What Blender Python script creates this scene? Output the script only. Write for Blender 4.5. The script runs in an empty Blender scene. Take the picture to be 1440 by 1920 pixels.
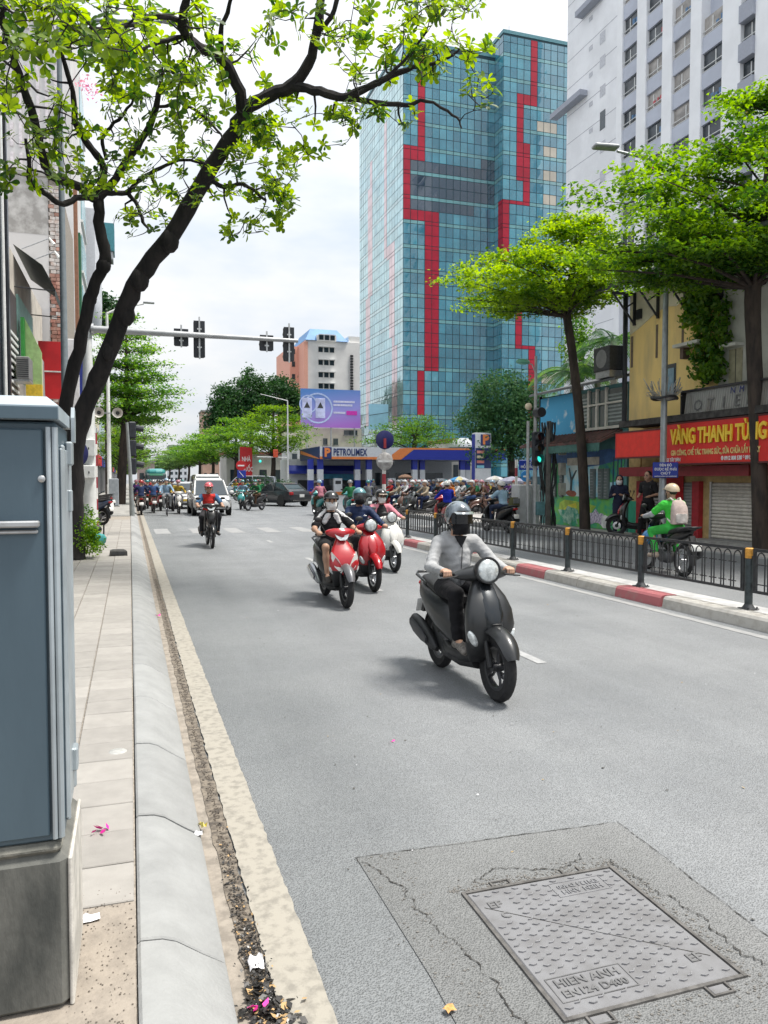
import bpy, bmesh, math, random
import numpy as np
from math import sin, cos, pi, radians, atan, tan, sqrt
from mathutils import Vector, Matrix, Euler
random.seed(7)
SC = bpy.context.scene
COL = SC.collection
# ---------------------------------------------------------------- camera
F = 1443.0; CX, CY = 720.0, 960.0; EYE = 1.68          # focal length and centre in photo pixels
PSI = atan((720 - 244) / F); PIT = atan((960 - 898) / F)
cam = bpy.data.cameras.new('camera'); camo = bpy.data.objects.new('camera', cam); COL.objects.link(camo)
cam.sensor_fit = 'VERTICAL'; cam.sensor_height = 24.0; cam.lens = 24.0 * F / 1920.0
cam.clip_start = 0.05; cam.clip_end = 3000
camo.location = (0, 0, EYE); camo.rotation_euler = (pi / 2 - PIT, 0, -PSI)
SC.camera = camo
SC.render.resolution_x, SC.render.resolution_y = 768, 1024
# ---------------------------------------------------------------- sky, sun, exposure
SUN_EL, SUN_AZ = radians(68), radians(108)              # azimuth clockwise from +Y (the street's direction)
world = bpy.data.worlds.new('World'); SC.world = world; world.use_nodes = True
wt = world.node_tree; wt.nodes.clear()
def wn(t, **k):
    n = wt.nodes.new(t)
    for a, b in k.items(): setattr(n, a, b)
    return n
wo = wn('ShaderNodeOutputWorld'); sky = wn('ShaderNodeTexSky', sky_type='NISHITA', sun_disc=False)
sky.sun_elevation = SUN_EL; sky.sun_rotation = SUN_AZ; sky.dust_density = 4.0; sky.air_density = 1.0
b1 = wn('ShaderNodeBackground'); b1.inputs['Strength'].default_value = 0.10
b2 = wn('ShaderNodeBackground'); b2.inputs['Strength'].default_value = 0.52
tc = wn('ShaderNodeTexCoord'); mp = wn('ShaderNodeMapping'); mp.inputs['Scale'].default_value = (1.6, 1.6, 4.2)
nz = wn('ShaderNodeTexNoise'); nz.inputs['Scale'].default_value = 2.1; nz.inputs['Detail'].default_value = 5; nz.inputs['Roughness'].default_value = .55
rp = wn('ShaderNodeValToRGB'); rp.color_ramp.elements[0].position = .36; rp.color_ramp.elements[0].color = (.75, .825, .92, 1)
rp.color_ramp.elements[1].position = .60; rp.color_ramp.elements[1].color = (1.0, 1.0, 1.0, 1)
mx = wn('ShaderNodeMixShader'); mx.inputs[0].default_value = .90
L = wt.links.new
L(tc.outputs['Generated'], mp.inputs['Vector']); L(mp.outputs[0], nz.inputs['Vector']); L(nz.outputs[0], rp.inputs[0])
sx_ = wn('ShaderNodeSeparateXYZ'); L(tc.outputs['Generated'], sx_.inputs[0])       # overcast skies brighten towards the zenith
gm = wn('ShaderNodeMapRange'); gm.inputs[1].default_value = 0; gm.inputs[2].default_value = 1; gm.inputs[3].default_value = .84; gm.inputs[4].default_value = 1.5; L(sx_.outputs['Z'], gm.inputs[0])
ml = wn('ShaderNodeVectorMath', operation='SCALE'); L(rp.outputs[0], ml.inputs[0]); L(gm.outputs[0], ml.inputs['Scale']); L(ml.outputs[0], b2.inputs['Color']); L(sky.outputs[0], b1.inputs['Color'])
L(b1.outputs[0], mx.inputs[1]); L(b2.outputs[0], mx.inputs[2]); L(mx.outputs[0], wo.inputs['Surface'])
sl = bpy.data.lights.new('sun', 'SUN'); so = bpy.data.objects.new('sun', sl); COL.objects.link(so)
sl.energy = 2.8; sl.angle = radians(16); sl.color = (1.0, .955, .88)
sd = Vector((sin(SUN_AZ) * cos(SUN_EL), cos(SUN_AZ) * cos(SUN_EL), sin(SUN_EL)))
so.rotation_euler = sd.to_track_quat('Z', 'Y').to_euler(); so.location = (0, 0, 60)
SC.view_settings.view_transform = 'Standard'; SC.view_settings.look = 'None'
SC.view_settings.gamma = 1; SC.view_settings.use_curve_mapping = False
SC.view_settings.exposure = 1.07
SC.cycles.max_bounces = 6; SC.cycles.diffuse_bounces = 3; SC.cycles.glossy_bounces = 3; SC.cycles.transmission_bounces = 3
SC.cycles.transparent_max_bounces = 4; SC.cycles.use_denoising = True; SC.cycles.caustics_reflective = False; SC.cycles.caustics_refractive = False
# ---------------------------------------------------------------- where a photo pixel lies in the place
_s, _c, _sp, _cp = sin(PSI), cos(PSI), sin(PIT), cos(PIT)
def ray(x, y):
    a = (x - CX) / F; b = -(y - CY) / F
    return (_s * _cp + a * _c + b * _s * _sp, _c * _cp - a * _s + b * _c * _sp, -_sp + b * _cp)
def wp(x, y, zc):
    d = ray(x, y); return Vector((d[0] * zc, d[1] * zc, EYE + d[2] * zc))
def onX(x, y, X):
    d = ray(x, y); t = X / d[0]; return Vector((X, d[1] * t, EYE + d[2] * t))
def onY(x, y, Y):
    d = ray(x, y); t = Y / d[1]; return Vector((d[0] * t, Y, EYE + d[2] * t))
def onZ(x, y, z=0.0):
    d = ray(x, y); t = (z - EYE) / d[2]; return Vector((d[0] * t, d[1] * t, z))
# ================================================================ library
def srgb(r, g, b):
    f = lambda u: ((u / 255 + .055) / 1.055) ** 2.4 if u > 10 else u / 255 / 12.92
    return (f(r), f(g), f(b))
MATS = {}
def M(name, col=(.5, .5, .5), rough=.6, metal=0, var=.12, vs=6.0, bump=0.0, bs=60.0, coord='P', col2=None, lo=.4, hi=.6,
      spec=.5, rnd=0.0, coat=0.0, emit=0.0, detail=6, stretch=None):
    """procedural principled material: a noise mixes col with col2 (or a darker/lighter col) and may drive bump"""
    if name in MATS: return MATS[name]
    m = bpy.data.materials.new(name); m.use_nodes = True; t = m.node_tree; n = t.nodes; l = t.links.new
    p = n['Principled BSDF']; p.inputs['Roughness'].default_value = rough; p.inputs['Metallic'].default_value = metal
    p.inputs['Specular IOR Level'].default_value = spec; p.inputs['Coat Weight'].default_value = coat
    if len(col) == 3: col = (*col, 1)
    if coord == 'P': g = n.new('ShaderNodeNewGeometry'); src = g.outputs['Position']
    else: g = n.new('ShaderNodeTexCoord'); src = g.outputs['Object']
    if stretch:
        mp = n.new('ShaderNodeMapping'); mp.inputs['Scale'].default_value = stretch; l(src, mp.inputs[0]); src = mp.outputs[0]
    out = None
    if var > 0 or col2:
        a = n.new('ShaderNodeTexNoise'); a.inputs['Scale'].default_value = vs; a.inputs['Detail'].default_value = detail; a.inputs['Roughness'].default_value = .6
        l(src, a.inputs['Vector'])
        r = n.new('ShaderNodeValToRGB'); e = r.color_ramp.elements
        c2 = (*col2, 1) if col2 else tuple(min(1, x * (1 + var)) for x in col[:3]) + (1,)
        c1 = col if col2 else tuple(x * (1 - var) for x in col[:3]) + (1,)
        e[0].position = lo; e[0].color = c1; e[1].position = hi; e[1].color = c2
        l(a.outputs[0], r.inputs[0]); out = r.outputs[0]
        if rnd:
            oi = n.new('ShaderNodeObjectInfo'); mr = n.new('ShaderNodeMapRange'); mr.inputs[3].default_value = 1 - rnd; mr.inputs[4].default_value = 1 + rnd
            mxn = n.new('ShaderNodeVectorMath'); mxn.operation = 'SCALE'
            l(oi.outputs['Random'], mr.inputs[0]); l(out, mxn.inputs[0]); l(mr.outputs[0], mxn.inputs['Scale']); out = mxn.outputs[0]
        l(out, p.inputs['Base Color'])
    else: p.inputs['Base Color'].default_value = col
    if bump:
        a = n.new('ShaderNodeTexNoise'); a.inputs['Scale'].default_value = bs; a.inputs['Detail'].default_value = 4
        l(src, a.inputs['Vector'])
        b = n.new('ShaderNodeBump'); b.inputs['Strength'].default_value = bump; b.inputs['Distance'].default_value = .4 / bs
        l(a.outputs[0], b.inputs['Height']); l(b.outputs[0], p.inputs['Normal'])
    if emit: p.inputs['Emission Color'].default_value = col; p.inputs['Emission Strength'].default_value = emit
    MATS[name] = m; return m
def glassmat(name, col, rough=.05, spec=.8):
    if name in MATS: return MATS[name]
    m = M(name, col, rough, var=.15, vs=.6, spec=spec); return m
def leafmat(name, c1, c2, trans=.5, vs=1.2, rough=.45):
    if name in MATS: return MATS[name]
    m = bpy.data.materials.new(name); m.use_nodes = True; t = m.node_tree; n = t.nodes; l = t.links.new; n.clear()
    o = n.new('ShaderNodeOutputMaterial'); g = n.new('ShaderNodeNewGeometry'); a = n.new('ShaderNodeTexNoise'); a.inputs['Scale'].default_value = vs; a.inputs['Detail'].default_value = 3
    l(g.outputs['Position'], a.inputs['Vector'])
    r = n.new('ShaderNodeValToRGB'); e = r.color_ramp.elements; e[0].position = .35; e[0].color = (*c1, 1); e[1].position = .65; e[1].color = (*c2, 1)
    wn_ = n.new('ShaderNodeMath'); wn_.operation = 'MULTIPLY_ADD'; wn_.inputs[1].default_value = .35; l(g.outputs['Random Per Island'], wn_.inputs[0])
    sub = n.new('ShaderNodeMath'); sub.operation = 'SUBTRACT'; sub.inputs[1].default_value = .17; l(a.outputs[0], sub.inputs[0]); l(sub.outputs[0], wn_.inputs[2])
    l(wn_.outputs[0], r.inputs[0])
    d = n.new('ShaderNodeBsdfPrincipled'); d.inputs['Roughness'].default_value = rough; d.inputs['Specular IOR Level'].default_value = .35; l(r.outputs[0], d.inputs['Base Color'])
    hs = n.new('ShaderNodeHueSaturation'); hs.inputs['Hue'].default_value = .478; hs.inputs['Saturation'].default_value = 1.12; hs.inputs['Value'].default_value = 2.1; l(r.outputs[0], hs.inputs['Color'])
    tr = n.new('ShaderNodeBsdfTranslucent'); l(hs.outputs[0], tr.inputs['Color'])
    mx = n.new('ShaderNodeMixShader'); mx.inputs[0].default_value = trans; l(d.outputs[0], mx.inputs[1]); l(tr.outputs[0], mx.inputs[2]); l(mx.outputs[0], o.inputs[0])
    MATS[name] = m; return m

def link(o, parent=None):
    COL.objects.link(o)
    if parent is not None: o.parent = parent
    return o
def tag(o, label=None, cat=None, group=None, kind=None):
    if label: o['label'] = label
    if cat: o['category'] = cat
    if group: o['group'] = group
    if kind: o['kind'] = kind
    return o
def thing(name, label, cat, loc=(0, 0, 0), rz=0.0, group=None, scale=1.0):
    o = bpy.data.objects.new(name, None); link(o); o.location = loc; o.rotation_euler = (0, 0, rz); o.scale = (scale,) * 3
    o.empty_display_size = .2
    return tag(o, label, cat, group)
def mesh(name, V, Fc, mats, mi=None, smooth=False, ang=40):
    me = bpy.data.meshes.new(name); me.from_pydata([tuple(v) for v in V], [], [tuple(f) for f in Fc])
    for m in (mats if isinstance(mats, (list, tuple)) else [mats]): me.materials.append(m)
    if mi is not None and len(mi): me.polygons.foreach_set('material_index', np.asarray(mi, dtype=np.int32))
    if smooth:
        me.polygons.foreach_set('use_smooth', np.ones(len(me.polygons), bool))
        if ang < 180: me.set_sharp_from_angle(angle=radians(ang))
    me.update(); return me
def obj(name, me, parent=None, loc=None, rot=None, scale=None):
    o = bpy.data.objects.new(name, me); link(o, parent)
    if loc is not None: o.location = loc
    if rot is not None: o.rotation_euler = rot
    if scale is not None: o.scale = scale
    return o
def swap(o, mats):
    """give one copy its own materials while the mesh data stays shared"""
    for i, m in enumerate(mats):
        if m is not None and i < len(o.material_slots):
            o.material_slots[i].link = 'OBJECT'; o.material_slots[i].material = m
    return o
def frame_of(d):
    d = Vector(d).normalized(); u = Vector((0, 0, 1)) if abs(d.z) < .95 else Vector((1, 0, 0))
    a = d.cross(u).normalized(); return a, a.cross(d).normalized()
class MB:
    def __init__(s): s.v = []; s.f = []; s.m = []
    def add(s, V, Fc, mi=0):
        k = len(s.v); s.v += [tuple(v) for v in V]; s.f += [tuple(i + k for i in f) for f in Fc]; s.m += [mi] * len(Fc); return s
    def box(s, x0, x1, y0, y1, z0, z1, mi=0):
        return s.add([(x0, y0, z0), (x1, y0, z0), (x1, y1, z0), (x0, y1, z0), (x0, y0, z1), (x1, y0, z1), (x1, y1, z1), (x0, y1, z1)],
                     [(3, 2, 1, 0), (4, 5, 6, 7), (0, 1, 5, 4), (1, 2, 6, 5), (2, 3, 7, 6), (3, 0, 4, 7)], mi)
    def rbox(s, c, size, b=.01, mi=0, rot=None):
        """box with chamfered edges"""
        hx, hy, hz = [q / 2 for q in size]; b = min(b, hx * .9, hy * .9, hz * .9); V = []; idx = {}
        for sx in (-1, 1):
            for sy in (-1, 1):
                for sz in (-1, 1):
                    for ax in range(3):
                        p = [sx * hx, sy * hy, sz * hz]
                        for q in range(3):
                            if q != ax: p[q] -= (sx, sy, sz)[q] * b
                        idx[(sx, sy, sz, ax)] = len(V); V.append(p)
        Fc = []
        for ax in range(3):
            o = [q for q in range(3) if q != ax]
            for sg in (-1, 1):
                q4 = []
                for a, bb in ((-1, -1), (1, -1), (1, 1), (-1, 1)):
                    k = [0, 0, 0]; k[ax] = sg; k[o[0]] = a; k[o[1]] = bb; q4.append(idx[(*k, ax)])
                Fc.append(q4)
            for a in (-1, 1):
                for bb in (-1, 1):
                    k0 = [0, 0, 0]; k1 = [0, 0, 0]; k0[ax] = -1; k1[ax] = 1; k0[o[0]] = k1[o[0]] = a; k0[o[1]] = k1[o[1]] = bb
                    Fc.append([idx[(*k0, o[0])], idx[(*k1, o[0])], idx[(*k1, o[1])], idx[(*k0, o[1])]])
        for sx in (-1, 1):
            for sy in (-1, 1):
                for sz in (-1, 1): Fc.append([idx[(sx, sy, sz, q)] for q in range(3)])
        cen = Vector((0, 0, 0)); out = []
        for f in Fc:
            P = [Vector(V[i]) for i in f]; nn = (P[1] - P[0]).cross(P[2] - P[0]); mid = sum(P, Vector()) / len(P)
            out.append(f if nn.dot(mid) > 0 else f[::-1])
        R = rot if rot is not None else Matrix.Identity(3); c = Vector(c)
        return s.add([R @ Vector(v) + c for v in V], out, mi)
    def tube(s, pts, rad, n=8, mi=0, cap=True):
        pts = [Vector(p) for p in pts]; 
        if not hasattr(rad, '__len__'): rad = [rad] * len(pts)
        V = []; Fc = []; a = None
        for i, p in enumerate(pts):
            d = (pts[min(i + 1, len(pts) - 1)] - pts[max(i - 1, 0)])
            if d.length < 1e-9: d = Vector((0, 0, 1))
            d.normalize()
            if a is None: a, b = frame_of(d)
            else:
                a = (a - d * a.dot(d)); a = a.normalized() if a.length > 1e-6 else frame_of(d)[0]; b = a.cross(d) * -1
                b = d.cross(a) * -1
            for j in range(n):
                t = 2 * pi * j / n; V.append(p + (a * cos(t) + b * sin(t)) * rad[i])
        for i in range(len(pts) - 1):
            for j in range(n):
                q = (j + 1) % n; Fc.append((i * n + j, (i + 1) * n + j, (i + 1) * n + q, i * n + q))
        if cap: Fc += [tuple(range(n)), tuple((len(pts) - 1) * n + j for j in range(n - 1, -1, -1))]
        # make faces point outwards
        P = [V[k] for k in Fc[0]]; nn = (P[1] - P[0]).cross(P[2] - P[0])
        if nn.dot((P[0] + P[2]) / 2 - (pts[0] + pts[1]) / 2) < 0: Fc = [f[::-1] for f in Fc]
        return s.add(V, Fc, mi)
    def cyl(s, p0, p1, r0, r1=None, n=12, mi=0): return s.tube([p0, p1], [r0, r0 if r1 is None else r1], n, mi)
    def lathe(s, prof, o=(0, 0, 0), axis=(0, 0, 1), n=16, mi=0):
        """prof: (radius, height) pairs turned round axis through o"""
        ax = Vector(axis).normalized(); a, b = frame_of(ax); o = Vector(o); V = []; Fc = []
        for r, h in prof:
            for j in range(n):
                t = 2 * pi * j / n; V.append(o + ax * h + (a * cos(t) + b * sin(t)) * max(r, 1e-4))
        for i in range(len(prof) - 1):
            for j in range(n):
                q = (j + 1) % n; Fc.append((i * n + j, i * n + q, (i + 1) * n + q, (i + 1) * n + j))
        k = max(range(len(prof) - 1), key=lambda i: prof[i][0] * abs(prof[i + 1][1] - prof[i][1]))
        return s.add(V, Fc, mi)
    def ell(s, c, r, nu=14, nv=8, mi=0, rot=None, v0=-pi / 2, v1=pi / 2):
        c = Vector(c); R = rot if rot is not None else Matrix.Identity(3); V = []; Fc = []
        for i in range(nv + 1):
            v = v0 + (v1 - v0) * i / nv
            for j in range(nu):
                u = 2 * pi * j / nu; V.append(c + R @ Vector((r[0] * cos(v) * cos(u), r[1] * cos(v) * sin(u), r[2] * sin(v))))
        for i in range(nv):
            for j in range(nu):
                q = (j + 1) % nu; Fc.append((i * nu + j, i * nu + q, (i + 1) * nu + q, (i + 1) * nu + j))
        return s.add(V, Fc, mi)
    def loft(s, rings, mi=0, cap=True, flip=False):
        n = len(rings[0]); V = [Vector(p) for r in rings for p in r]; Fc = []
        for i in range(len(rings) - 1):
            for j in range(n):
                q = (j + 1) % n; Fc.append((i * n + j, i * n + q, (i + 1) * n + q, (i + 1) * n + j))
        if cap: Fc += [tuple(range(n - 1, -1, -1)), tuple((len(rings) - 1) * n + j for j in range(n))]
        if flip: Fc = [f[::-1] for f in Fc]
        return s.add(V, Fc, mi)
    def prism(s, poly, a0, a1, ax='x', mi=0):
        """polygon in the two other axes, pushed from a0 to a1 along ax"""
        n = len(poly)
        def P(q, a): return {'x': (a, q[0], q[1]), 'y': (q[0], a, q[1]), 'z': (q[0], q[1], a)}[ax]
        V = [P(q, a0) for q in poly] + [P(q, a1) for q in poly]
        Fc = [tuple(range(n)), tuple(range(2 * n - 1, n - 1, -1))] + [(i, n + i, n + (i + 1) % n, (i + 1) % n) for i in range(n)]
        area = sum(poly[i][0] * poly[(i + 1) % n][1] - poly[(i + 1) % n][0] * poly[i][1] for i in range(n))
        fl = (area > 0) == (a1 > a0)
        if ax == 'y': fl = not fl
        if not fl: Fc = [f[::-1] for f in Fc]
        return s.add(V, Fc, mi)
    def quad(s, a, b, c, d, mi=0): return s.add([a, b, c, d], [(0, 1, 2, 3)], mi)
    def sheet(s, x0, x1, y0, y1, z, mi=0): return s.add([(x0, y0, z), (x1, y0, z), (x1, y1, z), (x0, y1, z)], [(0, 1, 2, 3)], mi)
    def me(s, name, mats, smooth=False, ang=40): return mesh(name, s.v, s.f, mats, s.m, smooth, ang)
    def build(s, name, mats, parent=None, smooth=False, ang=40, loc=None, rot=None):
        return obj(name, s.me(name, mats, smooth, ang), parent, loc, rot)
def part(name, mats, parent, fn, smooth=False, ang=40, **k):
    b = MB(); fn(b); return b.build(name, mats, parent, smooth, ang, **k)
def struct(o): o['kind'] = 'structure'; return o
def sring(c, w, h, n=16, e=2.4, ax='y', tilt=0.0):
    """super-ellipse ring round c, in the plane across ax; tilt turns it about x"""
    out = []
    for j in range(n):
        t = 2 * pi * j / n; cx_ = abs(cos(t)) ** (2 / e) * (1 if cos(t) >= 0 else -1) * w; sz = abs(sin(t)) ** (2 / e) * (1 if sin(t) >= 0 else -1) * h
        if ax == 'y': p = Vector((cx_, -sin(tilt) * sz, cos(tilt) * sz))
        elif ax == 'z': p = Vector((cx_, cos(tilt) * sz, sin(tilt) * sz))
        else: p = Vector((0, cx_, sz))
        out.append(Vector(c) + p)
    return out
def text(name, body, mat, parent, size, loc, rot, ext=.004, bold=0.0, align='CENTER', sx=1.0, space=1.0):
    cu = bpy.data.curves.new(name, 'FONT'); cu.body = body; cu.size = size; cu.extrude = ext; cu.offset = bold; cu.resolution_u = 2
    cu.align_x = align; cu.align_y = 'CENTER'; cu.space_character = space
    t = bpy.data.objects.new(name + '_curve', cu); COL.objects.link(t)
    dg = bpy.context.evaluated_depsgraph_get(); me = bpy.data.meshes.new_from_object(t.evaluated_get(dg))
    bpy.data.objects.remove(t); bpy.data.curves.remove(cu); me.name = name; me.materials.clear(); me.materials.append(mat)
    if sx != 1.0: me.transform(Matrix.Diagonal((sx, 1, 1, 1)))
    return obj(name, me, parent, loc, rot)
ROT_FRONT = (pi / 2, 0, 0)            # reads when seen from -Y
ROT_SIDE = (pi / 2, 0, -pi / 2)       # on a wall that faces -X
ROT_FLAT = (0, 0, 0)
# ---------------------------------------------------------------- smooth solids from blended round cones (bodies, clothes)
class SDF:
    def __init__(s): s.p = []
    def cone(s, a, b, ra, rb=None, k=.03, m=0): s.p.append(('c', np.array(a, float), np.array(b, float), ra, ra if rb is None else rb, k, m)); return s
    def ell(s, c, r, k=.03, m=0, R=None): s.p.append(('e', np.array(c, float), np.array(r, float), None if R is None else np.array(R, float), 0, k, m)); return s
    def one(s, q, P):
        if q[0] == 'c':
            _, a, b, ra, rb, k, m = q; ab = b - a; L2 = max(ab @ ab, 1e-9); t = np.clip(((P - a) @ ab) / L2, 0, 1)
            return np.sqrt((((P - a) - t[:, None] * ab) ** 2).sum(1)) - (ra + t * (rb - ra))
        _, c, r, R, _, k, m = q; D = P - c
        if R is not None: D = D @ R
        k0 = np.sqrt(((D / r) ** 2).sum(1)); k1 = np.sqrt(((D / r ** 2) ** 2).sum(1)) + 1e-9
        return k0 * (k0 - 1) / k1
    def ev(s, P, wr=0.0, wf=30.0):
        d = None
        for q in s.p:
            e = s.one(q, P); k = q[5]
            if d is None: d = e
            else:
                h = np.clip(.5 + .5 * (d - e) / k, 0, 1); d = d + (e - d) * h - k * h * (1 - h)
        if wr:
            x, y, z = P[:, 0], P[:, 1], P[:, 2]
            d = d + wr * (np.sin(wf * (z + .5 * x) + 2.2 * np.sin(wf * .45 * x + 3 * y)) * .6 + np.sin(wf * 1.7 * (z - .6 * y) + 2 * np.sin(wf * .6 * y)) * .4)
        return d
    def mid(s, P):
        D = np.stack([s.one(q, P) for q in s.p]); return np.array([q[6] for q in s.p])[D.argmin(0)]
    def mesh(s, name, mats, h, wr=0.0, wf=30.0, clip=None):
        lo = np.min([np.minimum(q[1] - (q[3] if q[0] == 'c' else q[2].max()), (q[2] - q[4]) if q[0] == 'c' else q[1] - q[2].max()) for q in s.p], 0) - 3 * h
        hi = np.max([np.maximum(q[1] + (q[3] if q[0] == 'c' else q[2].max()), (q[2] + q[4]) if q[0] == 'c' else q[1] + q[2].max()) for q in s.p], 0) + 3 * h
        B = 6; nb = np.ceil((hi - lo) / (h * B)).astype(int) + 1; n = nb * B
        cgrid = np.stack(np.meshgrid(*[(np.arange(nb[i]) + .5) * B * h + lo[i] for i in range(3)], indexing='ij'), -1).reshape(-1, 3)
        cd = s.ev(cgrid); V = np.repeat(np.repeat(np.repeat(cd.reshape(nb), B, 0), B, 1), B, 2).astype(np.float32)
        act = np.argwhere((np.abs(cd) < B * h * 1.25 + wr + .02).reshape(nb))
        off = np.stack(np.meshgrid(*[np.arange(B)] * 3, indexing='ij'), -1).reshape(-1, 3)
        idx = (act[:, None, :] * B + off[None]).reshape(-1, 3); P = idx * h + lo
        d = s.ev(P, wr, wf)
        if clip is not None: d = np.maximum(d, clip(P))
        V[idx[:, 0], idx[:, 1], idx[:, 2]] = d
        ins = V < 0
        cnt = sum(ins[i:n[0] - 1 + i, j:n[1] - 1 + j, k:n[2] - 1 + k].astype(np.int8) for i in (0, 1) for j in (0, 1) for k in (0, 1))
        ac = np.argwhere((cnt > 0) & (cnt < 8)); cid = -np.ones(np.array(n) - 1, dtype=np.int64); cid[ac[:, 0], ac[:, 1], ac[:, 2]] = np.arange(len(ac))
        acc = np.zeros((len(ac), 3)); cn = np.zeros(len(ac)); C = [(i, j, k) for i in (0, 1) for j in (0, 1) for k in (0, 1)]
        for a in C:
            for ax in range(3):
                if a[ax] == 0:
                    b = list(a); b[ax] = 1
                    va = V[ac[:, 0] + a[0], ac[:, 1] + a[1], ac[:, 2] + a[2]]; vb = V[ac[:, 0] + b[0], ac[:, 1] + b[1], ac[:, 2] + b[2]]
                    cr = (va < 0) != (vb < 0); t = np.where(cr, va / np.where(cr, va - vb, 1), 0)
                    p = np.tile(np.array(a, float), (len(ac), 1)); p[:, ax] += t; acc[cr] += p[cr]; cn[cr] += 1
        vert = (ac + acc / cn[:, None]) * h + lo
        quads = []
        for ax in range(3):
            u, v = [(1, 2), (2, 0), (0, 1)][ax]; sl0 = [slice(None)] * 3; sl1 = [slice(None)] * 3; sl0[ax] = slice(0, n[ax] - 1); sl1[ax] = slice(1, n[ax])
            A = ins[tuple(sl0)]; Bq = ins[tuple(sl1)]; e = np.argwhere(A != Bq); e = e[(e[:, u] > 0) & (e[:, v] > 0) & (e[:, u] < n[u] - 1) & (e[:, v] < n[v] - 1)]
            def ci(du, dv):
                q = e.copy(); q[:, u] += du; q[:, v] += dv; return cid[q[:, 0], q[:, 1], q[:, 2]]
            Q = np.stack([ci(-1, -1), ci(0, -1), ci(0, 0), ci(-1, 0)], 1); fl = ~A[e[:, 0], e[:, 1], e[:, 2]]; Q[fl] = Q[fl][:, ::-1]; quads.append(Q)
        Q = np.concatenate(quads); Q = Q[(Q >= 0).all(1)]
        me = bpy.data.meshes.new(name); me.from_pydata(vert.tolist(), [], Q.tolist())
        for m in mats: me.materials.append(m)
        if len(mats) > 1: me.polygons.foreach_set('material_index', s.mid(vert[Q].mean(1)).astype(np.int32))
        me.polygons.foreach_set('use_smooth', np.ones(len(Q), bool)); me.update(); return me
# ================================================================ ground, pavements, kerbs, markings
def asphalt(name, base, dark, patch):
    m = bpy.data.materials.new(name); m.use_nodes = True; t = m.node_tree; n = t.nodes; l = t.links.new; p = n['Principled BSDF']
    g = n.new('ShaderNodeNewGeometry'); pos = g.outputs['Position']
    def noise(s, d=4, r=.6, vec=pos):
        a = n.new('ShaderNodeTexNoise'); a.inputs['Scale'].default_value = s; a.inputs['Detail'].default_value = d; a.inputs['Roughness'].default_value = r; l(vec, a.inputs['Vector']); return a.outputs[0]
    def ramp(f, p0, c0, p1, c1):
        r = n.new('ShaderNodeValToRGB'); e = r.color_ramp.elements; e[0].position = p0; e[0].color = (*c0, 1); e[1].position = p1; e[1].color = (*c1, 1); l(f, r.inputs[0]); return r.outputs[0]
    def mix(f, a, b, mode='MIX'):
        q = n.new('ShaderNodeMix'); q.data_type = 'RGBA'; q.blend_type = mode
        if isinstance(f, float): q.inputs[0].default_value = f
        else: l(f, q.inputs[0])
        l(a, q.inputs[6]); l(b, q.inputs[7]); return q.outputs[2]
    v = n.new('ShaderNodeTexVoronoi'); v.inputs['Scale'].default_value = 140; l(pos, v.inputs['Vector'])
    sp = ramp(v.outputs['Distance'], .12, dark, .55, base)
    mpn = n.new('ShaderNodeMapping'); mpn.inputs['Scale'].default_value = (2.2, .12, 1); l(pos, mpn.inputs[0])
    streak = ramp(noise(1.0, 3, .5, mpn.outputs[0]), .35, (.92, .92, .92), .65, (1.03, 1.03, 1.03))
    big = ramp(noise(.7, 5), .33, patch, .62, (1.08, 1.08, 1.08))
    c = mix(1.0, sp, big, 'MULTIPLY'); c = mix(1.0, c, streak, 'MULTIPLY')
    sb = ramp(noise(420, 2), .38, (.86, .86, .86), .62, (1.12, 1.12, 1.12)); c = mix(1.0, c, sb, 'MULTIPLY')
    st = noise(5.0, 6, .7); stn = ramp(st, .24, (.80, .80, .80), .36, (1, 1, 1)); c = mix(1.0, c, stn, 'MULTIPLY'); c = mix(1.0, c, ramp(noise(26, 3), .27, (.66, .66, .67), .33, (1, 1, 1)), 'MULTIPLY')
    sx = n.new('ShaderNodeSeparateXYZ'); l(pos, sx.inputs[0]); wv = n.new('ShaderNodeMath'); wv.operation = 'MULTIPLY_ADD'; wv.inputs[1].default_value = 1.6; l(noise(1.3, 4), wv.inputs[0]); l(sx.outputs[0], wv.inputs[2])   # asphalt colour darker towards the gutter
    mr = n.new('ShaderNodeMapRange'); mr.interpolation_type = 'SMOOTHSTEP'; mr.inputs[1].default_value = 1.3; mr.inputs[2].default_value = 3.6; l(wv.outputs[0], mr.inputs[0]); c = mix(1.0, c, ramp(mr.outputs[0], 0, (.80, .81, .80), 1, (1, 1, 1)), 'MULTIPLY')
    l(c, p.inputs['Base Color']); p.inputs['Roughness'].default_value = .58; p.inputs['Specular IOR Level'].default_value = .5
    b = n.new('ShaderNodeBump'); b.inputs['Strength'].default_value = .9; b.inputs['Distance'].default_value = .005; l(v.outputs['Distance'], b.inputs['Height'])
    b2_ = n.new('ShaderNodeBump'); b2_.inputs['Strength'].default_value = .35; b2_.inputs['Distance'].default_value = .02; l(noise(9, 4), b2_.inputs['Height']); l(b2_.outputs[0], b.inputs['Normal'])
    l(b.outputs[0], p.inputs['Normal']); MATS[name] = m; return m
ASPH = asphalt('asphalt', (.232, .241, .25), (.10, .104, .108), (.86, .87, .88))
PATCH = asphalt('asphalt_patch', (.222, .226, .228), (.088, .09, .09), (.80, .80, .80))
CONC = M('concrete', (.30, .295, .28), .85, var=.2, vs=3.5, bump=.4, bs=90)
CONC_D = M('concrete_dark', (.17, .17, .155), .9, col2=(.06, .064, .06), vs=5.5, lo=.38, hi=.68, bump=.5, bs=70, stretch=(1, 1, .35))
CONC_LIT = M('concrete_lit_side', (.52, .50, .46), .85, var=.18, vs=9, bump=.3, bs=80)
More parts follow.
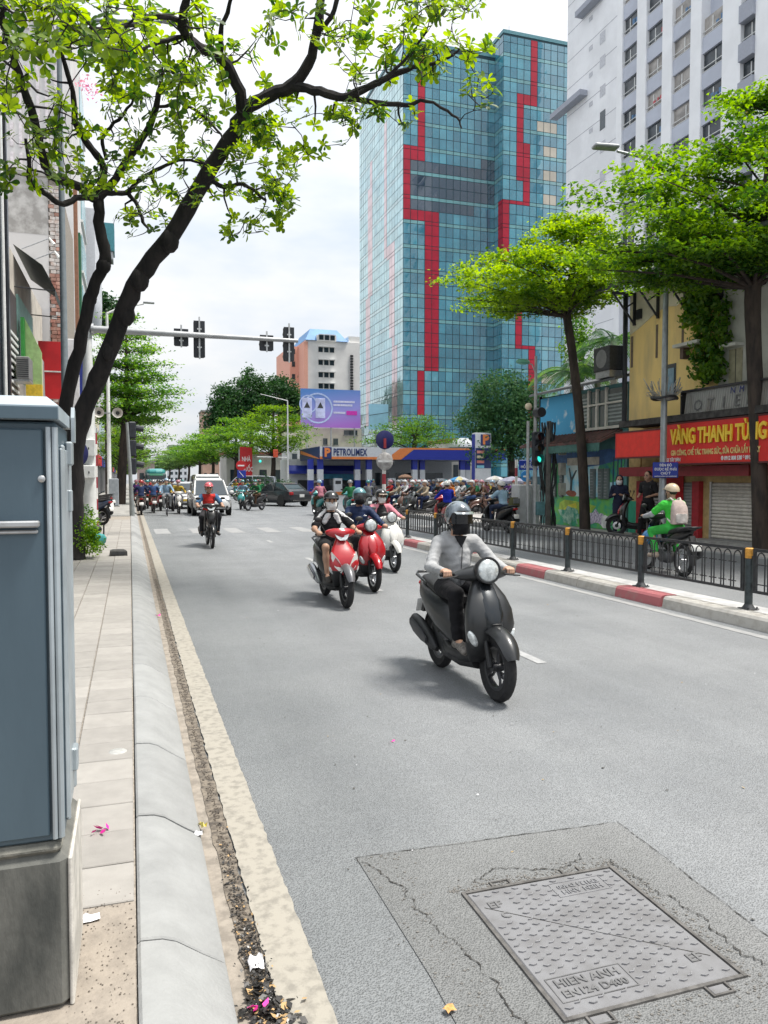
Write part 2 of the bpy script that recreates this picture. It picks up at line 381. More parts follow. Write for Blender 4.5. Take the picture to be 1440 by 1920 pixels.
KERB = M('kerb_stone', (.262, .267, .265), .8, var=.14, vs=6, lo=.25, hi=.75, bump=.5, bs=60, rnd=.08)
PAVE = M('paver_stone', (.29, .275, .255), .8, var=.12, vs=9, lo=.25, hi=.75, bump=.3, bs=160, rnd=.1)
MORTAR = M('mortar', (.28, .25, .215), .95, var=.25, vs=30, bump=.6, bs=120)
LINE = M('line_paint', (.315, .293, .25), .75, col2=(.215, .2, .172), lo=.46, hi=.66, vs=22, bump=.35, bs=150)
LINE_F = M('line_paint_faded', (.36, .365, .37), .75, col2=(.28, .284, .288), lo=.42, hi=.6, vs=9)
DIRT = M('gutter_dirt', (.20, .17, .135), .95, col2=(.07, .06, .05), lo=.40, hi=.62, vs=22, bump=.8, bs=120)
KRED = M('kerb_red', (.45, .14, .15), .75, col2=(.36, .22, .20), lo=.5, hi=.75, vs=9, bump=.3, bs=100)
KWHT = M('kerb_white', (.50, .48, .44), .8, col2=(.36, .33, .29), lo=.45, hi=.75, vs=8, bump=.35, bs=100)
BLACKM = M('black_iron', (.035, .038, .042), .5, var=.3, vs=20, coord='O')
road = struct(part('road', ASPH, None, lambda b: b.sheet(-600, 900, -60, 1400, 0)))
# left pavement: slab, stone pavers, kerb stones, gutter, edge line
pv = part('pavement', [MORTAR, CONC], None, lambda b: (b.box(-2.9, .0, -2, 33.4, -.2, .138, 0), b.box(-2.9, .0, 33.4, 260, -.2, .15, 1)))
struct(pv)
pm = MB().rbox((0, 0, 0), (.292, .292, .05), .004).me('paver', PAVE)
for i in range(3):
    for j in range(92):
        y = 2.88 + .3 * j + (.0 if i != 1 else .15)
        if i == 2 and y < 6.5: continue
        o = obj('paver', pm, pv, (-.152 - .3 * i, y + .15, .128 + random.uniform(-.0015, .0015)), (random.uniform(-.004, .004), random.uniform(-.004, .004), random.uniform(-.003, .003)))
far = MB()
for i in range(3, 9):
    for j in range(0, 92): far.rbox((-.152 - .3 * i, 3.03 + .3 * j, .128 + random.uniform(-.001, .001)), (.292, .292, .05), .004)
fo = far.build('paver_field', PAVE, pv); fo['kind'] = 'stuff'
part('rough_screed', M('screed', (.30, .262, .22), .95, col2=(.20, .175, .148), lo=.4, hi=.75, vs=14, bump=.8, bs=60), pv,
     lambda b: b.box(-2.9, -.004, -1.9, 2.875, .1, .150))
kb = struct(part('kerb', CONC, None, lambda b: b.box(.002, .30, -2, 260, -.2, -.02)))
prof = [(.006, -.1), (.006, .150), (.016, .158), (.085, .152), (.13, .135), (.215, .075), (.285, .030), (.292, .02), (.292, -.1)]
def kerbstone(L):
    b = MB(); n = len(prof); V = [];
    for y, s in ((-L / 2, 0), (-L / 2 + .006, 1), (L / 2 - .006, 1), (L / 2, 0)):
        for (x, z) in prof: V.append((x - (0 if s else .0), y, z - (0 if s else .006)))
    Fc = [(i * n + k, i * n + k + 1, (i + 1) * n + k + 1, (i + 1) * n + k) for i in range(3) for k in range(n - 1)]
    Fc = [f[::-1] for f in Fc]; Fc += [tuple(range(n)), tuple(range(4 * n - 1, 3 * n - 1, -1))]
    # keep outward normals whatever the profile order
    b.add(V, Fc); return b.me('kerb_stone', KERB, True, 30)
ks = kerbstone(.982)
for j in range(62):
    obj('kerb_stone', ks, kb, (random.uniform(-.002, .002), 1.6 + j * 1.0 + .51, random.uniform(-.003, .001)), (0, random.uniform(-.006, .006), random.uniform(-.002, .002)))
ks2 = mesh('kerb_run', [(x, y, z) for y in (64, 250) for (x, z) in prof], [(k, k + len(prof), k + len(prof) + 1, k + 1) for k in range(len(prof) - 1)], KERB)
obj('kerb_run', ks2, kb); obj('kerb_stone', ks, kb, (0, .86, 0), (0, 0, 0)).scale = (1, 1.4, 1)
def wob(x0, x1, y0, y1, z, amp, step, mi, b, seed):
    """a long sheet with ragged edges"""
    r = random.Random(seed); y = y0; L_ = []; 
    while y < y1: L_.append((x0 + r.uniform(-amp, amp), x1 + r.uniform(-amp, amp), y)); y += step * (1 + y * .12)
    L_.append((x0, x1, y1)); V = []
    for a, c, y in L_: V += [(a, y, z), (c, y, z)]
    b.add(V, [(2 * i, 2 * i + 1, 2 * i + 3, 2 * i + 2) for i in range(len(L_) - 1)], mi)
gut = part('gutter', [M('gutter_concrete', (.25, .22, .185), .9, var=.2, vs=12, bump=.4, bs=90), DIRT], None, lambda b: (b.sheet(.285, .36, -2, 250, .004, 0), wob(.345, .42, -2, 120, .008, .006, .05, 1, b, 3)))
struct(gut)
ln = part('edge_line', LINE, None, lambda b: wob(.425, .585, -2, 42, .012, .005, .03, 0, b, 5)); struct(ln)
# lane dashes, crossing bars
dash = part('lane_marking', LINE_F, None, lambda b: [b.sheet(3.50, 3.60, y, y + .75, .004) for y in (6.15, 10.9, 15.3, 20.2)]); struct(dash)
cross = struct(part('crosswalk', LINE_F, None, lambda b: b.sheet(.7, .701, 24.9, 24.901, .003)))
for k in range(10):
    part('crosswalk_bar', M('line_worn', (.295, .298, .30), .75, col2=(.25, .253, .256), lo=.42, hi=.6, vs=5), cross, lambda b: wob(.72 + 1.12 * k, 1.18 + 1.12 * k, 24.4 - .12 * k, 26.9 - .12 * k, .004, .02, .3, 0, b, k))
# repair patch and its cut joint
pt = [(.90, 1.2), (.94, 2.35), (.93, 3.21), (1.4, 3.20), (2.24, 3.15), (2.20, 2.2), (2.27, 1.2)]
patch = struct(part('road_patch', PATCH, None, lambda b: b.add([(x, y, .004) for x, y in pt], [tuple(range(len(pt)))[::-1]])))
def crack(b, P, w, z, seed, amp=.012, n=14):
    n = n * 3; amp *= .5; w *= .55; wk = 0
    r = random.Random(seed); V = []
    for (x0, y0), (x1, y1) in zip(P, P[1:]):
        d = Vector((x1 - x0, y1 - y0)); q = Vector((-d.y, d.x)).normalized()
        for i in range(n):
            t = i / n; wk = wk * .8 + r.uniform(-amp, amp) * .5; c = Vector((x0, y0)) + d * t + q * wk; ww = w * r.uniform(.05, 1.3)
            V += [(c.x - q.x * ww, c.y - q.y * ww, z), (c.x + q.x * ww, c.y + q.y * ww, z)]
    b.add(V, [(2 * i, 2 * i + 2, 2 * i + 3, 2 * i + 1) for i in range(len(V) // 2 - 1)])
CRACKM = M('crack_fill', (.035, .033, .03), .95, var=.4, vs=60)
part('cut_joint', CRACKM, patch, lambda b: (crack(b, [(.93, 3.21), (2.24, 3.15)], .0045, .007, 1), crack(b, [(2.24, 3.15), (2.20, 2.2), (2.25, 1.4)], .0045, .0074, 2, .006, 30),
     crack(b, [(.93, 3.21), (1.02, 2.9), (1.06, 2.62), (1.10, 2.45), (1.13, 2.0), (1.02, 1.5)], .005, .0078, 3, .05, 10), crack(b, [(1.32, 2.86), (1.5, 2.92), (1.72, 2.84), (1.9, 2.92)], .006, .0082, 4, .04, 8),
     crack(b, [(1.98, 2.84), (2.0, 2.6), (2.05, 2.4), (2.04, 2.1), (2.1, 1.9)], .006, .0086, 6, .05, 9)))
# crumbled edge round the cover: real grit
grit = MB(); r = random.Random(11)
for k in range(900):
    side = r.random()
    if side < .34: x, y = r.uniform(1.2, 2.0), 2.80 + abs(r.gauss(0, .035))
    elif side < .6: x, y = 1.95 + abs(r.gauss(0, .04)), r.uniform(1.9, 2.85)
    elif side < .75: x, y = r.uniform(1.2, 2.0), 1.99 - abs(r.gauss(0, .05))
    else: x, y = 1.04 + r.gauss(0, .05), r.uniform(1.6, 3.2)
    s = r.uniform(.002, .007); grit.ell((x, y, .004 + s * .2), (s, s * r.uniform(.6, 1), s * .5), 5, 3)
tag(grit.build('loose_grit', M('grit', (.20, .19, .175), .95, col2=(.10, .096, .09), vs=120), patch, True), kind='stuff')
# manhole cover with frame, raised bars and cast lettering
IRON = M('cast_iron', (.205, .206, .215), .5, metal=.1, col2=(.16, .158, .162), lo=.4, hi=.65, vs=9, bump=.25, bs=180)
IRON2 = M('cast_iron_worn', (.25, .25, .26), .42, metal=.3, var=.15, vs=12)
mh = thing('manhole_cover', 'rectangular grey cast iron manhole cover set in patched asphalt', 'manhole cover', (1.60, 2.40, 0))
part('frame', M('frame_iron', (.10, .095, .09), .7, var=.3, vs=20), mh, lambda b: (b.box(-.352, -.338, -.39, .39, -.05, .012), b.box(.338, .352, -.39, .39, -.05, .0125), b.box(-.337, .337, -.39, -.376, -.05, .0118), b.box(-.337, .337, .376, .39, -.05, .0118),
     b.box(-.28, -.272, -.44, -.391, -.04, .011), b.box(-.20, -.192, -.44, -.391, -.04, .011), b.box(-.271, -.201, -.44, -.432, -.04, .0112), b.box(.17, .178, -.44, -.391, -.04, .011), b.box(.25, .258, -.44, -.391, -.04, .011), b.box(.179, .249, -.44, -.432, -.04, .0112),
     b.box(-.21, -.202, .391, .43, -.04, .011), b.box(-.13, -.122, .391, .43, -.04, .011), b.box(-.2, -.132, .422, .43, -.04, .0112), b.box(.12, .128, .391, .43, -.04, .011), b.box(.20, .208, .391, .43, -.04, .011)))
part('plate', IRON, mh, lambda b: (b.rbox((0, 0, -.008), (.668, .744, .036), .004), b.rbox((-.236, -.41, -.01), (.062, .038, .034), .003), b.rbox((.214, -.41, -.01), (.062, .038, .034), .003)))
part('diagonal_joint', CRACKM, mh, lambda b: b.add([(-.31, .262, .0108), (-.31, .256, .0108), (.31, -.258, .0108), (.31, -.264, .0108)], [(0, 1, 2, 3)]))
bar = MB(); bar.prism([(-.015, -.001), (0, -.005), (.013, .003), (.012, .007), (0, -.001), (-.014, .003)], .008, .0135, 'z'); barm = bar.me('raised_bar', IRON2)
boxes = [(-.315, -.02, -.32, -.19), (.0, .26, .21, .345), (-.33, -.2, .14, .32), (.18, .33, -.31, -.2)]
for i in range(15):
    for j in range(19):
        x = -.305 + i * .0435; y = -.345 + j * .0384 + (i % 2) * .019
        if y > .355 or any(a < x < b_ and c < y < d for a, b_, c, d in boxes): continue
        obj('raised_bar', barm, mh, (x, y, .0018), (0, 0, .25 if (i + j) % 2 else -.35))
DARKLET = M('letter_iron', (.13, .13, .132), .6, var=.2)
text('lettering', 'HIEN ANH', DARKLET, mh, .052, (-.168, -.232, .012), ROT_FLAT, .002, .0012)
text('lettering', 'EN124 D400', DARKLET, mh, .046, (-.168, -.284, .012), ROT_FLAT, .002, .0012)
text('lettering', 'HIEN ANH', IRON2, mh, .040, (.13, .262, .012), (0, 0, pi), .002, .0008)
text('lettering', 'EN124 D400', IRON2, mh, .036, (.13, .30, .012), (0, 0, pi), .002, .0008)
text('lettering', 'EF', DARKLET, mh, .06, (.25, -.255, .012), ROT_FLAT, .002, .0015); text('lettering', 'EF', DARKLET, mh, .06, (-.262, .262, .012), (0, 0, 0), .002, .0015); text('lettering', 'C', DARKLET, mh, .05, (-.255, .185, .012), (0, 0, 0), .002, .0015)
def rim(b, x0, x1, y0, y1):
    b.box(x0, x1, y0, y0 + .004, .008, .0125); b.box(x0, x1, y1 - .004, y1, .008, .0125); b.box(x0, x0 + .004, y0 + .0041, y1 - .0041, .008, .0124); b.box(x1 - .004, x1, y0 + .0041, y1 - .0041, .008, .0124)
part('plaque_rim', DARKLET, mh, lambda b: rim(b, -.312, -.022, -.318, -.196)); part('plaque_rim', IRON2, mh, lambda b: rim(b, .01, .25, .23, .335))
# right median: painted kerb stones, top slab, fence
md = struct(part('median', CONC, None, lambda b: b.box(6.64, 7.22, -3, 20.3, -.1, .03)))
part('median_top', M('median_concrete', (.40, .40, .40), .85, var=.15, vs=4, bump=.3, bs=90), md, lambda b: b.box(6.865, 7.2, -2.9, 20.2, .02, .142))
mk = {}
for nm, mt in (('kerb_stone_red', KRED), ('kerb_stone_white', KWHT)):
    b = MB(); b.prism([(6.58, .0), (6.60, .115), (6.625, .145), (6.66, .152), (6.85, .15), (6.86, .14), (6.86, 0)], -.49, .49, 'y'); mk[nm] = b.me(nm, mt, False)
for j in range(25):
    red = j % 3 == 0
    o = obj('kerb_stone', mk['kerb_stone_red' if red else 'kerb_stone_white'], md, (random.uniform(-.004, .004), -3.0 + .52 + j * 1.0 + .37 - 1.0, random.uniform(-.003, .003)), (0, 0, random.uniform(-.004, .004)))
part('median_edge_line', M('line_median', (.30, .30, .295), .75, col2=(.25, .253, .255), lo=.4, hi=.6, vs=7), md, lambda b: wob(6.30, 6.42, 2, 24, .004, .006, .05, 0, b, 9))
YEL = M('band_yellow', (.62, .30, .045), .6, var=.15, vs=30, coord='O')
POSTM = M('post_green_black', (.03, .042, .045), .5, var=.3, vs=14, coord='O')
posts_px = [(1406, 'nearest, at the right edge of the photo'), (1203, 'beside the green delivery rider'), (1065, 'in front of the street tree'), (962, 'just right of the grey scooter rider'), (876, 'hidden behind the grey scooter rider'), (817, 'just left of the grey scooter rider'), (764, 'at the far end of the fence')]
FX = 6.90
py = [onX(p, 1000, FX).y for p, _ in posts_px]
post_p = [('shaft', POSTM, MB().tube([(0, 0, .012), (0, 0, .60)], .045, 14)), ('yellow_band', YEL, MB().lathe([(0, .72), (.04, .72), (.0475, .712), (.0475, .605), (.045, .6005)][::-1], n=14)),
          ('base_plate', BLACKM, MB().rbox((0, 0, .006), (.17, .17, .012), .003).cyl((.065, .065, .01), (.065, .065, .03), .01, n=6).cyl((-.065, -.065, .01), (-.065, -.065, .03), .01, n=6).cyl((.065, -.065, .01), (.065, -.065, .03), .01, n=6).lathe([(.075, .012), (.045, .06)], n=12))]
post_m = [(n_, b.me(n_, m_, True, 35)) for n_, m_, b in post_p]
ord_ = ['nearest', 'second', 'third', 'fourth', 'fifth', 'sixth', 'last']
for i, (y, (px_, w)) in enumerate(zip(py, posts_px)):
    t = thing('fence_post', f'{ord_[i]} round black fence post with yellow band, {w}', 'fence post', (FX, y, .15), 0, 'fence posts on the median')
    for n_, me_ in post_m: obj(n_, me_, t)
BARM = M('fence_black', (.028, .03, .033), .45, var=.25, vs=20, coord='O')
def fence_panel(y0, y1, label):
    t = thing('railing', label, 'fence', (FX, (y0 + y1) / 2, .15), 0, 'arched railing panels on the median'); L_ = (y1 - y0) / 2 - .10
    part('frame', BARM, t, lambda b: (b.box(-.015, .015, -L_, L_, .685, .72), b.box(-.0149, .0149, -L_, L_, .20, .232), b.box(-.0151, .0151, -L_ - .03, -L_, .2, .72), b.box(-.0151, .0151, L_, L_ + .03, .2, .72)))
    part('bracket', BARM, t, lambda b: [b.box(-.01, .01, s * (L_ + .03) if s > 0 else -(L_ + .075), L_ + .075 if s > 0 else -(L_ + .03), z, z + .03) for s in (-1, 1) for z in (.27, .60)])
    n = max(2, round(2 * L_ / .165)); st = 2 * L_ / n; w = st * .36; pts = [(0, -w, .232)] + [(0, -w * cos(a), .60 + .075 * sin(a)) for a in [pi * q / 8 for q in range(9)]] + [(0, w, .232)]
    am = MB().tube(pts, .0085, 6).me('arch_bar', BARM, True); cm = MB().box(-.006, .006, -w, w, .30, .312).box(-.006, .006, -w, w, .53, .542).me('tie_bar', BARM)
    for k in range(n):
        y = -L_ + st * (k + .5); obj('arch_bar', am, t, (0, y, 0)); obj('tie_bar', cm, t, (0, y + (st / 2 if k < n - 1 else 0), 0))
    return t
fl = ['arched black railing panel in front of the green delivery rider', 'arched black railing panel below the mural, third from the right edge', 'arched black railing panel just right of the grey scooter rider', 'arched black railing panel behind the grey scooter rider\'s shoulder', 'arched black railing panel half hidden behind the grey scooter rider', 'farthest arched black railing panel beside the white scooter']
for i in range(6): fence_panel(py[i], py[i + 1], fl[i])
fence_panel(py[0] - 1.95, py[0], 'arched black railing panel cut off by the right edge of the photo')
fence_panel(py[-1], py[-1] + 1.9, 'last arched black railing panel behind the woman in pink')
# right pavement
rp_ = struct(part('right_pavement', M('pavement_grey', (.42, .40, .38), .85, var=.15, vs=3, bump=.3, bs=60), None, lambda b: b.box(11.7, 16, -6, 33, -.2, .15)))
rk = MB().rbox((0, 0, 0), (.18, .98, .3), .015).me('kerb_stone', KERB)
for j in range(38): obj('kerb_stone', rk, rp_, (11.61, -5.5 + j, .008 + random.uniform(-.003, .003)))
# ================================================================ left side: cabinet, buildings, poles, signals
CAB = M('cabinet_paint', (.066, .102, .130), .45, col2=(.080, .122, .154), lo=.3, hi=.7, vs=5, stretch=(1, 1, .25), bump=.08, bs=9, spec=.4, coord='P')
CABL = M('cabinet_lit_trim', (.38, .43, .46), .35, metal=.3, var=.1, vs=5)  # pale trim; the lit side's brightness is put into its colour
STEEL = M('steel', (.42, .43, .44), .38, metal=.7, var=.12, vs=18, coord='O')
WHITEP = M('white_paint', (.70, .71, .70), .5, var=.07, vs=5)
DARK = M('dark_plastic', (.035, .037, .04), .5, var=.25, vs=15, coord='O')
cb = thing('utility_cabinet', 'blue grey metal utility cabinet on concrete base in the left foreground', 'utility cabinet', (-.62, 2.62, .64))
part('body', CAB, cb, lambda b: b.rbox((0, -.06, .60), (.85, .40, 1.2), .006))
part('door', CAB, cb, lambda b: (b.rbox((-.02, -.268, .60), (.82, .014, 1.16), .005)))
for sx in (-1, 1):
    part('corner_trim', CABL, cb, lambda b: (b.tube([(sx * .404, -.274, .012), (sx * .404, -.274, 1.185)], .007, 8), b.tube([(sx * .420, -.266, .012), (sx * .420, -.266, 1.185)], .009, 8)), True)
part('side_panel', CABL, cb, lambda b: (b.rbox((.429, -.04, .58), (.010, .30, 1.1), .004), b.rbox((.432, -.17, .58), (.014, .022, 1.12), .005), b.rbox((.432, .09, .58), (.014, .02, 1.12), .005)))
for zz in (1.12, .14): part('hinge', CABL, cb, lambda b: b.rbox((.438, .03, zz), (.022, .06, .075), .005))
part('latch_plate', CABL, cb, lambda b: b.rbox((.438, .03, .97), (.014, .04, .07), .004))
part('lid', M('lid_paint', (.36, .42, .46), .4, var=.06, vs=3), cb, lambda b: (b.loft([[(-.435, -.30, 1.205), (.435, -.30, 1.205), (.435, .16, 1.205), (-.435, .16, 1.205)], [(-.435, -.30, 1.243), (.435, -.30, 1.243), (.435, .16, 1.243), (-.435, .16, 1.243)], [(-.40, -.25, 1.272), (.40, -.25, 1.272), (.40, .12, 1.272), (-.40, .12, 1.272)]])))
part('lid_rim', CAB, cb, lambda b: b.rbox((0, -.304, 1.222), (.866, .006, .036), .002))
part('lifting_lug', CABL, cb, lambda b: (b.prism([(.10, 1.16), (.15, 1.16), (.165, 1.22), (.15, 1.265), (.12, 1.275), (.10, 1.24)], .439, .45, 'x')))
part('handle_rail', STEEL, cb, lambda b: (b.rbox((.18, -.290, .915), (.40, .03, .018), .004), b.rbox((.18, -.282, .893), (.39, .015, .01), .003)))
part('lock', STEEL, cb, lambda b: b.lathe([(.010, 0), (.010, .006), (.006, .009), (0, .0095)], (.386, -.275, 1.04), (0, -1, 0), 12), True)
pl = thing('concrete_plinth', 'stained concrete base under the blue grey utility cabinet', 'plinth', (-.62, 2.62, .15))
part('block', CONC_D, pl, lambda b: b.rbox((.0, -.055, .2275), (.87, .45, .455), .02))
part('cap', M('plinth_cap', (.27, .26, .225), .95, col2=(.13, .13, .115), vs=9, bump=.6, bs=60), pl, lambda b: b.rbox((-.005, -.06, .472), (.85, .43, .034), .014))
part('lit_side_face', CONC_LIT, pl, lambda b: b.rbox((.441, -.055, .22), (.012, .43, .44), .004))  # paler sheet on the side: the lit face is put into its colour
# ---- litter and gutter debris
PINK = M('petal_pink', (.75, .02, .32), .6, var=.2, vs=40)
def petals(loc, s, label):
    b = MB(); r = random.Random(hash(label) % 99)
    for k in range(6):
        a = r.uniform(0, 6.28); q = r.uniform(.2, .7) * s; c = Vector((cos(a) * q, sin(a) * q, .003)); d = Vector((cos(a + 1), sin(a + 1), 0)) * s * .5; e = Vector((-d.y, d.x, r.uniform(.2, .8) * s)) * .8
        b.add([c, c + d + e * .3, c + d * 1.3 + e, c + e * .6], [(0, 1, 2, 3)])
    tag(b.build('flower_petals', PINK, None, loc=loc), label, 'flower')
petals(onZ(193, 1560, .155), .05, 'crumpled magenta flower lying on the left pavement'); petals(onZ(487, 1890, .02), .042, 'magenta flower in the black gutter sludge'); petals(onZ(296, 1156, .015), .05, 'small magenta flower far along the gutter'); petals(onZ(735, 1391, .006), .02, 'tiny pink petal on the asphalt ahead of the scooter')
def crumple(name, loc, sx, sy, h, m, label, cat, seed=1, n=5, rz=0):
    r = random.Random(seed); V = [((i / n - .5) * sx, (j / n - .5) * sy, abs(r.gauss(0, h)) + .003) for j in range(n + 1) for i in range(n + 1)]
    Fc = [(j * (n + 1) + i, j * (n + 1) + i + 1, (j + 1) * (n + 1) + i + 1, (j + 1) * (n + 1) + i) for j in range(n) for i in range(n)]
    tag(obj(name, mesh(name, V, Fc, m), None, loc, (0, 0, rz)), label, cat)
PAPER = M('paper', (.72, .72, .74), .8, var=.06, vs=30)
crumple('paper_sheet', onZ(166, 1724, .153), .075, .045, .003, PAPER, 'torn white paper lying on the pavement beside the plinth', 'paper', 2, rz=.1)
crumple('tissue', onZ(480, 1812, .014), .05, .06, .012, PAPER, 'crumpled white tissue in the black gutter sludge', 'tissue', 3)
crumple('food_wrapper', onZ(370, 1566, .03), .045, .035, .008, PAPER, 'crumpled white wrapper where kerb meets gutter', 'wrapper', 4)
crumple('yellow_strip', onZ(380, 1552, .02), .02, .06, .014, M('strip_yellow', (.65, .55, .12), .6), 'curled yellow strip beside the white wrapper', 'strip', 5, 3, .4)
crumple('dry_leaf', onZ(843, 1895, .008), .035, .03, .006, M('leaf_dry', (.62, .33, .12), .7, var=.2, vs=50), 'dry orange leaf on the asphalt left of the manhole', 'leaf', 6, 3, .3)
crumple('plastic_bag', onZ(1222, 1128, .004), .16, .12, .02, PAPER, 'white scrap of plastic at the foot of the painted median kerb', 'plastic', 7, 4)
tag(MB().lathe([(0, .004), (.045, .004), (.05, 0)][::-1], n=16).build('survey_disc', M('disc_white', (.36, .36, .345), .6, var=.15, vs=40), None, True, loc=onZ(221, 1409, .154)), 'small round white survey disc set in the pavement', 'disc')
sl_ = MB(); r = random.Random(4)
for k in range(2600):
    y = 1.55 + abs(r.gauss(0, .75)); x = .385 + r.gauss(0, .028) * (1.5 if y < 2.4 else .8)
    s = r.uniform(.004, .014) * (1.3 if y < 2.5 else .7); a = r.uniform(0, 6.28); c = Vector((x, y, .010 + r.uniform(0, .014) * (1 if y < 2.6 else .4))); u = Vector((cos(a), sin(a), r.uniform(-.5, .5))) * s; w = Vector((-sin(a), cos(a), r.uniform(-.6, .6))) * s * .6
    sl_.add([c - u, c - w, c + u, c + w], [(0, 1, 2, 3)], 0 if r.random() < .9 else 1)
tag(sl_.build('gutter_sludge', [M('sludge', (.022, .02, .018), .35, var=.4, vs=70), M('sludge_leaf', (.40, .26, .12), .8)], None), 'black wet leaf sludge lying along the gutter', 'debris', kind='stuff')
gr = MB()
for k in range(1700):
    y = 2.3 + 11 * r.random() ** 1.6; x = .385 + r.gauss(0, .012); s = r.uniform(.002, .007); gr.ell((x, y, .010), (s, s, s * .6), 5, 2)
tag(gr.build('gutter_gravel', M('gravel', (.14, .115, .09), .95, col2=(.04, .034, .03), vs=90), None), 'dark grit gathered along the gutter', 'grit', kind='stuff')
scr = MB()
for k in range(380):
    x, y = r.uniform(-.2, .0), r.uniform(1.7, 3.0); s = r.uniform(.001, .0038); scr.ell((x - .002, y, .152), (s, s, s * .7), 5, 2)
tag(scr.build('pavement_grit', M('grit2', (.13, .11, .09), .95, var=.4, vs=90), None), 'small grit scattered on the rough pavement edge', 'grit', kind='stuff')
rl = MB()
for k in range(170):
    y = 1.8 + 16 * r.random() ** 1.4; x = .75 + 5.4 * r.random(); s = r.uniform(.004, .013); a = r.uniform(0, 6.28); c = Vector((x, y, .006)); u = Vector((cos(a), sin(a), r.uniform(0, .3))) * s; w = Vector((-sin(a), cos(a), .2)) * s * r.uniform(.3, .8); rl.add([c - u, c - w, c + u, c + w], [(0, 1, 2, 3)], r.choice([0, 0, 0, 1, 2]))
tag(rl.build('road_litter', [M('fleck_dark', (.05, .045, .035), .8), M('fleck_tan', (.32, .24, .13), .8), PAPER], None), 'small leaf bits and flecks scattered over the asphalt', 'litter', kind='stuff')
rb = thing('rubber_ramp', 'dark grey moulded block lying on the left pavement', 'ramp block', onZ(222, 1042, .15), .05)
part('block', M('rubber', (.05, .05, .048), .8, var=.25, vs=12, coord='O'), rb, lambda b: b.loft([[(-.17, -.09, 0), (.17, -.09, 0), (.17, .12, 0), (-.17, .12, 0)], [(-.16, -.08, .10), (.165, -.085, .09), (.15, .11, .10), (-.15, .11, .11)], [(-.10, -.02, .125), (.12, -.02, .12), (.10, .08, .125), (-.1, .08, .13)]]))
part('hollow', DARK, rb, lambda b: b.box(-.12, .12, -.093, -.0905, .03, .075))
# ---- poles and signals
def stripe_pole(p, h, rad, n, label, name='striped_post', cat='post'):
    t = thing(name, label, cat, p); b = MB(); L_ = h / n
    for k in range(n): b.tube([(0, 0, k * L_), (0, 0, (k + 1) * L_)], rad, 12, k % 2, cap=(k == n - 1))
    b.build('post', [M('stripe_red', (.30, .03, .045), .5, var=.1), M('stripe_white', (.72, .70, .68), .5, var=.08)], t, True); return t
sp_ = stripe_pole(onZ(181, 997, .15), 2.85, .055, 9, 'red and white striped post behind the shrub on the left pavement')
BLUES = M('sign_blue', (.012, .014, .10), .45, var=.12, vs=6)
p = wp(134, 850, 17.0); t = thing('round_sign', 'round dark blue sign seen from behind next to the cabinet', 'road sign', (p.x, p.y, .15))
part('disc', BLUES, t, lambda b: b.lathe([(0, -.006), (.34, -.006), (.35, 0), (.34, .006), (0, .007)], (0, 0, p.z - .15), (0, -1, 0), 28), True); part('pole', STEEL, t, lambda b: b.cyl((-.0, .05, 0), (0, .05, p.z + .2), .035, n=10), True)
HEADM = M('signal_black', (.022, .026, .034), .5, var=.2, vs=8)
lx = -1.02; ly = 22.0; az = onY(380, 629, ly).z; xe = onY(552, 640, ly).x
ms = thing('traffic_signal_mast', 'white pole with long overhead arm reaching across the street', 'signal mast', (lx, ly, .15))
part('column', WHITEP, ms, lambda b: (b.tube([(0, 0, 0), (0, 0, 3.4), (0, 0, az + .25)], [.17, .155, .09], 16), b.cyl((0, 0, 0), (0, 0, .03), .26, n=16)), True)
part('arm', M('arm_grey', (.38, .39, .40), .4, metal=.3, var=.08), ms, lambda b: b.tube([(.05, 0, az - .15), (1.2, 0, az - .15), (3, 0, az - .15), (xe - lx + .1, 0, az - .15)], [.10, .092, .075, .055], 12), True)
part('flange', STEEL, ms, lambda b: (b.cyl((-.02, 0, az - .4), (-.02, 0, az + .15), .14, n=14), b.cyl((.1, 0, az - .15), (.16, 0, az - .15), .15, n=14)), True)
for zz, w, hh in ((2.35, .42, .44), (1.72, .40, .33)):
    bx = part('control_box', WHITEP, ms, lambda b: b.rbox((-.05, -.22, zz), (w, .25, hh), .015)); part('latch', DARK, bx, lambda b: b.rbox((0, -.35, zz - .02), (.03, .012, .06), .003))
def head(px, py0, py1, w, label, lights):
    a = onY(px, py0, ly); c = onY(px, py1, ly); h = a.z - c.z; x = a.x
    t = thing('traffic_light', label, 'traffic light', (x, ly, c.z), 0, 'signal heads hung on the mast arm')
    part('housing', HEADM, t, lambda b: (b.rbox((0, .18, h / 2), (w, .16, h), .03), b.rbox((0, .10, h / 2), (w * 1.02, .02, h * 1.0), .008)))
    part('bracket', M('bracket_light', (.55, .56, .57), .4, metal=.5), t, lambda b: (b.box(-.022, .022, .055, .088, -.05, h + .1), b.box(-.06, .06, .058, .0895, h * .25, h * .25 + .04), b.box(-.06, .06, .058, .0895, h * .75, h * .75 + .04)))
    for k in range(lights):
        zc = h * (k + .5) / lights
        part('visor', HEADM, t, lambda b: b.tube([(0, .26, zc), (0, .42, zc)], h / lights * .4, 14, cap=False), True); part('lens', M('lens_dark', (.05, .08, .06), .2), t, lambda b: b.lathe([(h / lights * .36, .262), (0, .275)], (0, 0, zc), (0, 1, 0), 14), True)
head(374, 600, 669, .30, 'tall dark traffic light left of centre on the arm, seen from behind', 3); head(543, 612, 676, .30, 'tall dark traffic light at the far end of the arm, seen from behind', 3)
head(340, 615, 647, .38, 'square dark countdown signal nearest the white pole, seen from behind', 1); head(501, 627, 656, .38, 'square dark countdown signal left of the arm end, seen from behind', 1)
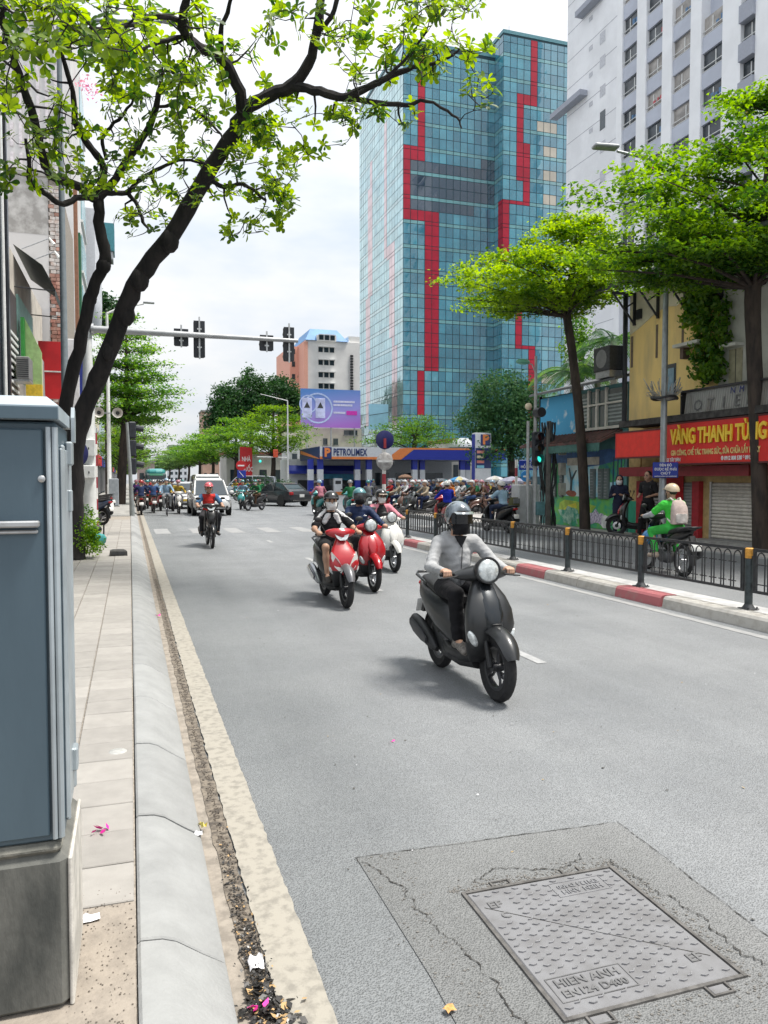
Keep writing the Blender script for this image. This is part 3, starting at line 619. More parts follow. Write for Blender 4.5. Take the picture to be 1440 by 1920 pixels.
mt = thing('meter_box', 'small grey meter box behind the shrub', 'meter box', (-1.36, 21.2, .15)); part('case', M('meter_grey', (.40, .39, .38), .5, var=.1), mt, lambda b: b.rbox((0, 0, 1.28), (.26, .2, .5), .012)); part('stand', STEEL, mt, lambda b: b.box(-.08, .08, -.05, .05, 0, 1.03))
def lamp_post(p, h, r0, label, arm=(1.6, 0, .25), m=None, headc=None):
    t = thing('street_lamp', label, 'street lamp', p); m = m or STEEL
    part('pole', m, t, lambda b: b.tube([(0, 0, 0), (0, 0, 1.2), (0, 0, 1.25), (0, 0, h)], [r0 * 1.25, r0 * 1.2, r0, r0 * .6], 12), True)
    part('base', m, t, lambda b: b.rbox((0, 0, .01), (r0 * 4, r0 * 4, .02), .004))
    a = Vector(arm); part('arm', m, t, lambda b: b.tube([(0, 0, h - .1), Vector((0, 0, h)) + a * .35 + Vector((0, 0, .1)), Vector((0, 0, h)) + a], [r0 * .55, r0 * .5, r0 * .4], 8), True)
    d = a.normalized(); part('lamp_head', M('lamp_head', (.30, .31, .32), .4, metal=.3), t, lambda b: b.rbox((Vector((0, 0, h)) + a + d * .3), (.62, .26, .09), .03, 0, Matrix.Rotation(math.atan2(d.y, d.x), 3, 'Z')))
    return t
lamp_post((-1.36, 18.8, .15), 11.5, .085, 'tall grey lamp post behind the leaning tree on the left', (2.2, 0, .5), M('lamp_grey', (.16, .19, .21), .45, var=.1))
p = onZ(206, 948, .15); lamp_post(p, 11.0, .12, 'white lamp post with loudspeakers beside the layered tree on the left', (2.0, 0, .6), WHITEP)
t = thing('loudspeaker_pair', 'pair of white horn loudspeakers clamped to the left lamp post', 'loudspeaker', (p.x, p.y - .2, onY(206, 775, p.y).z))
for sx in (-1, 1): hn = part('horn', M('horn_cream', (.58, .55, .50), .5), t, lambda b: b.lathe([(.06, .05), (.09, -.1), (.27, -.28), (.29, -.29), (.25, -.26), (.08, -.08)], (sx * .5, 0, 0), (0, 1, 0), 18), True); part('driver', DARK, hn, lambda b: b.ell((sx * .5, -.1, 0), (.12, .06, .12), 12, 6), True)
part('clamp', STEEL, t, lambda b: b.box(-.6, .6, .02, .06, -.03, .03))
p = onZ(248, 967, .15); t = thing('signal_pole', 'leaning thin grey pole with black signal heads at the pavement edge', 'signal pole', p)
zt = onY(238, 792, p.y).z - .15; xt = onY(238, 792, p.y).x - p.x
part('pole', M('pole_grey', (.22, .24, .24), .5), t, lambda b: b.tube([(0, 0, 0), (xt * .3, 0, zt * .4), (xt, 0, zt)], [.11, .08, .06], 10), True)
for k in range(3): part('signal_head', HEADM, t, lambda b: (b.rbox((.05, .3, zt - .3 - k * .75), (.3, .4, .7), .05), b.tube([(.2, .3, zt - .2 - k * .75), (.5, .3, zt - .25 - k * .75)], .13, 10, cap=False)))
# ---- buildings of the left row
BLK = M('frame_black', (.018, .02, .026), .35, var=.2, vs=4)
WALLW = M('wall_white', (.58, .57, .57), .85, col2=(.44, .43, .43), lo=.5, hi=.75, vs=.7, bump=.15, bs=30)
BRICK = M('brick', (.30, .13, .10), .85, col2=(.42, .26, .21), lo=.4, hi=.65, vs=3, bump=.4, bs=40, rnd=.25)
GLASSD = glassmat('glass_dark', (.03, .045, .055), .08); TEALP = M('panel_teal', (.30, .52, .47), .6, var=.1, vs=3)
A = thing('shop_building', 'black framed glass shopfront at the left edge of the photo', 'building', (-3.1, 8, .15))
part('wall', M('wall_grey_panel', (.36, .40, .42), .6, var=.1), A, lambda b: b.box(-5, -.06, 0, 14.8, 0, 11.5))
for k in range(6): part('pane', GLASSD, A, lambda b: b.box(-.05, -.02, .2 + k * 2.46, 2.4 + k * 2.46, 3.2, 11)); part('mullion', BLK, A, lambda b: b.box(-.06, .08, 2.42 + k * 2.46, 2.62 + k * 2.46, 0, 11.6))
part('corner_column', BLK, A, lambda b: (b.box(-.3, .10, 14.82, 15.05, 0, 11.6), b.box(-.02, .06, 14.55, 14.6, 0, 11.5))); part('downpipe', WHITEP, A, lambda b: b.tube([(.06, 14.2, 0), (.06, 14.2, 11.5)], .05, 8), True)
Bd = thing('white_brick_building', 'white rendered building with bare brick corner behind the leaning tree', 'building', (-2.55, 34, .15))
zt = onY(100, 340, 34).z
part('side_wall', WALLW, Bd, lambda b: b.box(-9, -.42, 0, 8, 0, zt))
part('corner_backing', MORTAR, Bd, lambda b: b.box(-.418, .0, .05, 8, 0, zt - .1))
bk = MB().rbox((0, 0, 0), (.20, .1, .072), .006).me('brick', BRICK); bkw = MB().rbox((0, 0, 0), (.20, .1, .072), .006).me('brick', M('brick_whitewash', (.55, .52, .50), .9, col2=(.38, .27, .23), lo=.45, hi=.7, vs=5, rnd=.2))
zr = [q * .152 for q in range(int((zt - .3) / .152))]
for i, z in enumerate(zr):
    for k in range(2): 
        xx = -.31 + k * .212 + (0 if i % 2 else .05)
        obj('brick', bk if (3.5 < z < 9.6 and (i * 7 + k * 3) % 11 > 1) or (i * 5 + k) % 9 == 0 else bkw, Bd, (xx, .02 + random.uniform(-.012, .008), .1 + z + .04), (random.uniform(-.04, .04), random.uniform(-.04, .04), random.uniform(-.05, .05)), (1, 1, 1.85))
part('damp_stain', M('stain_grey', (.30, .29, .28), .9, col2=(.50, .49, .48), vs=2.2, lo=.4, hi=.6), Bd, lambda b: b.box(-2.2, -.43, -.006, -.001, zt - 2.3, zt - .05))
part('parapet', CONC, Bd, lambda b: b.box(-2.3, .05, -.08, .4, zt - .02, zt + .12))
for k, (px_, py_) in enumerate(((92, 447), (102, 472))):
    q = onY(px_, py_, 30); t = thing('floodlight_arm', ('upper' if k == 0 else 'lower') + ' thin rod with a spotlight reaching out above the dark awning', 'spotlight', q)
    part('rod', STEEL, t, lambda b: b.tube([(-.9, 0, -.45), (0, 0, 0)], .018, 6)); part('lamp', WHITEP, t, lambda b: b.tube([(0, 0, .02), (.10, 0, -.12), (.16, 0, -.2)], [.035, .05, .07], 8), True)
Cd = thing('shop_house', 'old shop house with dark awning and green wall panels on the left', 'building', (-3.25, 23.6, .15))
part('wall', M('wall_cream', (.50, .46, .40), .85, var=.15, vs=1.2), Cd, lambda b: b.box(-6, 0, 0, 10.2, 0, 8.3))
part('teal_panel', TEALP, Cd, lambda b: b.box(.001, .06, 2.6, 6.4, 5.3, 7.2)); part('shutter', M('shutter_dark', (.06, .05, .05), .6), Cd, lambda b: b.box(.001, .05, .1, 2.3, 3, 7))
for k in range(14): part('grille_bar', WHITEP, Cd, lambda b: b.box(.06, .10, .2, 2.2, 3.1 + k * .2, 3.17 + k * .2))
def awning(t, y0, y1, z0, z1, x1): 
    part('awning', M('awning_black', (.024, .032, .030), .75, var=.2, vs=3), t, lambda b: b.add([(0, y0, z0), (0, y1, z0), (x1 * .7, y1, z0 - (z0 - z1) * .45), (x1 * .7, y0, z0 - (z0 - z1) * .45), (x1, y0, z1), (x1, y1, z1), (x1, y0, z1 - .25), (x1, y1, z1 - .25)], [(0, 1, 2, 3), (3, 2, 5, 4), (4, 5, 7, 6)]))
    part('awning_frame', BLK, t, lambda b: (b.tube([(0, y0 + .1, z1), (x1, y0 + .1, z1 - .05)], .02, 6), b.tube([(0, y1 - .1, z1), (x1, y1 - .1, z1 - .05)], .02, 6)))
awning(Cd, 2.2, 6.6, 8.6, 7.35, 1.15)
t = thing('air_conditioner', 'grey air conditioner unit hung under the green shop sign', 'air conditioner', (-3.0, 25.0, 4.55)); part('case', M('ac_grey', (.20, .20, .20), .5), t, lambda b: b.rbox((.1, 0, .35), (.35, .85, .65), .02)); part('grille', DARK, t, lambda b: [b.box(-.05, .25, -.43, -.426, .08 + k * .06, .11 + k * .06) for k in range(9)]); part('bracket', STEEL, t, lambda b: b.box(-.25, .28, -.4, .4, -.04, .02))
t = thing('green_shop_sign', 'green shop sign board with yellow foot on the left row', 'sign', (-3.1, 26.2, 4.3)); part('board', M('sign_green', (.04, .28, .05), .5, var=.1), t, lambda b: b.box(0, .1, -.3, .3, .3, 2.3)); part('side', M('sign_palegreen', (.36, .52, .22), .5), t, lambda b: b.prism([(.105, .3), (.55, .3), (.55, 1.3), (.105, 2.3)], -.1, .1, 'y')); part('foot', M('sign_yellow', (.70, .48, .04), .5, var=.15, vs=9), t, lambda b: b.box(.1, .55, -.15, .15, -.1, .295))
a = onY(72, 640, 27.6); c = onY(126, 746, 27.6)
t = thing('red_sign_box', 'large plain red sign box projecting over the left pavement', 'sign', (a.x, 27.6, c.z)); W = c.x - a.x; H = a.z - c.z
REDS = M('sign_red', (.52, .012, .018), .5, var=.08, vs=2)
part('panel', REDS, t, lambda b: b.prism([(0, H), (W, H), (W, H * .47), (W * .2, H * .47), (W * .2, H * .62), (0, H * .8)], -.12, .12, 'y')); part('lower_panel', REDS, t, lambda b: b.prism([(W * .2, H * .45), (W, H * .45), (W, -.05), (W * .22, -.05)], -.11, .11, 'y')); part('trim', WHITEP, t, lambda b: b.box(W * .2, W, -.13, -.111, H * .448, H * .472))
tl = thing('tall_pale_building', 'tall pale building with teal window strip behind the tree crown on the left', 'building', (-2.65, 44, .15))
part('wall', M('wall_pale', (.62, .61, .60), .8, var=.08, vs=.8), tl, lambda b: b.box(-8, 0, 0, 13, 0, 27))
for k in range(8): w_ = part('window', M('win_teal', (.22, .42, .46), .2, var=.1), tl, lambda b: b.box(.002, .05, 7.6, 12.4, 2 + k * 3.1, 4.2 + k * 3.1)); part('sill', WHITEP, w_, lambda b: b.box(.0, .12, 7.5, 12.5, 1.85 + k * 3.1, 1.99 + k * 3.1))
for k in range(8): w_ = part('window', GLASSD, tl, lambda b: b.box(-6.5, -5.2, -.04, -.002, 3 + k * 3.1, 4.6 + k * 3.1)); part('lattice', M('lattice_white', (.62, .58, .6), .8), tl, lambda b: [b.box(-4.6 + q * .42, -4.45 + q * .42, -.1, -.003, 14 + k * 1.5, 15.2 + k * 1.5) for q in range(10)])
part('brown_post', M('wood_brown', (.25, .12, .07), .7), tl, lambda b: b.box(.003, .18, .4, 1.0, 3, 17)); part('green_net', M('net_green', (.02, .12, .06), .8), tl, lambda b: b.box(.003, .25, 1.8, 2.6, 7, 15))
wv = thing('white_bay_building', 'white overhanging block with rounded foot behind the left tree trunks', 'building', (-3.9, 60, .15))
part('wall', WALLW, wv, lambda b: b.box(-6, .6, 0, 12, 0, 24)); part('bay', M('bay_white', (.60, .62, .66), .7, var=.05), wv, lambda b: b.loft([sring((1.1, 2, z), 1.0 * s, 2.0 * s, 16, 4, 'z') for z, s in ((12.3, .3), (12.5, .7), (13.2, .95), (14.5, 1.0), (21, 1.0))]), True)
bxx = part('balcony', M('balcony_teal', (.05, .22, .26), .4, var=.1), wv, lambda b: b.box(1.6, 3.0, 4, 6, 19.2, 21.3)); part('brace', STEEL, bxx, lambda b: b.box(1.6, 2.9, 4.2, 5.8, 18.6, 19.19))
for k in range(5): part('window', GLASSD, wv, lambda b: b.box(.602, .65, 3, 9, 2 + k * 3.2, 3.8 + k * 3.2))
heights = [12, 9, 14, 11, 16, 10, 13, 9, 15, 12]
descr = ['cream', 'pale blue', 'white', 'beige', 'grey', 'pink', 'ochre', 'light grey', 'off white', 'tan']
hc = [(.55, .5, .4), (.42, .5, .58), (.6, .6, .6), (.5, .44, .36), (.4, .41, .43), (.56, .42, .4), (.52, .4, .2), (.5, .51, .53), (.6, .58, .52), (.46, .36, .26)]
order = ['nearest', 'second', 'third', 'fourth', 'fifth', 'sixth', 'seventh', 'eighth', 'ninth', 'farthest']
for i, h in enumerate(heights):
    y = 73 + i * 17; t = thing('row_house', f'{descr[i]} row house on the left street side, {order[i]} of the far row', 'building', (-3.1, y, .15), 0, 'far row houses on the left')
    part('wall', M('rowwall%d' % i, hc[i], .85, var=.12, vs=.8), t, lambda b: b.box(-9, 0, 0, 16.6, 0, h)); part('roof', CONC, t, lambda b: b.box(-9.2, .25, -.1, 16.7, h + .002, h + .25)); part('shopfront', M('shop_dark', (.08, .08, .09), .4), t, lambda b: b.box(.002, .08, .6, 16, .1, 2.8)); part('sign_board', M('rsign%d' % i, [(.5, .02, .03), (.02, .05, .35), (.6, .5, .05), (.03, .3, .12)][i % 4], .5), t, lambda b: b.box(.002, .25, .5, 16, 2.9, 3.9))
    for k in range(int((h - 5) // 3)):
        for q in range(4): part('window', GLASSD, t, lambda b: b.box(.002, .05, 1 + q * 4, 3 + q * 4, 5 + k * 3, 6.6 + k * 3))
# projecting signs along the left row
for i, (y, x0, x1, z0, z1, col, lab, ch) in enumerate([(37, -2.25, -1.72, 3.3, 7.6, (.015, .03, .22), 'tall narrow dark blue sign with white letters over the left pavement', 'ET'), (33, -2.35, -1.85, 3.6, 7.2, (.62, .62, .64), 'narrow white sign hanging beside the tall blue sign', ''), (41, -2.2, -1.6, 2.6, 4.2, (.5, .45, .4), 'small beige sign under the blue sign on the left row', '')]):
    t = thing('projecting_sign', lab, 'sign', (x0, y, z0)); part('panel', M('psign%d' % i, col, .5, var=.08), t, lambda b: b.rbox(((x1 - x0) / 2, 0, (z1 - z0) / 2), (x1 - x0, .12, z1 - z0), .02)); part('bracket', STEEL, t, lambda b: b.box(-.5, -.001, -.02, .02, .3, .36))
    for k, c_ in enumerate(ch): text('letter', c_, M('letter_white', (.8, .8, .8), .5, var=0), t, .5, ((x1 - x0) / 2, -.065, 1.5 - k * .7), ROT_FRONT, .006, .012)
p = onZ(214, 950, .15); t = thing('steel_kiosk', 'narrow grey steel box standing on the left pavement by the tree', 'cabinet', p); part('case', M('kiosk_grey', (.30, .33, .36), .5, var=.1), t, lambda b: b.rbox((0, 0, .8), (.5, .5, 1.5), .03)); part('base', CONC, t, lambda b: b.box(-.3, .3, -.3, .3, 0, .048))
# ================================================================ right row of old shops
def pix(p):
    v = (p[0], p[1], p[2] - EYE); f = v[0] * _s * _cp + v[1] * _c * _cp - v[2] * _sp
    return CX + F * (v[0] * _c - v[1] * _s) / f, CY - F * (v[0] * _s * _sp + v[1] * _c * _sp + v[2] * _cp) / f
RX = 13.6
YX = lambda px, X=RX: onX(px, 900, X).y
ZX = lambda px, py_, X=RX: onX(px, py_, X).z
CREAMF = M('frame_cream', (.56, .54, .48), .6, var=.08); WINGREY = glassmat('glass_greygreen', (.055, .085, .085), .12)
bl = thing('mural_building', 'low shop with blue sky panel above and painted jungle mural below', 'building', (0, 0, 0))
y0, y1 = YX(1176), YX(1014); zr = ZX(1176, 712); ze = ZX(1100, 822)
part('wall', M('wall_teal', (.10, .24, .24), .8, var=.15, vs=2), bl, lambda b: b.box(RX, RX + 5, y0 + .02, y1, .15, zr - .05))
SKYB = M('sky_mural', (.06, .38, .66), .6, col2=(.55, .70, .78), lo=.58, hi=.72, vs=2.6, detail=3)
part('sky_panel', SKYB, bl, lambda b: b.box(RX - .07, RX - .002, YX(1081), y1 - .06, ze + .18, zr - .1))
part('panel_frame', BLK, bl, lambda b: (b.box(RX - .09, RX, y1 - .055, y1 + .02, ze + .1, zr), b.box(RX - .09, RX - .071, YX(1081), y1 - .06, ze + .10, ze + .178)))
roof = part('roof', M('roof_dark', (.09, .095, .10), .7, var=.3, vs=3), bl, lambda b: b.prism([(RX - .45, zr - .02), (RX - .42, zr + .06), (RX + 5, zr + 1.4), (RX + 5, zr + 1.3)], y0 + .02, y1 + .1, 'y'))
wx = [1174, 1138.5, 1121, 1105.5, 1083]; zb, zm = ze + .30, zr - .62
for i in range(4):
    a, c = YX(wx[i]), YX(wx[i + 1])
    for (q0, q1, nm) in ((zb, zm, 'pane'), (zm + .06, zr - .16, 'pane')):
        part(nm, WINGREY, bl, lambda b: b.box(RX - .03, RX - .003, a + .03, c - .03, q0 + .03, q1 - .02))
    part('mullion', CREAMF, bl, lambda b: b.box(RX - .09, RX - .004, c - .045, c + .045, zb, zr - .12))
    for k in range(8):
        if i in (0, 3): part('blind_slat', M('blind', (.30, .34, .33), .6), bl, lambda b: b.box(RX - .036, RX - .031, a + .05, c - .05, zb + .12 + k * .11, zb + .17 + k * .11))
part('transom', CREAMF, bl, lambda b: b.box(RX - .092, RX - .0045, y0 + .05, YX(1083), zm, zm + .06)); part('sill', CREAMF, bl, lambda b: b.box(RX - .14, RX - .002, y0 + .04, YX(1081), zb - .08, zb))
part('jamb', CREAMF, bl, lambda b: b.box(RX - .095, RX - .004, y0 + .03, y0 + .12, zb, zr - .12))
TILE = M('tile_brownred', (.17, .085, .075), .8, col2=(.09, .06, .055), vs=5, bump=.3, bs=20)
part('eave', TILE, bl, lambda b: (b.prism([(RX - .75, ze - .22), (RX - .76, ze - .15), (RX, ze + .18), (RX, ze + .08)], y0 + .25, y1 + .15, 'y')))
n_ = int((y1 - y0 - .2) / .2); rdg = MB().tube([(RX - .77, 0, ze - .14), (RX - .02, 0, ze + .19)], .035, 6).me('roof_tile', TILE, True)
for k in range(n_): obj('roof_tile', rdg, bl, (0, y0 + .4 + k * .2, 0))
part('valance', M('valance_green', (.06, .16, .14), .7), bl, lambda b: [b.prism([(y0 + .3 + k * .14, ze - .23), (y0 + .44 + k * .14, ze - .23), (y0 + .44 + k * .14, ze - .42), (y0 + .37 + k * .14, ze - .48), (y0 + .3 + k * .14, ze - .42)], RX - .75, RX - .735, 'x') for k in range(int((y1 - y0 - .3) / .14))])
# the mural: flat paint on the ground floor wall
MX = RX - .012; zg = .16; zt = ze - .5
PK = [0]
def paint(nm, col, poly, k, var=.2, vs=4, col2=None):
    PK[0] += 1; br = lambda c: tuple(min(.9, v * 1.5) for v in c) if c else None
    part(nm, M('mural_' + nm + str(PK[0]), br(col), .6, var=var, vs=vs, col2=br(col2)), bl, lambda b: b.prism(poly, MX - .0015 * PK[0], RX - .001, 'x'))
my0, my1 = YX(1181) + .3, YX(1027); W = my1 - my0; mp_ = lambda u, v: (my1 - u * W, zg + v * (zt - zg))   # u from left to right as seen from the street
rect = lambda u0, u1, v0, v1: [mp_(u0, v0), mp_(u1, v0), mp_(u1, v1), mp_(u0, v1)]
r = random.Random(3)
paint('mural_ground', (.045, .30, .17), rect(0, 1, 0, .42), 1, col2=(.12, .38, .08)); paint('mural_sky', (.16, .46, .66), rect(0, 1, .421, 1), 1, col2=(.50, .66, .72), vs=2.2)
def blob(u, v, ru, rv, k, nm, col, n=12, jag=.25, **kw): paint(nm, col, [mp_(u + ru * cos(2 * pi * i / n) * r.uniform(1 - jag, 1 + jag), v + rv * sin(2 * pi * i / n) * r.uniform(1 - jag, 1 + jag)) for i in range(n)], k, **kw)
blob(.12, .66, .13, .34, 2, 'mural_foliage', (.04, .22, .13), col2=(.10, .34, .10)); blob(.87, .80, .14, .2, 2, 'mural_foliage', (.02, .16, .20), col2=(.06, .28, .10)); blob(.55, .95, .5, .10, 2, 'mural_shade', (.03, .09, .22))
blob(.42, .26, .26, .10, 3, 'mural_meadow', (.30, .42, .06)); paint('mural_yellow', (.68, .55, .05), [mp_(.19, .16), mp_(.26, .13), mp_(.44, .27), mp_(.42, .33), mp_(.31, .29)], 4)
blob(.33, .14, .14, .12, 4, 'mural_bush', (.03, .24, .16), jag=.5, n=18, col2=(.35, .5, .4)); blob(.68, .14, .13, .10, 4, 'mural_flowers', (.55, .50, .58), jag=.5, n=20, col2=(.25, .22, .32), vs=14); blob(.80, .1, .05, .09, 5, 'mural_rabbit', (.72, .70, .68), jag=.1)
paint('mural_trunk', (.03, .05, .06), [mp_(.335, .42), mp_(.36, .42), mp_(.37, .64), mp_(.43, .78), mp_(.42, .79), mp_(.36, .68), mp_(.33, .82), mp_(.32, .82), mp_(.345, .64)], 5); blob(.36, .46, .07, .045, 6, 'mural_deer', (.24, .07, .04), jag=.15)
for u in (.88, .93, .97): paint('mural_trunk', (.03, .06, .10), [mp_(u, .42), mp_(u + .012, .42), mp_(u + .02, .95), mp_(u + .008, .95)], 3)
paint('mural_door_panel', (.42, .40, .34), rect(.30, .72, .855, .96), 6)
for u in (.10, .20, .62, .72, .79):
    w_ = part('shutter_window', M('shutter_bluegrey', (.14, .18, .18), .6), bl, lambda b: b.prism(rect(u, u + (.045 if u < .5 else .06), .40, .80), MX - .055, RX - .0015, 'x'))
    part('louvre', M('louvre_grey', (.24, .27, .27), .6), w_, lambda b: [b.prism(rect(u + .006, u + .04, .42 + q * .04, .44 + q * .04), MX - .065, MX - .056, 'x') for q in range(9)])
# ---- old yellow house
OCH = M('wall_ochre', (.84, .61, .24), .85, col2=(.55, .42, .21), lo=.45, hi=.75, vs=1.9, bump=.2, bs=25, stretch=(1, 1, .25))
CRM = M('wall_oldcream', (.70, .64, .45), .85, col2=(.54, .49, .36), vs=2, bump=.2, bs=25); GRYW = M('wall_oldgrey', (.60, .60, .54), .85, col2=(.40, .39, .34), lo=.45, hi=.75, vs=1.1, bump=.25, bs=20)
ye = thing('yellow_house', 'old two storey ochre house with peeling walls above the jewellery shop', 'building', (0, 0, 0))
ya, yb = -2.0, YX(1179); zroof = ZX(1180, 552); zband = ZX(1240, 605); zs = ZX(1200, 810)
ysp = YX(1345)
part('wall', OCH, ye, lambda b: b.box(RX - .02, RX + 6, ysp, yb, zs - .3, zband + .9))
part('upper_band', CRM, ye, lambda b: b.prism([(ysp + .002, zroof), (yb + .004, zroof), (yb + .004, zband - .1)] + [(ysp + (yb - ysp) * (1 - q / 9), zband + random.uniform(-.1, .1) + .08 * q) for q in range(1, 10)][:-1] + [(ysp + .002, zband + .6)], RX - .035, RX + 5.9, 'x'))
part('grey_wall', GRYW, ye, lambda b: b.box(RX - .03, RX + 6, ya, ysp - .002, 3.2, zroof + .2))
part('ground_wall', M('wall_dimyellow', (.52, .38, .17), .8, var=.15), ye, lambda b: b.box(RX + .02, RX + 6, ya, yb, .15, zs - .301))
part('green_dado', M('dado_green', (.03, .33, .20), .7, var=.1), ye, lambda b: b.box(RX - .01, RX + .019, YX(1201), yb - .01, .15, 1.05))
part('pilaster', M('wall_dimyellow', (.52, .38, .17)), ye, lambda b: b.box(RX - .005, RX + .018, YX(1201), yb - .01, 1.052, zs - .32))
part('roof', M('roof_sheet', (.10, .105, .11), .6, var=.3, vs=2), ye, lambda b: b.prism([(RX - .95, zroof + .02), (RX - .95, zroof + .10), (RX + 6, zroof + 2.4), (RX + 6, zroof + 2.3)], ya, yb + .5, 'y'))
rbm = MB().tube([(RX - .97, 0, zroof + .10), (RX + 5.9, 0, zroof + 2.37)], .03, 5).me('roof_rib', M('roof_sheet', ()), True)
for k in range(70): obj('roof_rib', rbm, ye, (0, ya + .1 + k * (yb + .3 - ya) / 70, 0))
for px_ in (1185, 1228, 1278, 1345):
    y = YX(px_) - .1
    part('roof_bracket', BLK, ye, lambda b: (b.box(RX - .8, RX - .036, y - .03, y + .03, zroof - .12, zroof - .05), b.box(RX - .10, RX - .037, y - .031, y + .031, zroof - .95, zroof - .121), b.tube([(RX - .75, y, zroof - .12), (RX - .08, y, zroof - .9)], .03, 6), b.tube([(RX - .4, y, zroof - .5), (RX - .09, y, zroof - .3)], .022, 6)))
for px_, q0, q1 in ((1229, 610, 672), (1277, 606, 658), (1183, 632, 690)): part('peeled_strip', M('peel_brown', (.16, .12, .085), .9), ye, lambda b: b.box(RX - .028, RX - .0205, YX(px_ + 2), YX(px_ - 2), ZX(px_, q1), ZX(px_, q0)))
w_ = part('window', GLASSD, ye, lambda b: b.box(RX - .03, RX - .021, YX(1266), YX(1241), ZX(1253, 752), ZX(1253, 684))); part('pane', M('pane_blue', (.20, .32, .40), .15), w_, lambda b: b.box(RX - .05, RX - .0301, YX(1264) + .02, YX(1246), ZX(1253, 748), ZX(1253, 692)))
part('ledge', GRYW, ye, lambda b: b.box(RX - .45, RX - .021, YX(1330), YX(1284), ZX(1300, 652), ZX(1300, 652) + .08)); part('lamp_box', M('box_brown', (.12, .08, .06), .7), ye, lambda b: b.box(RX - .3, RX - .1, YX(1295), YX(1289), ZX(1290, 675), ZX(1290, 654)))
part('vent', BLK, ye, lambda b: b.box(RX - .1, RX - .036, YX(1202), YX(1194), ZX(1198, 600), ZX(1198, 582)))
dw = part('shuttered_window', M('shutter_khaki', (.40, .37, .25), .7, var=.15), ye, lambda b: b.box(RX - .06, RX - .031, YX(1390), YX(1366), ZX(1378, 728), ZX(1378, 655))); part('shutter_joint', BLK, dw, lambda b: b.box(RX - .066, RX - .061, YX(1379.5), YX(1378.5), ZX(1378, 727), ZX(1378, 656)))
part('hood', GRYW, dw, lambda b: b.box(RX - .3, RX - .032, YX(1393), YX(1363), ZX(1378, 652), ZX(1378, 652) + .07))
part('corner_pipe', BLK, ye, lambda b: b.tube([(RX - .1, yb + .12, 3.2), (RX - .1, yb + .12, zroof)], .07, 8), True)
part('side_wall', WALLW, ye, lambda b: b.box(RX + .01, RX + 5.9, yb + .001, yb + .05, zs, zroof))
t = thing('window_air_conditioner', 'dark air conditioner unit between the blue shop roof and ochre house', 'air conditioner', (RX - .2, yb + .7, zr + .25)); part('case', DARK, t, lambda b: b.rbox((0, 0, .4), (.6, .8, .7), .02)); part('stand', STEEL, t, lambda b: b.box(-.25, .25, -.35, .35, -.15, .049)); part('fan_grille', M('ac_grille', (.2, .2, .2), .5), t, lambda b: b.lathe([(.27, .30), (.05, .32), (0, .32)], (0, 0, .4), (-1, 0, 0), 16), True)
# corrugated old sign
t = thing('corrugated_sign', 'rusty corrugated metal signboard with faded letters above the red shop sign', 'sign', (RX - .7, 0, 0)); za, zb_ = ZX(1290, 784, RX - .7), ZX(1290, 735, RX - .7); c0, c1 = YX(1480, RX - .7), YX(1277, RX - .7)
nb_ = int((c1 - c0) / .075)
RUSTY = M('metal_weathered', (.34, .34, .32), .6, metal=.25, col2=(.19, .165, .14), lo=.45, hi=.75, vs=3, stretch=(1, 1, .3)); rib = MB().prism([(-.037, 0), (-.02, 0), (-.012, -.02), (.012, -.02), (.02, 0), (.037, 0), (.037, .006), (-.037, .006)], za - ZX(1290, 784, RX - .7), zb_ - za, 'z')
ribm = mesh('sheet_rib', [(v[1], v[0], v[2]) for v in rib.v], [f[::-1] for f in rib.f], RUSTY)
for k in range(nb_): obj('sheet_rib', ribm, t, (0, c0 + k * .075 + .04, za), (0, .12, 0))
part('frame', BLK, t, lambda b: (b.box(-.03, .06, c0, c1 + .04, za - .06, za - .004), b.box(-.0, .2, c0, c1 + .05, zb_ + .005, zb_ + .05), b.box(.02, .7, c1 + .06, c1 + .1, za - .05, zb_ + .03)))
FADE = M('letter_faded', (.13, .13, .13), .7, var=.3, vs=10)
for k, c_ in enumerate('OTIEN'): text('faded_letter', c_, FADE, t, .38, (-.035 + (zb_ - za) * .05, c1 - .55 - k * .42, (za + zb_) / 2 - .05), (pi / 2 - .12, 0, -pi / 2), .004)
text('faded_letter', 'N  M', M('letter_navy', (.03, .04, .16), .6), t, .2, (-.0, c1 - 1.8, zb_ - .12), (pi / 2 - .12, 0, -pi / 2), .004)
# red shop signs
def redbox(name, label, X, pa, pb, z0, z1, dep=.25):
    t = thing(name, label, 'sign', (X, 0, 0)); part('panel', M('shop_red', (.68, .02, .016), .45, var=.08, vs=1.5), t, lambda b: b.box(0, dep, YX(pb, X), YX(pa, X), z0, z1)); part('edge', M('edge_dark', (.10, .02, .02), .6), t, lambda b: (b.box(-.012, dep, YX(pb, X), YX(pa, X) + .01, z1 + .001, z1 + .04), b.box(-.012, -.001, YX(pb, X), YX(pa, X), z0 - .03, z0 + .012))); return t
SX = RX - .75
t1 = redbox('plain_red_sign', 'plain bright red sign panel left of the lamp post', SX, 1153, 1239, ZX(1180, 858, SX), ZX(1180, 811, SX)); zq0, zq1 = ZX(1340, 868, SX), ZX(1340, 788, SX)
part('fascia_face', M('shop_red_bright', (.82, .03, .02), .4, var=.06), t1, lambda b: b.box(-.008, -.001, YX(1236, SX), YX(1156, SX), ZX(1180, 856, SX), ZX(1180, 813, SX)))
t2 = redbox('jewellery_sign', 'red jewellery shop sign with large yellow raised lettering', SX, 1247, 1500, zq0, zq1)
YL = M('letter_yellow', (.92, .62, .05), .4, var=.05); WL = M('letter_white', (.8, .8, .8)); yl = YX(1258, SX); H = zq1 - zq0
text('lettering', 'VÀNG THANH TÙNG', YL, t2, H * .52, (-.02, yl, zq0 + H * .66), ROT_SIDE, .02, .016, 'LEFT', sx=.615)
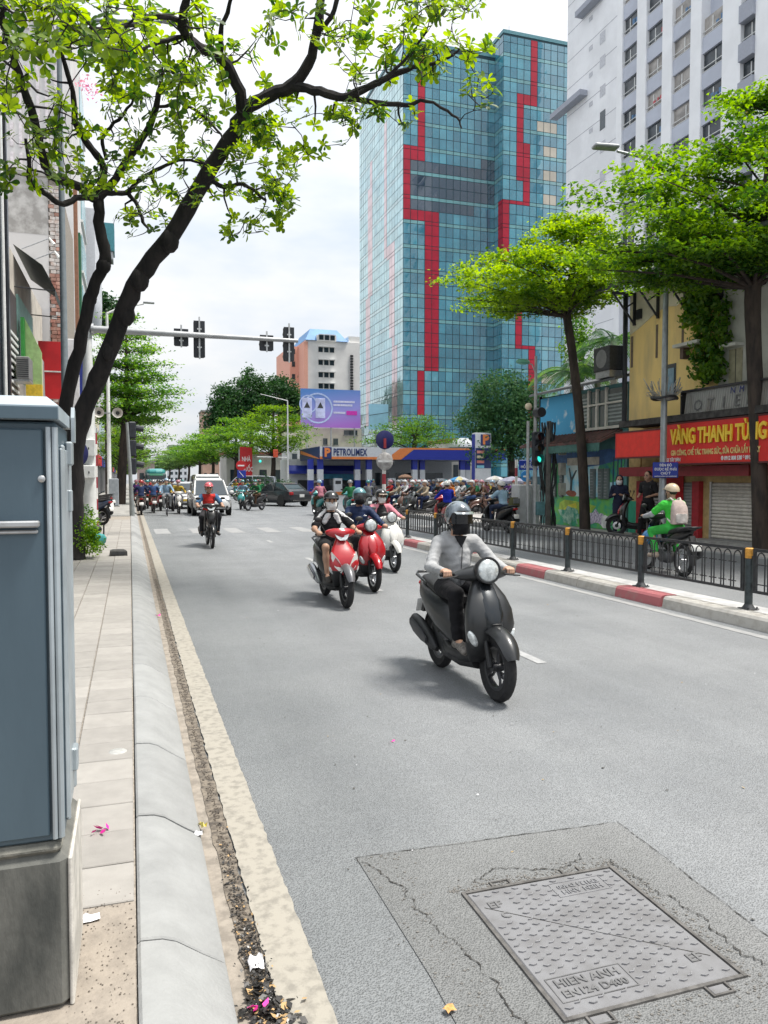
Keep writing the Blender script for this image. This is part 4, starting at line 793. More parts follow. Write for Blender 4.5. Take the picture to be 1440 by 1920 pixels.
text('lettering', 'GIA CÔNG, CHẾ TÁC TRANG SỨC, SỬA CHỮA LẤY NGAY', M('letter_paleyellow', (.80, .62, .25), .4), t2, H * .185, (-.012, yl, zq0 + H * .27), ROT_SIDE, .005, .004, 'LEFT', sx=.60)
text('lettering', '© 0912 808 538 * 0915', WL, t2, H * .13, (-.012, YX(1352, SX), zq0 + H * .10), ROT_SIDE, .004, .003, 'LEFT', sx=.75); text('lettering', '53 TÂY SƠN', WL, t2, H * .12, (-.012, YX(1250, SX), zq0 + H * .10), ROT_SIDE, .004, .003, 'LEFT', sx=.8)
tag(part('sign_shelf', M('soot', (.05, .047, .045), .9, var=.4, vs=6, bump=.5, bs=15), ye, lambda b: b.box(SX - .05, RX - .031, YX(1500), YX(1205), zq1 + .06, zq1 + .22)))
part('awning_beam', M('awning_red', (.22, .02, .025), .6), ye, lambda b: b.box(SX + .2, RX + .018, YX(1440), YX(1187) - .1, zq0 - .30, zq0 - .05))
# shutters: every slat a piece
SLAT = M('shutter_slat', (.58, .55, .49), .5, metal=.1, var=.1, vs=6, rnd=.06); SLAT2 = M('shutter_slat_grey', (.36, .36, .34), .5, metal=.1, var=.1, rnd=.06)
def shutter(pa, pb, m, label):
    a, c = YX(pb), YX(pa); t = thing('roller_shutter', label, 'roller shutter', (RX, (a + c) / 2, .2)); z1 = zq0 - .44 - .2; n = int(z1 / .085)
    q = MB().prism([(0, 0), (-.022, .012), (-.028, .04), (-.022, .07), (0, .084)], -(c - a) / 2, (c - a) / 2, 'y').me('slat', m, True, 50)
    for k in range(n): obj('slat', q, t, (-.002, 0, .03 + k * .085))
    part('guide_rail', STEEL, t, lambda b: (b.box(-.05, .0, -(c - a) / 2 - .06, -(c - a) / 2 - .001, 0, z1), b.box(-.05, .0, (c - a) / 2 + .001, (c - a) / 2 + .06, 0, z1)))
    part('bottom_bar', STEEL, t, lambda b: b.box(-.045, .0, -(c - a) / 2, (c - a) / 2, -.03, .029)); return t
shutter(1337, 1470, SLAT, 'wide beige roller shutter at the right edge of the photo'); s2 = shutter(1216, 1303, SLAT2, 'narrow grey roller shutter behind the waiting people')
t = thing('shop_poster', 'red poster with yellow fish shape on the grey shutter', 'poster', (RX - .06, YX(1262), 1.0)); part('sheet', REDS, t, lambda b: b.rbox((0, 0, .45), (.02, .95, 1.1), .004)); part('fish', YL, t, lambda b: b.prism([(-.42, .18), (-.15, .06), (.1, .18), (.4, .3), (.3, .12), (.1, .02), (-.15, -.02)], -.02, -.011, 'x')); text('lettering', 'VÀNG BẠC', YL, t, .2, (-.012, 0, .82), ROT_SIDE, .003, .004)
for pa, pb in ((1200, 1213), (1305, 1318)): part('red_pillar', M('pillar_red', (.36, .02, .03), .5, var=.15), ye, lambda b: b.box(RX - .12, RX + .017, YX(pb), YX(pa), .15, zq0 - .43))
part('doorstep', CONC, ye, lambda b: b.box(RX - .5, RX + .1, YX(1480), YX(1215), .151, .20))
# ---- right lamp post with blue notice
lp = lamp_post((12.45, onX(1243, 900, 12.45).y, .15), 9.0, .085, 'tall grey lamp post in front of the red signs', (-1.3, .2, .35), M('lamp_grey2', (.30, .32, .33), .4, metal=.4)); q = lp.location
t = thing('wire_bundle', 'bristling ring of cut wires round the right lamp post', 'wires', (q.x, q.y, onX(1243, 735, 12.45).z)); r = random.Random(2)
part('wires', M('wire_grey', (.33, .32, .30), .7, var=.3), t, lambda b: [b.tube([(cos(a) * .1, sin(a) * .1, -.2), (cos(a) * .25, sin(a) * .25, r.uniform(-.15, .0)), (cos(a) * r.uniform(.3, .5), sin(a) * r.uniform(.3, .5), r.uniform(-.1, .35))], .008, 4) for a in [r.uniform(0, 6.28) for _ in range(60)]]); part('ring', DARK, t, lambda b: b.tube([(.3 * cos(a), .3 * sin(a), -.15 + .02 * sin(3 * a)) for a in [2 * pi * k / 20 for k in range(21)]], .035, 6))
t = thing('notice_sign', 'blue notice board with white Vietnamese text on the lamp post', 'sign', (q.x - .05, q.y - .15, 0)); zn0, zn1 = onX(1243, 896, q.x).z, onX(1243, 867, q.x).z
NB = M('notice_blue', (.012, .035, .32), .45, var=.06); part('panel', NB, t, lambda b: b.rbox((0, 0, (zn0 + zn1) / 2), (.60, .03, zn1 - zn0), .02))
for k, s_ in enumerate(('ĐÈN ĐỎ', 'ĐƯỢC RẼ PHẢI', 'CHÚ Ý')): text('lettering', s_, WL, t, .085, (0, -.018, zn1 - .075 - k * .098), ROT_FRONT, .002, .002, sx=.9)
text('lettering', 'NHƯỜNG ĐƯỜNG CHO NGƯỜI ĐI BỘ', WL, t, .035, (0, -.018, zn0 + .035), ROT_FRONT, .002, .001, sx=.85); t.rotation_euler = (0, 0, -.45)
# ---- signal pole and street sign at the corner
px0 = onX(1003, 900, 11.9); t = thing('corner_signal', 'grey corner pole with green traffic light and globe lamp', 'traffic light', (11.9, px0.y, .15)); zz = lambda y_: onX(1003, y_, 11.9).z - .15
part('pole', M('pole_lightgrey', (.42, .43, .43), .45, metal=.3), t, lambda b: (b.tube([(0, 0, 0), (0, 0, 2.5), (0, 0, zz(668))], [.08, .06, .04], 10), b.cyl((-.25, 0, 0), (-.25, 0, zz(790)), .05, n=8)), True)
part('bracket', M('pole_lightgrey', ()), t, lambda b: b.tube([(0, 0, zz(702)), (-.12, 0, zz(685)), (-.42, 0, zz(678))], .02, 6)); part('green_lamp', M('lamp_green', (.16, .45, .33), .4), t, lambda b: b.ell((-.45, 0, zz(680)), (.24, .12, .09), 14, 8), True); part('globe', M('globe_cream', (.70, .58, .42), .4), t, lambda b: b.ell((-.27, -.05, zz(763)), (.11, .11, .11), 14, 8), True)
hd = part('signal_head', HEADM, t, lambda b: b.rbox((-.02, -.14, zz(842)), (.28, .18, 1.05), .03))
for k, (nm, c_) in enumerate((('lens_red', (.06, .01, .01)), ('lens_amber', (.07, .04, .01)), ('lens_green', (.02, .42, .33)))):
    part('lens', M('sig_' + nm, c_, .3, emit=1.2 if k == 2 else 0, var=0), hd, lambda b: b.lathe([(.10, 0), (0, .03)], (-.02, -.235, zz(842) + .33 - k * .33), (0, -1, 0), 14), True); part('visor', HEADM, hd, lambda b: b.tube([(-.02, -.24, zz(842) + .34 - k * .33), (-.02, -.40, zz(842) + .36 - k * .33)], .125, 12, cap=False), True)
part('upper_head', HEADM, t, lambda b: (b.tube([(-.02, -.1, zz(775)), (-.02, -.42, zz(775))], .15, 14)), True); part('push_box', M('box_bluegreen', (.10, .22, .24), .5), t, lambda b: b.rbox((.12, -.12, .62), (.26, .16, .42), .015))
p = onX(968, 900, 13.2); st = stripe_pole((13.2, p.y, .0), onX(968, 862, 13.2).z, .05, 8, 'red and white striped pole carrying the blue street name sign'); t = thing('street_name_sign', 'blue street name sign with arrow sign below, at the corner', 'street sign', (13.25, p.y - .08, 0)); z0, z1 = onX(980, 881, 13.2).z, onX(980, 862, 13.2).z
part('panel', NB, t, lambda b: b.rbox((.40, 0, (z0 + z1) / 2), (.78, .02, z1 - z0), .01)); text('lettering', 'PHỐ', WL, t, .10, (.45, -.012, z1 - .09), ROT_FRONT, .002); text('lettering', 'HỒ ĐẮC DI', WL, t, .14, (.42, -.012, z0 + .11), ROT_FRONT, .002, .002, sx=.95); part('arrow_panel', M('arrow_blue', (.04, .22, .55), .4), t, lambda b: b.lathe([(0, .011), (.19, .01), (.2, 0), (0, -.01)], (.28, 0, z0 - .22), (0, -1, 0), 18)); part('arrow', WL, t, lambda b: b.prism([(.18, z0 - .26), (.34, z0 - .26), (.34, z0 - .32), (.42, z0 - .23), (.34, z0 - .15), (.34, z0 - .2), (.18, z0 - .2)], -.016, -.0112, 'y'))
t = thing('cable_column', 'thick tangle of black cables and meter boxes climbing the corner post', 'cables', (12.9, px0.y + .9, .15)); r = random.Random(8)
part('post', M('post_concrete', (.16, .15, .14), .9), t, lambda b: b.tube([(0, 0, 0), (0, 0, 3.4)], [.10, .08], 8), True)
for k in range(16): part('cable', DARK, t, lambda b: b.tube([(x0_ + r.gauss(0, .02) + .05 * sin(q_ * .9 + x0_ * 9), y0_ + r.gauss(0, .02), q_ * .28) for x0_, y0_ in [(r.uniform(-.26, .26), r.uniform(-.15, .15))] for q_ in range(13)], r.uniform(.012, .032), 5))
for k in range(3): part('meter_case', M('meter_beige', (.45, .42, .36), .6), t, lambda b: b.rbox((.38, -.2, 1.2 + k * .65), (.22, .14, .4), .012))
p = wp(985, 985, 24.5); t = thing('switch_cabinet', 'pale steel switch cabinet behind the corner signal', 'cabinet', (p.x, p.y, .0)); part('case', M('case_pale', (.50, .51, .52), .5, var=.08), t, lambda b: b.rbox((0, 0, .75), (.75, .5, 1.5), .02)); part('door_gap', DARK, t, lambda b: b.box(.1, .11, -.256, -.2505, .1, 1.4))
# ================================================================ the blue round sign on the median end
p = wp(720, 900, 28.0); t = stripe_pole((p.x, p.y, 0), 3.35, .07, 9, 'red and white striped pole of the round blue sign at the median end'); zc_ = wp(720, 825, 28).z; z2 = wp(720, 865, 28).z
t = thing('round_sign', 'round dark blue sign back on the striped pole before the petrol station', 'road sign', (p.x, p.y - .09, 0)); part('disc', BLUES, t, lambda b: b.lathe([(0, -.008), (.33, -.008), (.345, 0), (.33, .008), (0, .009)], (0, 0, zc_), (0, -1, 0), 28), True); part('bracket', M('stripe_red', ()), t, lambda b: b.box(-.05, .05, -.03, -.0095, zc_ - .3, zc_ + .05))
t = thing('pale_round_sign', 'pale scratched round sign back below the blue disc', 'road sign', (p.x, p.y - .09, 0)); part('disc', M('sign_back', (.50, .49, .48), .5, metal=.2, col2=(.30, .28, .28), vs=6), t, lambda b: b.lathe([(0, -.008), (.31, -.008), (.32, 0), (.31, .008), (0, .009)], (0, 0, z2), (0, -1, 0), 28), True); part('cross_brace', M('brace_grey', (.62, .62, .62), .5), t, lambda b: (b.box(-.26, .26, -.02, -.0095, z2 - .04, z2 + .04)))
# ================================================================ petrol station
SY = 76.0; YS = lambda px, y: onY(px, y, SY)
PB = M('station_blue', (.012, .03, .34), .4, var=.05); PO = M('station_orange', (.80, .24, .06), .4, var=.05); PW = M('station_white', (.66, .68, .70), .5, var=.05); NAVY = M('station_navy', (.012, .03, .14), .4, var=.05)
cx0 = YS(600, 850).x; cx1 = YS(948, 850).x; z1 = YS(660, 838).z; z0 = YS(660, 861).z
st = thing('petrol_station_canopy', 'wide white, orange and blue canopy of the petrol station', 'petrol station', (cx0, SY, 0)); Wd = cx1 - cx0; H = z1 - z0; u = lambda px: YS(px, 850).x - cx0
part('roof_slab', PW, st, lambda b: b.box(.05, Wd, .12, 9.5, z0 + .05, z1 - .05)); part('fascia_white', PW, st, lambda b: b.box(0, u(735), 0, .1, z0 + H * .2, z1)); part('fascia_orange_strip', PO, st, lambda b: b.box(0, u(735), -.01, .1, z0, z0 + H * .198))
part('fascia_orange_swoosh', PO, st, lambda b: (b.prism([(u(735) + .003, z0), (u(735) + 1.0, z0), (u(775), z1 - H * .15), (Wd, z1 - H * .12), (Wd, z1), (u(770), z1), (u(750), z1 - .1), (u(735) + .003, z0 + H * .4)], -.006, .1, 'y'))); part('fascia_white_wedge', PW, st, lambda b: b.prism([(u(735) + .003, z0 + H * .42), (u(752), z1 - .06), (u(768), z1), (u(735) + .003, z1)], 0, .099, 'y'))
part('fascia_blue', PB, st, lambda b: b.prism([(u(735) + 1.05, z0), (Wd, z0), (Wd, z1 - H * .125), (u(777), z1 - H * .16)], -.002, .1, 'y')); part('side_fascia', NAVY, st, lambda b: (b.box(-.06, .04, .11, 9.5, z0, z1 + .02))); part('side_orange', PO, st, lambda b: b.prism([(.3, z0 + .1), (9.0, z1 - .1), (9.0, z1 - .5), (.3, z0)], -.09, -.061, 'x'))
lg = part('logo', NAVY, st, lambda b: b.rbox((u(613), -.06, (z0 + z1) / 2), (.95, .12, H * .98), .06)); text('logo_letter', 'P', PO, lg, 1.15, (u(613), -.125, (z0 + z1) / 2), ROT_FRONT, .01, .06)
text('lettering', 'PETROLIMEX', NAVY, st, .98, (u(625), -.03, (z0 + z1) / 2 + .05), ROT_FRONT, .02, .028, 'LEFT', sx=.60, space=1.06)
for px_, dy in ((588, 1.2), (604, .6), (677, 1.2), (696, .6), (782, .6), (800, 1.2), (872, .6), (886, 1.2)):
    cpx = YS(px_, 900).x - cx0; cl_ = part('column', PB, st, lambda b: b.box(cpx - .28, cpx + .28, dy, dy + .5, 0, z0 - .01)); part('column_band', PW, cl_, lambda b: b.box(cpx - .285, cpx + .285, dy - .006, dy + .506, z0 * .42, z0 * .72))
sh = thing('station_shop', 'low station shop with blue awning strip under the canopy', 'shop', (YS(556, 900).x * 84 / 76, 85, 0)); sw = YS(668, 900).x * 85 / 76 - sh.location.x
part('wall', PW, sh, lambda b: b.box(-.5, sw + 12, .3, 6, 0, 3.9)); part('awning', PB, sh, lambda b: b.prism([(0, 3.2), (-.8, 2.6), (-.8, 2.25), (0, 2.3)], -.8, sw + .4, 'x')); part('banner', M('banner_cyan', (.08, .40, .62), .5, var=.15, vs=2), sh, lambda b: b.box(2.6, sw, -.4, -.35, 1.55, 2.24))
for k in range(4): part('doorway', DARK, sh, lambda b: b.box(.4 + k * 2.1, 2.1 + k * 2.1, .2, .29, .05, 1.55))
for k in range(3): w_ = part('window', GLASSD, sh, lambda b: b.box(sw + 1.5 + k * 3.4, sw + 4 + k * 3.4, .2, .298, .9, 2.4)); part('frame', WHITEP, w_, lambda b: b.box(sw + 1.4 + k * 3.4, sw + 4.1 + k * 3.4, .18, .199, .8, .9))
def pump(p, label):
    t = thing('fuel_pump', label, 'fuel pump', p, 0, 'fuel pumps under the canopy'); part('body', PW, t, lambda b: b.rbox((0, 0, .9), (.9, .5, 1.7), .04)); part('display', DARK, t, lambda b: b.box(-.3, .3, -.262, -.252, 1.15, 1.5)); part('skirt', PO, t, lambda b: b.box(-.46, .46, -.26, .26, 0, .35)); part('hose', DARK, t, lambda b: b.tube([(.46, 0, 1.5), (.6, 0, .9), (.55, 0, .5), (.47, 0, .9)], .03, 6))
pump((YS(640, 900).x, 77.5, 0), 'white fuel pump between the left pairs of blue columns'); pump((YS(742, 900).x, 77.5, 0), 'white fuel pump in the middle of the station'); pump((YS(835, 900).x, 77.5, 0), 'white fuel pump towards the price totem')
ty = 44.0; a = onY(891, 811, ty); c = onY(921, 915, ty); W = c.x - a.x; t = thing('price_totem', 'tall white petrol price totem with blue price panel', 'price sign', (a.x, ty, 0)); zt = a.z; zp = lambda y_: onY(905, y_, ty).z
part('pillar', PW, t, lambda b: b.rbox((W / 2, .25, zt / 2), (W, .5, zt), .05)); pp = part('price_panel', NAVY, t, lambda b: b.box(.03, W - .02, -.012, -.001, zp(878), zp(840))); lg = part('logo', NAVY, t, lambda b: b.rbox((W * .63, -.02, zp(825)), (W * .6, .05, (zp(814) - zp(835))), .03)); text('logo_letter', 'P', PO, lg, .8, (W * .62, -.05, zp(825)), ROT_FRONT, .01, .04)
for k, c_ in enumerate(((.75, .3, .25), (.75, .65, .45), (.75, .25, .22), (.25, .6, .75))): part('price_tag', M('price%d' % k, c_, .5), pp, lambda b: b.box(.12, .62, -.02, -.0125, zp(845 + k * 9.2 + 5), zp(845 + k * 9.2)))
part('edge_panel', PB, t, lambda b: b.box(-.02, .0, .02, .45, .1, zt - .1))
# ================================================================ billboard and the houses round the station
by = 96.0; a = onY(564, 728, by); c = onY(676, 803, by); W = c.x - a.x; H = a.z - c.z; t = thing('billboard', 'large blue and violet advertising billboard above the petrol station', 'billboard', (a.x, by, 0))
def gradmat():
    m = bpy.data.materials.new('billboard_print'); m.use_nodes = True; n = m.node_tree.nodes; l = m.node_tree.links.new; g = n.new('ShaderNodeTexCoord'); s_ = n.new('ShaderNodeSeparateXYZ'); l(g.outputs['Generated'], s_.inputs[0]); r_ = n.new('ShaderNodeValToRGB'); e = r_.color_ramp.elements
    e[0].position = 0; e[0].color = (.42, .16, .62, 1); e[1].position = 1; e[1].color = (.08, .22, .55, 1); q = e.new(.45); q.color = (.30, .30, .70, 1); ad = n.new('ShaderNodeMath'); ad.operation = 'MULTIPLY_ADD'; ad.inputs[1].default_value = -.22; l(s_.outputs[0], ad.inputs[0]); l(s_.outputs[2], ad.inputs[2]); a2 = n.new('ShaderNodeMath'); a2.inputs[1].default_value = .1; l(ad.outputs[0], a2.inputs[0]); l(a2.outputs[0], r_.inputs[0]); l(r_.outputs[0], n['Principled BSDF'].inputs['Base Color']); n['Principled BSDF'].inputs['Roughness'].default_value = .5; return m
part('print', gradmat(), t, lambda b: b.box(0, W, 0, .25, c.z, a.z)); ring = lambda b, x, z, r0, r1, y: b.lathe([(r0, y), (r1, y + .01), (r1, y - .01)], (x, 0, z), (0, -1, 0), 24)
part('print_swirl', M('bb_pale', (.45, .55, .82), .5), t, lambda b: (ring(b, W * .28, c.z + H * .5, 1.75, 1.95, .02), ring(b, W * .12, c.z + H * .6, 1.0, 1.15, .03))); part('print_bottle', M('bb_lilac', (.55, .58, .85), .5, var=.2, vs=1), t, lambda b: [b.rbox((W * q, -.03, c.z + H * .5), (1.25, .04, 2.5), .15) for q in (.10, .32)]); part('print_triangle', DARK, t, lambda b: [b.prism([(W * q - .4, c.z + H * .5), (W * q + .4, c.z + H * .5), (W * q, c.z + H * .66)], -.07, -.056, 'y') for q in (.10, .32)])
part('print_button', M('bb_magenta', (.62, .03, .42), .5), t, lambda b: b.box(W * .76, W * .94, -.03, -.002, c.z + H * .34, c.z + H * .45)); part('print_line', M('bb_white', (.6, .6, .78), .5), t, lambda b: [b.box(W * .54, W * q, -.02, -.002, c.z + H * z, c.z + H * (z + .05)) for q, z in ((.9, .66), (.86, .57), (.74, .37))])
part('support', STEEL, t, lambda b: [b.box(W * q, W * q + .15, .26, .5, 0, a.z) for q in (.1, .5, .9)])
q0, q1 = onY(692, 757, 94), onY(728, 806, 94); t = thing('blue_reflection_panel', 'pale blue panel built in place of a tower reflection, right of the violet billboard', 'billboard', (q0.x, 94, 0)); part('print', M('reflection_paleblue', (.28, .52, .66), .4, var=.08, vs=.5), t, lambda b: b.box(0, q1.x - q0.x, 0, .2, q1.z, q0.z)); part('fold_line', DARK, t, lambda b: b.prism([(0, q1.z + 1.75), (q1.x - q0.x, q1.z + 2.2), (q1.x - q0.x, q1.z + 2.26), (0, q1.z + 1.82)], -.02, -.001, 'y')); part('support', STEEL, t, lambda b: b.box(.9, 1.1, .21, .4, 0, q0.z))  # added panel, stands in for a bluish reflection on the tower
p0 = onY(545, 900, 97.5); p1 = onY(678, 900, 97.5); t = thing('cream_house', 'cream house with small windows under the billboard', 'building', (p0.x, 97.5, 0)); W2 = p1.x - p0.x; zz = lambda y_: onY(620, y_, 97.5).z
part('wall', M('wall_lightcream', (.62, .58, .47), .8, var=.08, vs=.8), t, lambda b: b.box(0, W2, 0, 6, 0, zz(803)))
for pa, pb, qa, qb in ((606, 614, 822, 834), (625, 634, 822, 834), (645, 670, 806, 815)): w_ = part('window', GLASSD, t, lambda b: b.box(onY(pa, 900, 97.5).x - p0.x, onY(pb, 900, 97.5).x - p0.x, -.05, -.002, zz(qb), zz(qa))); part('sill', CONC, w_, lambda b: b.box(onY(pa, 900, 97.5).x - p0.x - .1, onY(pb, 900, 97.5).x - p0.x + .1, -.12, -.002, zz(qb) - .12, zz(qb) - .003))
wy = 150.0; O = lambda px, y_: onY(px, y_, wy); p0 = O(574, 900); t = thing('white_office', 'white office block with blue mansard roof behind the billboard', 'building', (p0.x, wy, 0)); v = lambda px: O(px, 900).x - p0.x; zz = lambda y_: O(620, y_).z
part('wall', M('wall_office', (.78, .77, .75), .8, var=.05, vs=.4), t, lambda b: b.box(0, v(700), 0, 14, 0, zz(640))); part('side_wall', M('wall_salmon', (.74, .38, .29), .8, var=.06), t, lambda b: (b.box(-.4, .4, -.2, 16, 0, zz(643)), b.box(v(554), -.401, 5, 20, 0, zz(645))))
part('roof', M('roof_blue', (.10, .25, .48), .6, var=.1, vs=.6), t, lambda b: (b.loft([[(v(573), -.4, zz(640)), (v(652), -.4, zz(640)), (v(652), 14, zz(640)), (v(573), 14, zz(640))], [(v(586), 1.5, zz(616)), (v(636), 1.5, zz(616)), (v(636), 12, zz(616)), (v(586), 12, zz(616))]]))); part('dormer', M('wall_office', ()), t, lambda b: b.box(v(594), v(630), -.6, 2, zz(641), zz(630))); part('tower_block', M('wall_office', ()), t, lambda b: b.box(v(655), v(700), .3, 13, zz(640) + .01, zz(628)))
for row in (634, 656, 680, 703, 724):
    for k in range(3): w_ = part('window', GLASSD, t, lambda b: b.box(v(598 + k * 10.5), v(606 + k * 10.5), -.65 if row == 634 else -.05, -.61 if row == 634 else -.002, zz(row + 5), zz(row - 4))); part('hood', WHITEP, w_, lambda b: b.box(v(597 + k * 10.5), v(607 + k * 10.5), -.9, -.002 if row != 634 else -.602, zz(row - 4.2), zz(row - 5.4)))
part('sign_letters', DARK, t, lambda b: [b.box(v(657), v(662), -.3, -.002, zz(664 + k * 5.2 + 3.4), zz(664 + k * 5.2)) for k in range(13)])
for k in range(3): part('side_window', GLASSD, t, lambda b: b.box(v(558), v(564), 4.9, 4.999, zz(650 + k * 24 + 10), zz(650 + k * 24)))
# small houses further round the crossing
def house(name, label, px0_, px1_, y, top, col, wins=3, rows=2, depth=8, roofc=None):
    a = onY(px0_, 900, y); c = onY(px1_, 900, y); h = onY((px0_ + px1_) / 2, top, y).z; t = thing(name, label, 'building', (a.x, y, 0)); W = c.x - a.x
    part('wall', M('hw_' + name + str(px0_), col, .85, var=.1, vs=.6), t, lambda b: b.box(0, W, 0, depth, 0, h)); part('roof', M('hr' + str(roofc), roofc or (.25, .25, .25), .8), t, lambda b: b.box(-.2, W + .2, -.3, depth, h + .002, h + .35))
    for i in range(rows):
        for k in range(wins):
            w = W / wins; part('window', GLASSD, t, lambda b: b.box(w * (k + .25), w * (k + .75), -.06, -.002, 1 + i * h / (rows + .3), 1 + i * h / (rows + .3) + h / (rows + .3) * .5))
    return t
house('corner_shop', 'pale corner shop with dark panes behind the red banners', 425, 560, 108, 852, (.52, .5, .48), 5, 1, roofc=(.35, .12, .1)); house('white_shop', 'narrow white shop left of the petrol station canopy', 543, 562, 92, 835, (.62, .62, .63), 1, 2, 5)
house('far_house', 'small brown house peeking over trees at the far street', 380, 412, 190, 772, (.42, .28, .22), 3, 4); house('far_block', 'distant hazy grey apartment block at the end of the street', 318, 352, 330, 836, (.5, .52, .55), 4, 6, 20); house('red_roof_house', 'red roofed low building behind the petrol station canopy', 845, 900, 92, 828, (.6, .58, .55), 3, 1, 8, (.42, .14, .08))
t = thing('white_tank_roof', 'white rounded roof behind the station canopy', 'roof', onY(868, 836, 90)); part('shell', PW, t, lambda b: b.ell((0, 0, -.2), (1.9, 2, 1.2), 20, 8, v0=0), True); part('rim', STEEL, t, lambda b: b.box(-1.95, 1.95, -.1, .1, -.35, -.2))
# ================================================================ glass tower with red bands
GY, GX = 103.6, 37.0; gt = thing('glass_tower', 'teal glass office tower with stepped red bands', 'tower', (0, 0, 0))
def gl(name, c, rough=.04, metal=.0):
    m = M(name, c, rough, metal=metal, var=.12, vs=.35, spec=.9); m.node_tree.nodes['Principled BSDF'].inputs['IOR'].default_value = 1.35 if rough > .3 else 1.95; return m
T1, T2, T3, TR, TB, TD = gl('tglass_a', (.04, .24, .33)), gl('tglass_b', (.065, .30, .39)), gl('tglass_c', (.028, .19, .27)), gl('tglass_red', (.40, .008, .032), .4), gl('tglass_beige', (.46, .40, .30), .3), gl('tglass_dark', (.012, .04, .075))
TBAND = gl('tglass_band', (.12, .34, .36), .12); MUL = M('tower_mullion', (.02, .055, .07), .4, metal=.3)
RED = [(786, 803, -50, 300), (757, 803, 272, 307), (757, 777, 272, 412), (757, 831, 396, 413), (799, 831, 396, 702), (784, 800, 702, 776), (989, 1003, 50, 190), (974, 1003, 170, 190), (974, 988, 170, 388), (935, 988, 368, 388), (935, 958, 368, 500), (967, 980, 560, 660), (967, 1006, 644, 660), (992, 1006, 644, 800)]
FH = 3.43; ROWS = ((.0, .52, 'band'), (.52, 1.98, 'low'), (1.98, FH, 'up'))
panes = []       # (size in px, quad corners, material)
rng = random.Random(21)
def face(P0, dirv, n, w, ztop, nrm, side=False):
    for k in range(n):
        for fl_ in range(int(ztop / FH) + 1):
            zb = fl_ * FH
            for r0, r1, kind in ROWS:
                a0, a1 = zb + r0 + .04, min(zb + r1 - .04, ztop)
                if a1 - a0 < .2 or a1 < 3: continue
                A_ = P0 + dirv * (k * w + .045); B_ = P0 + dirv * ((k + 1) * w - .045); mid = (A_ + B_) / 2; x, y = pix((mid.x, mid.y, (a0 + a1) / 2))
                if x < 640 or x > 1075 or y > 860: 
                    if x > 1100 or y > 900: continue
                if not side: red = any(abs(x - (p + q) / 2) <= 6.6 * max(1, round((q - p) / 14)) and s <= y <= t_ for p, q, s, t_ in RED)
                else: red = any(p <= x <= q and s <= y <= t_ for p, q, s, t_ in ((719, 726, 230, 470), (719, 738, 455, 485), (732, 740, 470, 640), (736, 744, 640, 800), (692, 698, 300, 560), (688, 694, 560, 800)))
                if red: m = 'r'
                elif kind == 'band': m = 'e'
                elif not side and 776 < x < 926 and 308 < y < 396: m = 'd'  # darker panes, partly a dark building's reflection put into the glass colour
                elif not side and 1013 < x < 1039 and (220 < y < 385 or 700 < y < 800) and kind != 'band' and (int(y) // 21) % 2: m = 'g'
                else: m = rng.choice('aaabbcc' if y < 520 else 'aabccc')
                out = nrm * (.02 + (.015 if m == 'r' else 0) + rng.uniform(-.006, .006)); tl = nrm * rng.uniform(-.012, .012)
                q = [Vector((A_.x, A_.y, a0)) + out + tl, Vector((B_.x, B_.y, a0)) + out - tl, Vector((B_.x, B_.y, a1)) + out, Vector((A_.x, A_.y, a1)) + out]
                d = math.hypot(mid.x, mid.y); vis = abs(nrm.dot(Vector((mid.x, mid.y, 0)).normalized())); panes.append((w * (a1 - a0) * vis / d ** 2 * (1 if y > -20 else 0), q, m, nrm, side))
HL, HR = 62.4, 64.6
face(Vector((GX, GY, 0)), Vector((1, 0, 0)), 13, 1.09, HL, Vector((0, -1, 0))); x2 = GX + 13 * 1.09
face(Vector((x2, GY, 0)), Vector((0, -1, 0)), 2, 1.3, HR, Vector((-1, 0, 0))); face(Vector((x2, GY - 2.6, 0)), Vector((1, 0, 0)), 12, 1.09, HR, Vector((0, -1, 0)))
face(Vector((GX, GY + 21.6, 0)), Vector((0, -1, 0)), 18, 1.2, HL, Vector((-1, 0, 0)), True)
TS = dict(a=gl('tside_a', (.45, .66, .69), .08, .6), b=gl('tside_b', (.48, .69, .72), .08, .6), c=gl('tside_c', (.42, .63, .67), .08, .6), r=gl('tside_red', (.74, .58, .60), .1, .5), e=gl('tside_band', (.55, .72, .74), .1, .6), g=TB, d=TD)  # pale side panes: grazing sky reflection put into their colour
MM = dict(a=T1, b=T2, c=T3, r=TR, g=TB, d=TD, e=TBAND); panes.sort(key=lambda q: -q[0]); rest = MB(); mk_ = 'abcrgde'
def pane_solid(b, q, nrm, mi=0):
    bk_ = [v - nrm * .06 for v in q]; b.add(q + bk_, [(0, 1, 2, 3), (1, 0, 4, 5), (2, 1, 5, 6), (3, 2, 6, 7), (0, 3, 7, 4)], mi)
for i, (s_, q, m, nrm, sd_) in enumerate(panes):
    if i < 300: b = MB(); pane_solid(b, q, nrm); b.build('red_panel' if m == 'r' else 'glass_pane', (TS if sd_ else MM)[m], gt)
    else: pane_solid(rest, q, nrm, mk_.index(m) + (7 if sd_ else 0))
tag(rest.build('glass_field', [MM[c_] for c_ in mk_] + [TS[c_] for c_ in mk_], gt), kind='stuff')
part('frame', MUL, gt, lambda b: (b.box(GX + .02, x2 - .01, GY + .0, GY + 21.6, 0, HL + .3), b.box(x2 + .02, x2 + 13.2, GY - 2.59, GY + 20, 0, HR + .3)))
part('parapet', M('tower_parapet', (.10, .26, .30), .4), gt, lambda b: (b.box(GX - .05, x2 - .02, GY - .06, GY + 21.6, HL + .31, HL + .75), b.box(x2 - .06, x2 + 13.2, GY - 2.66, GY + 20, HR + .31, HR + .8))); part('aerial', STEEL, gt, lambda b: b.tube([(x2 + 2.2, GY, HR), (x2 + 2.2, GY, HR + 3)], .05, 5))
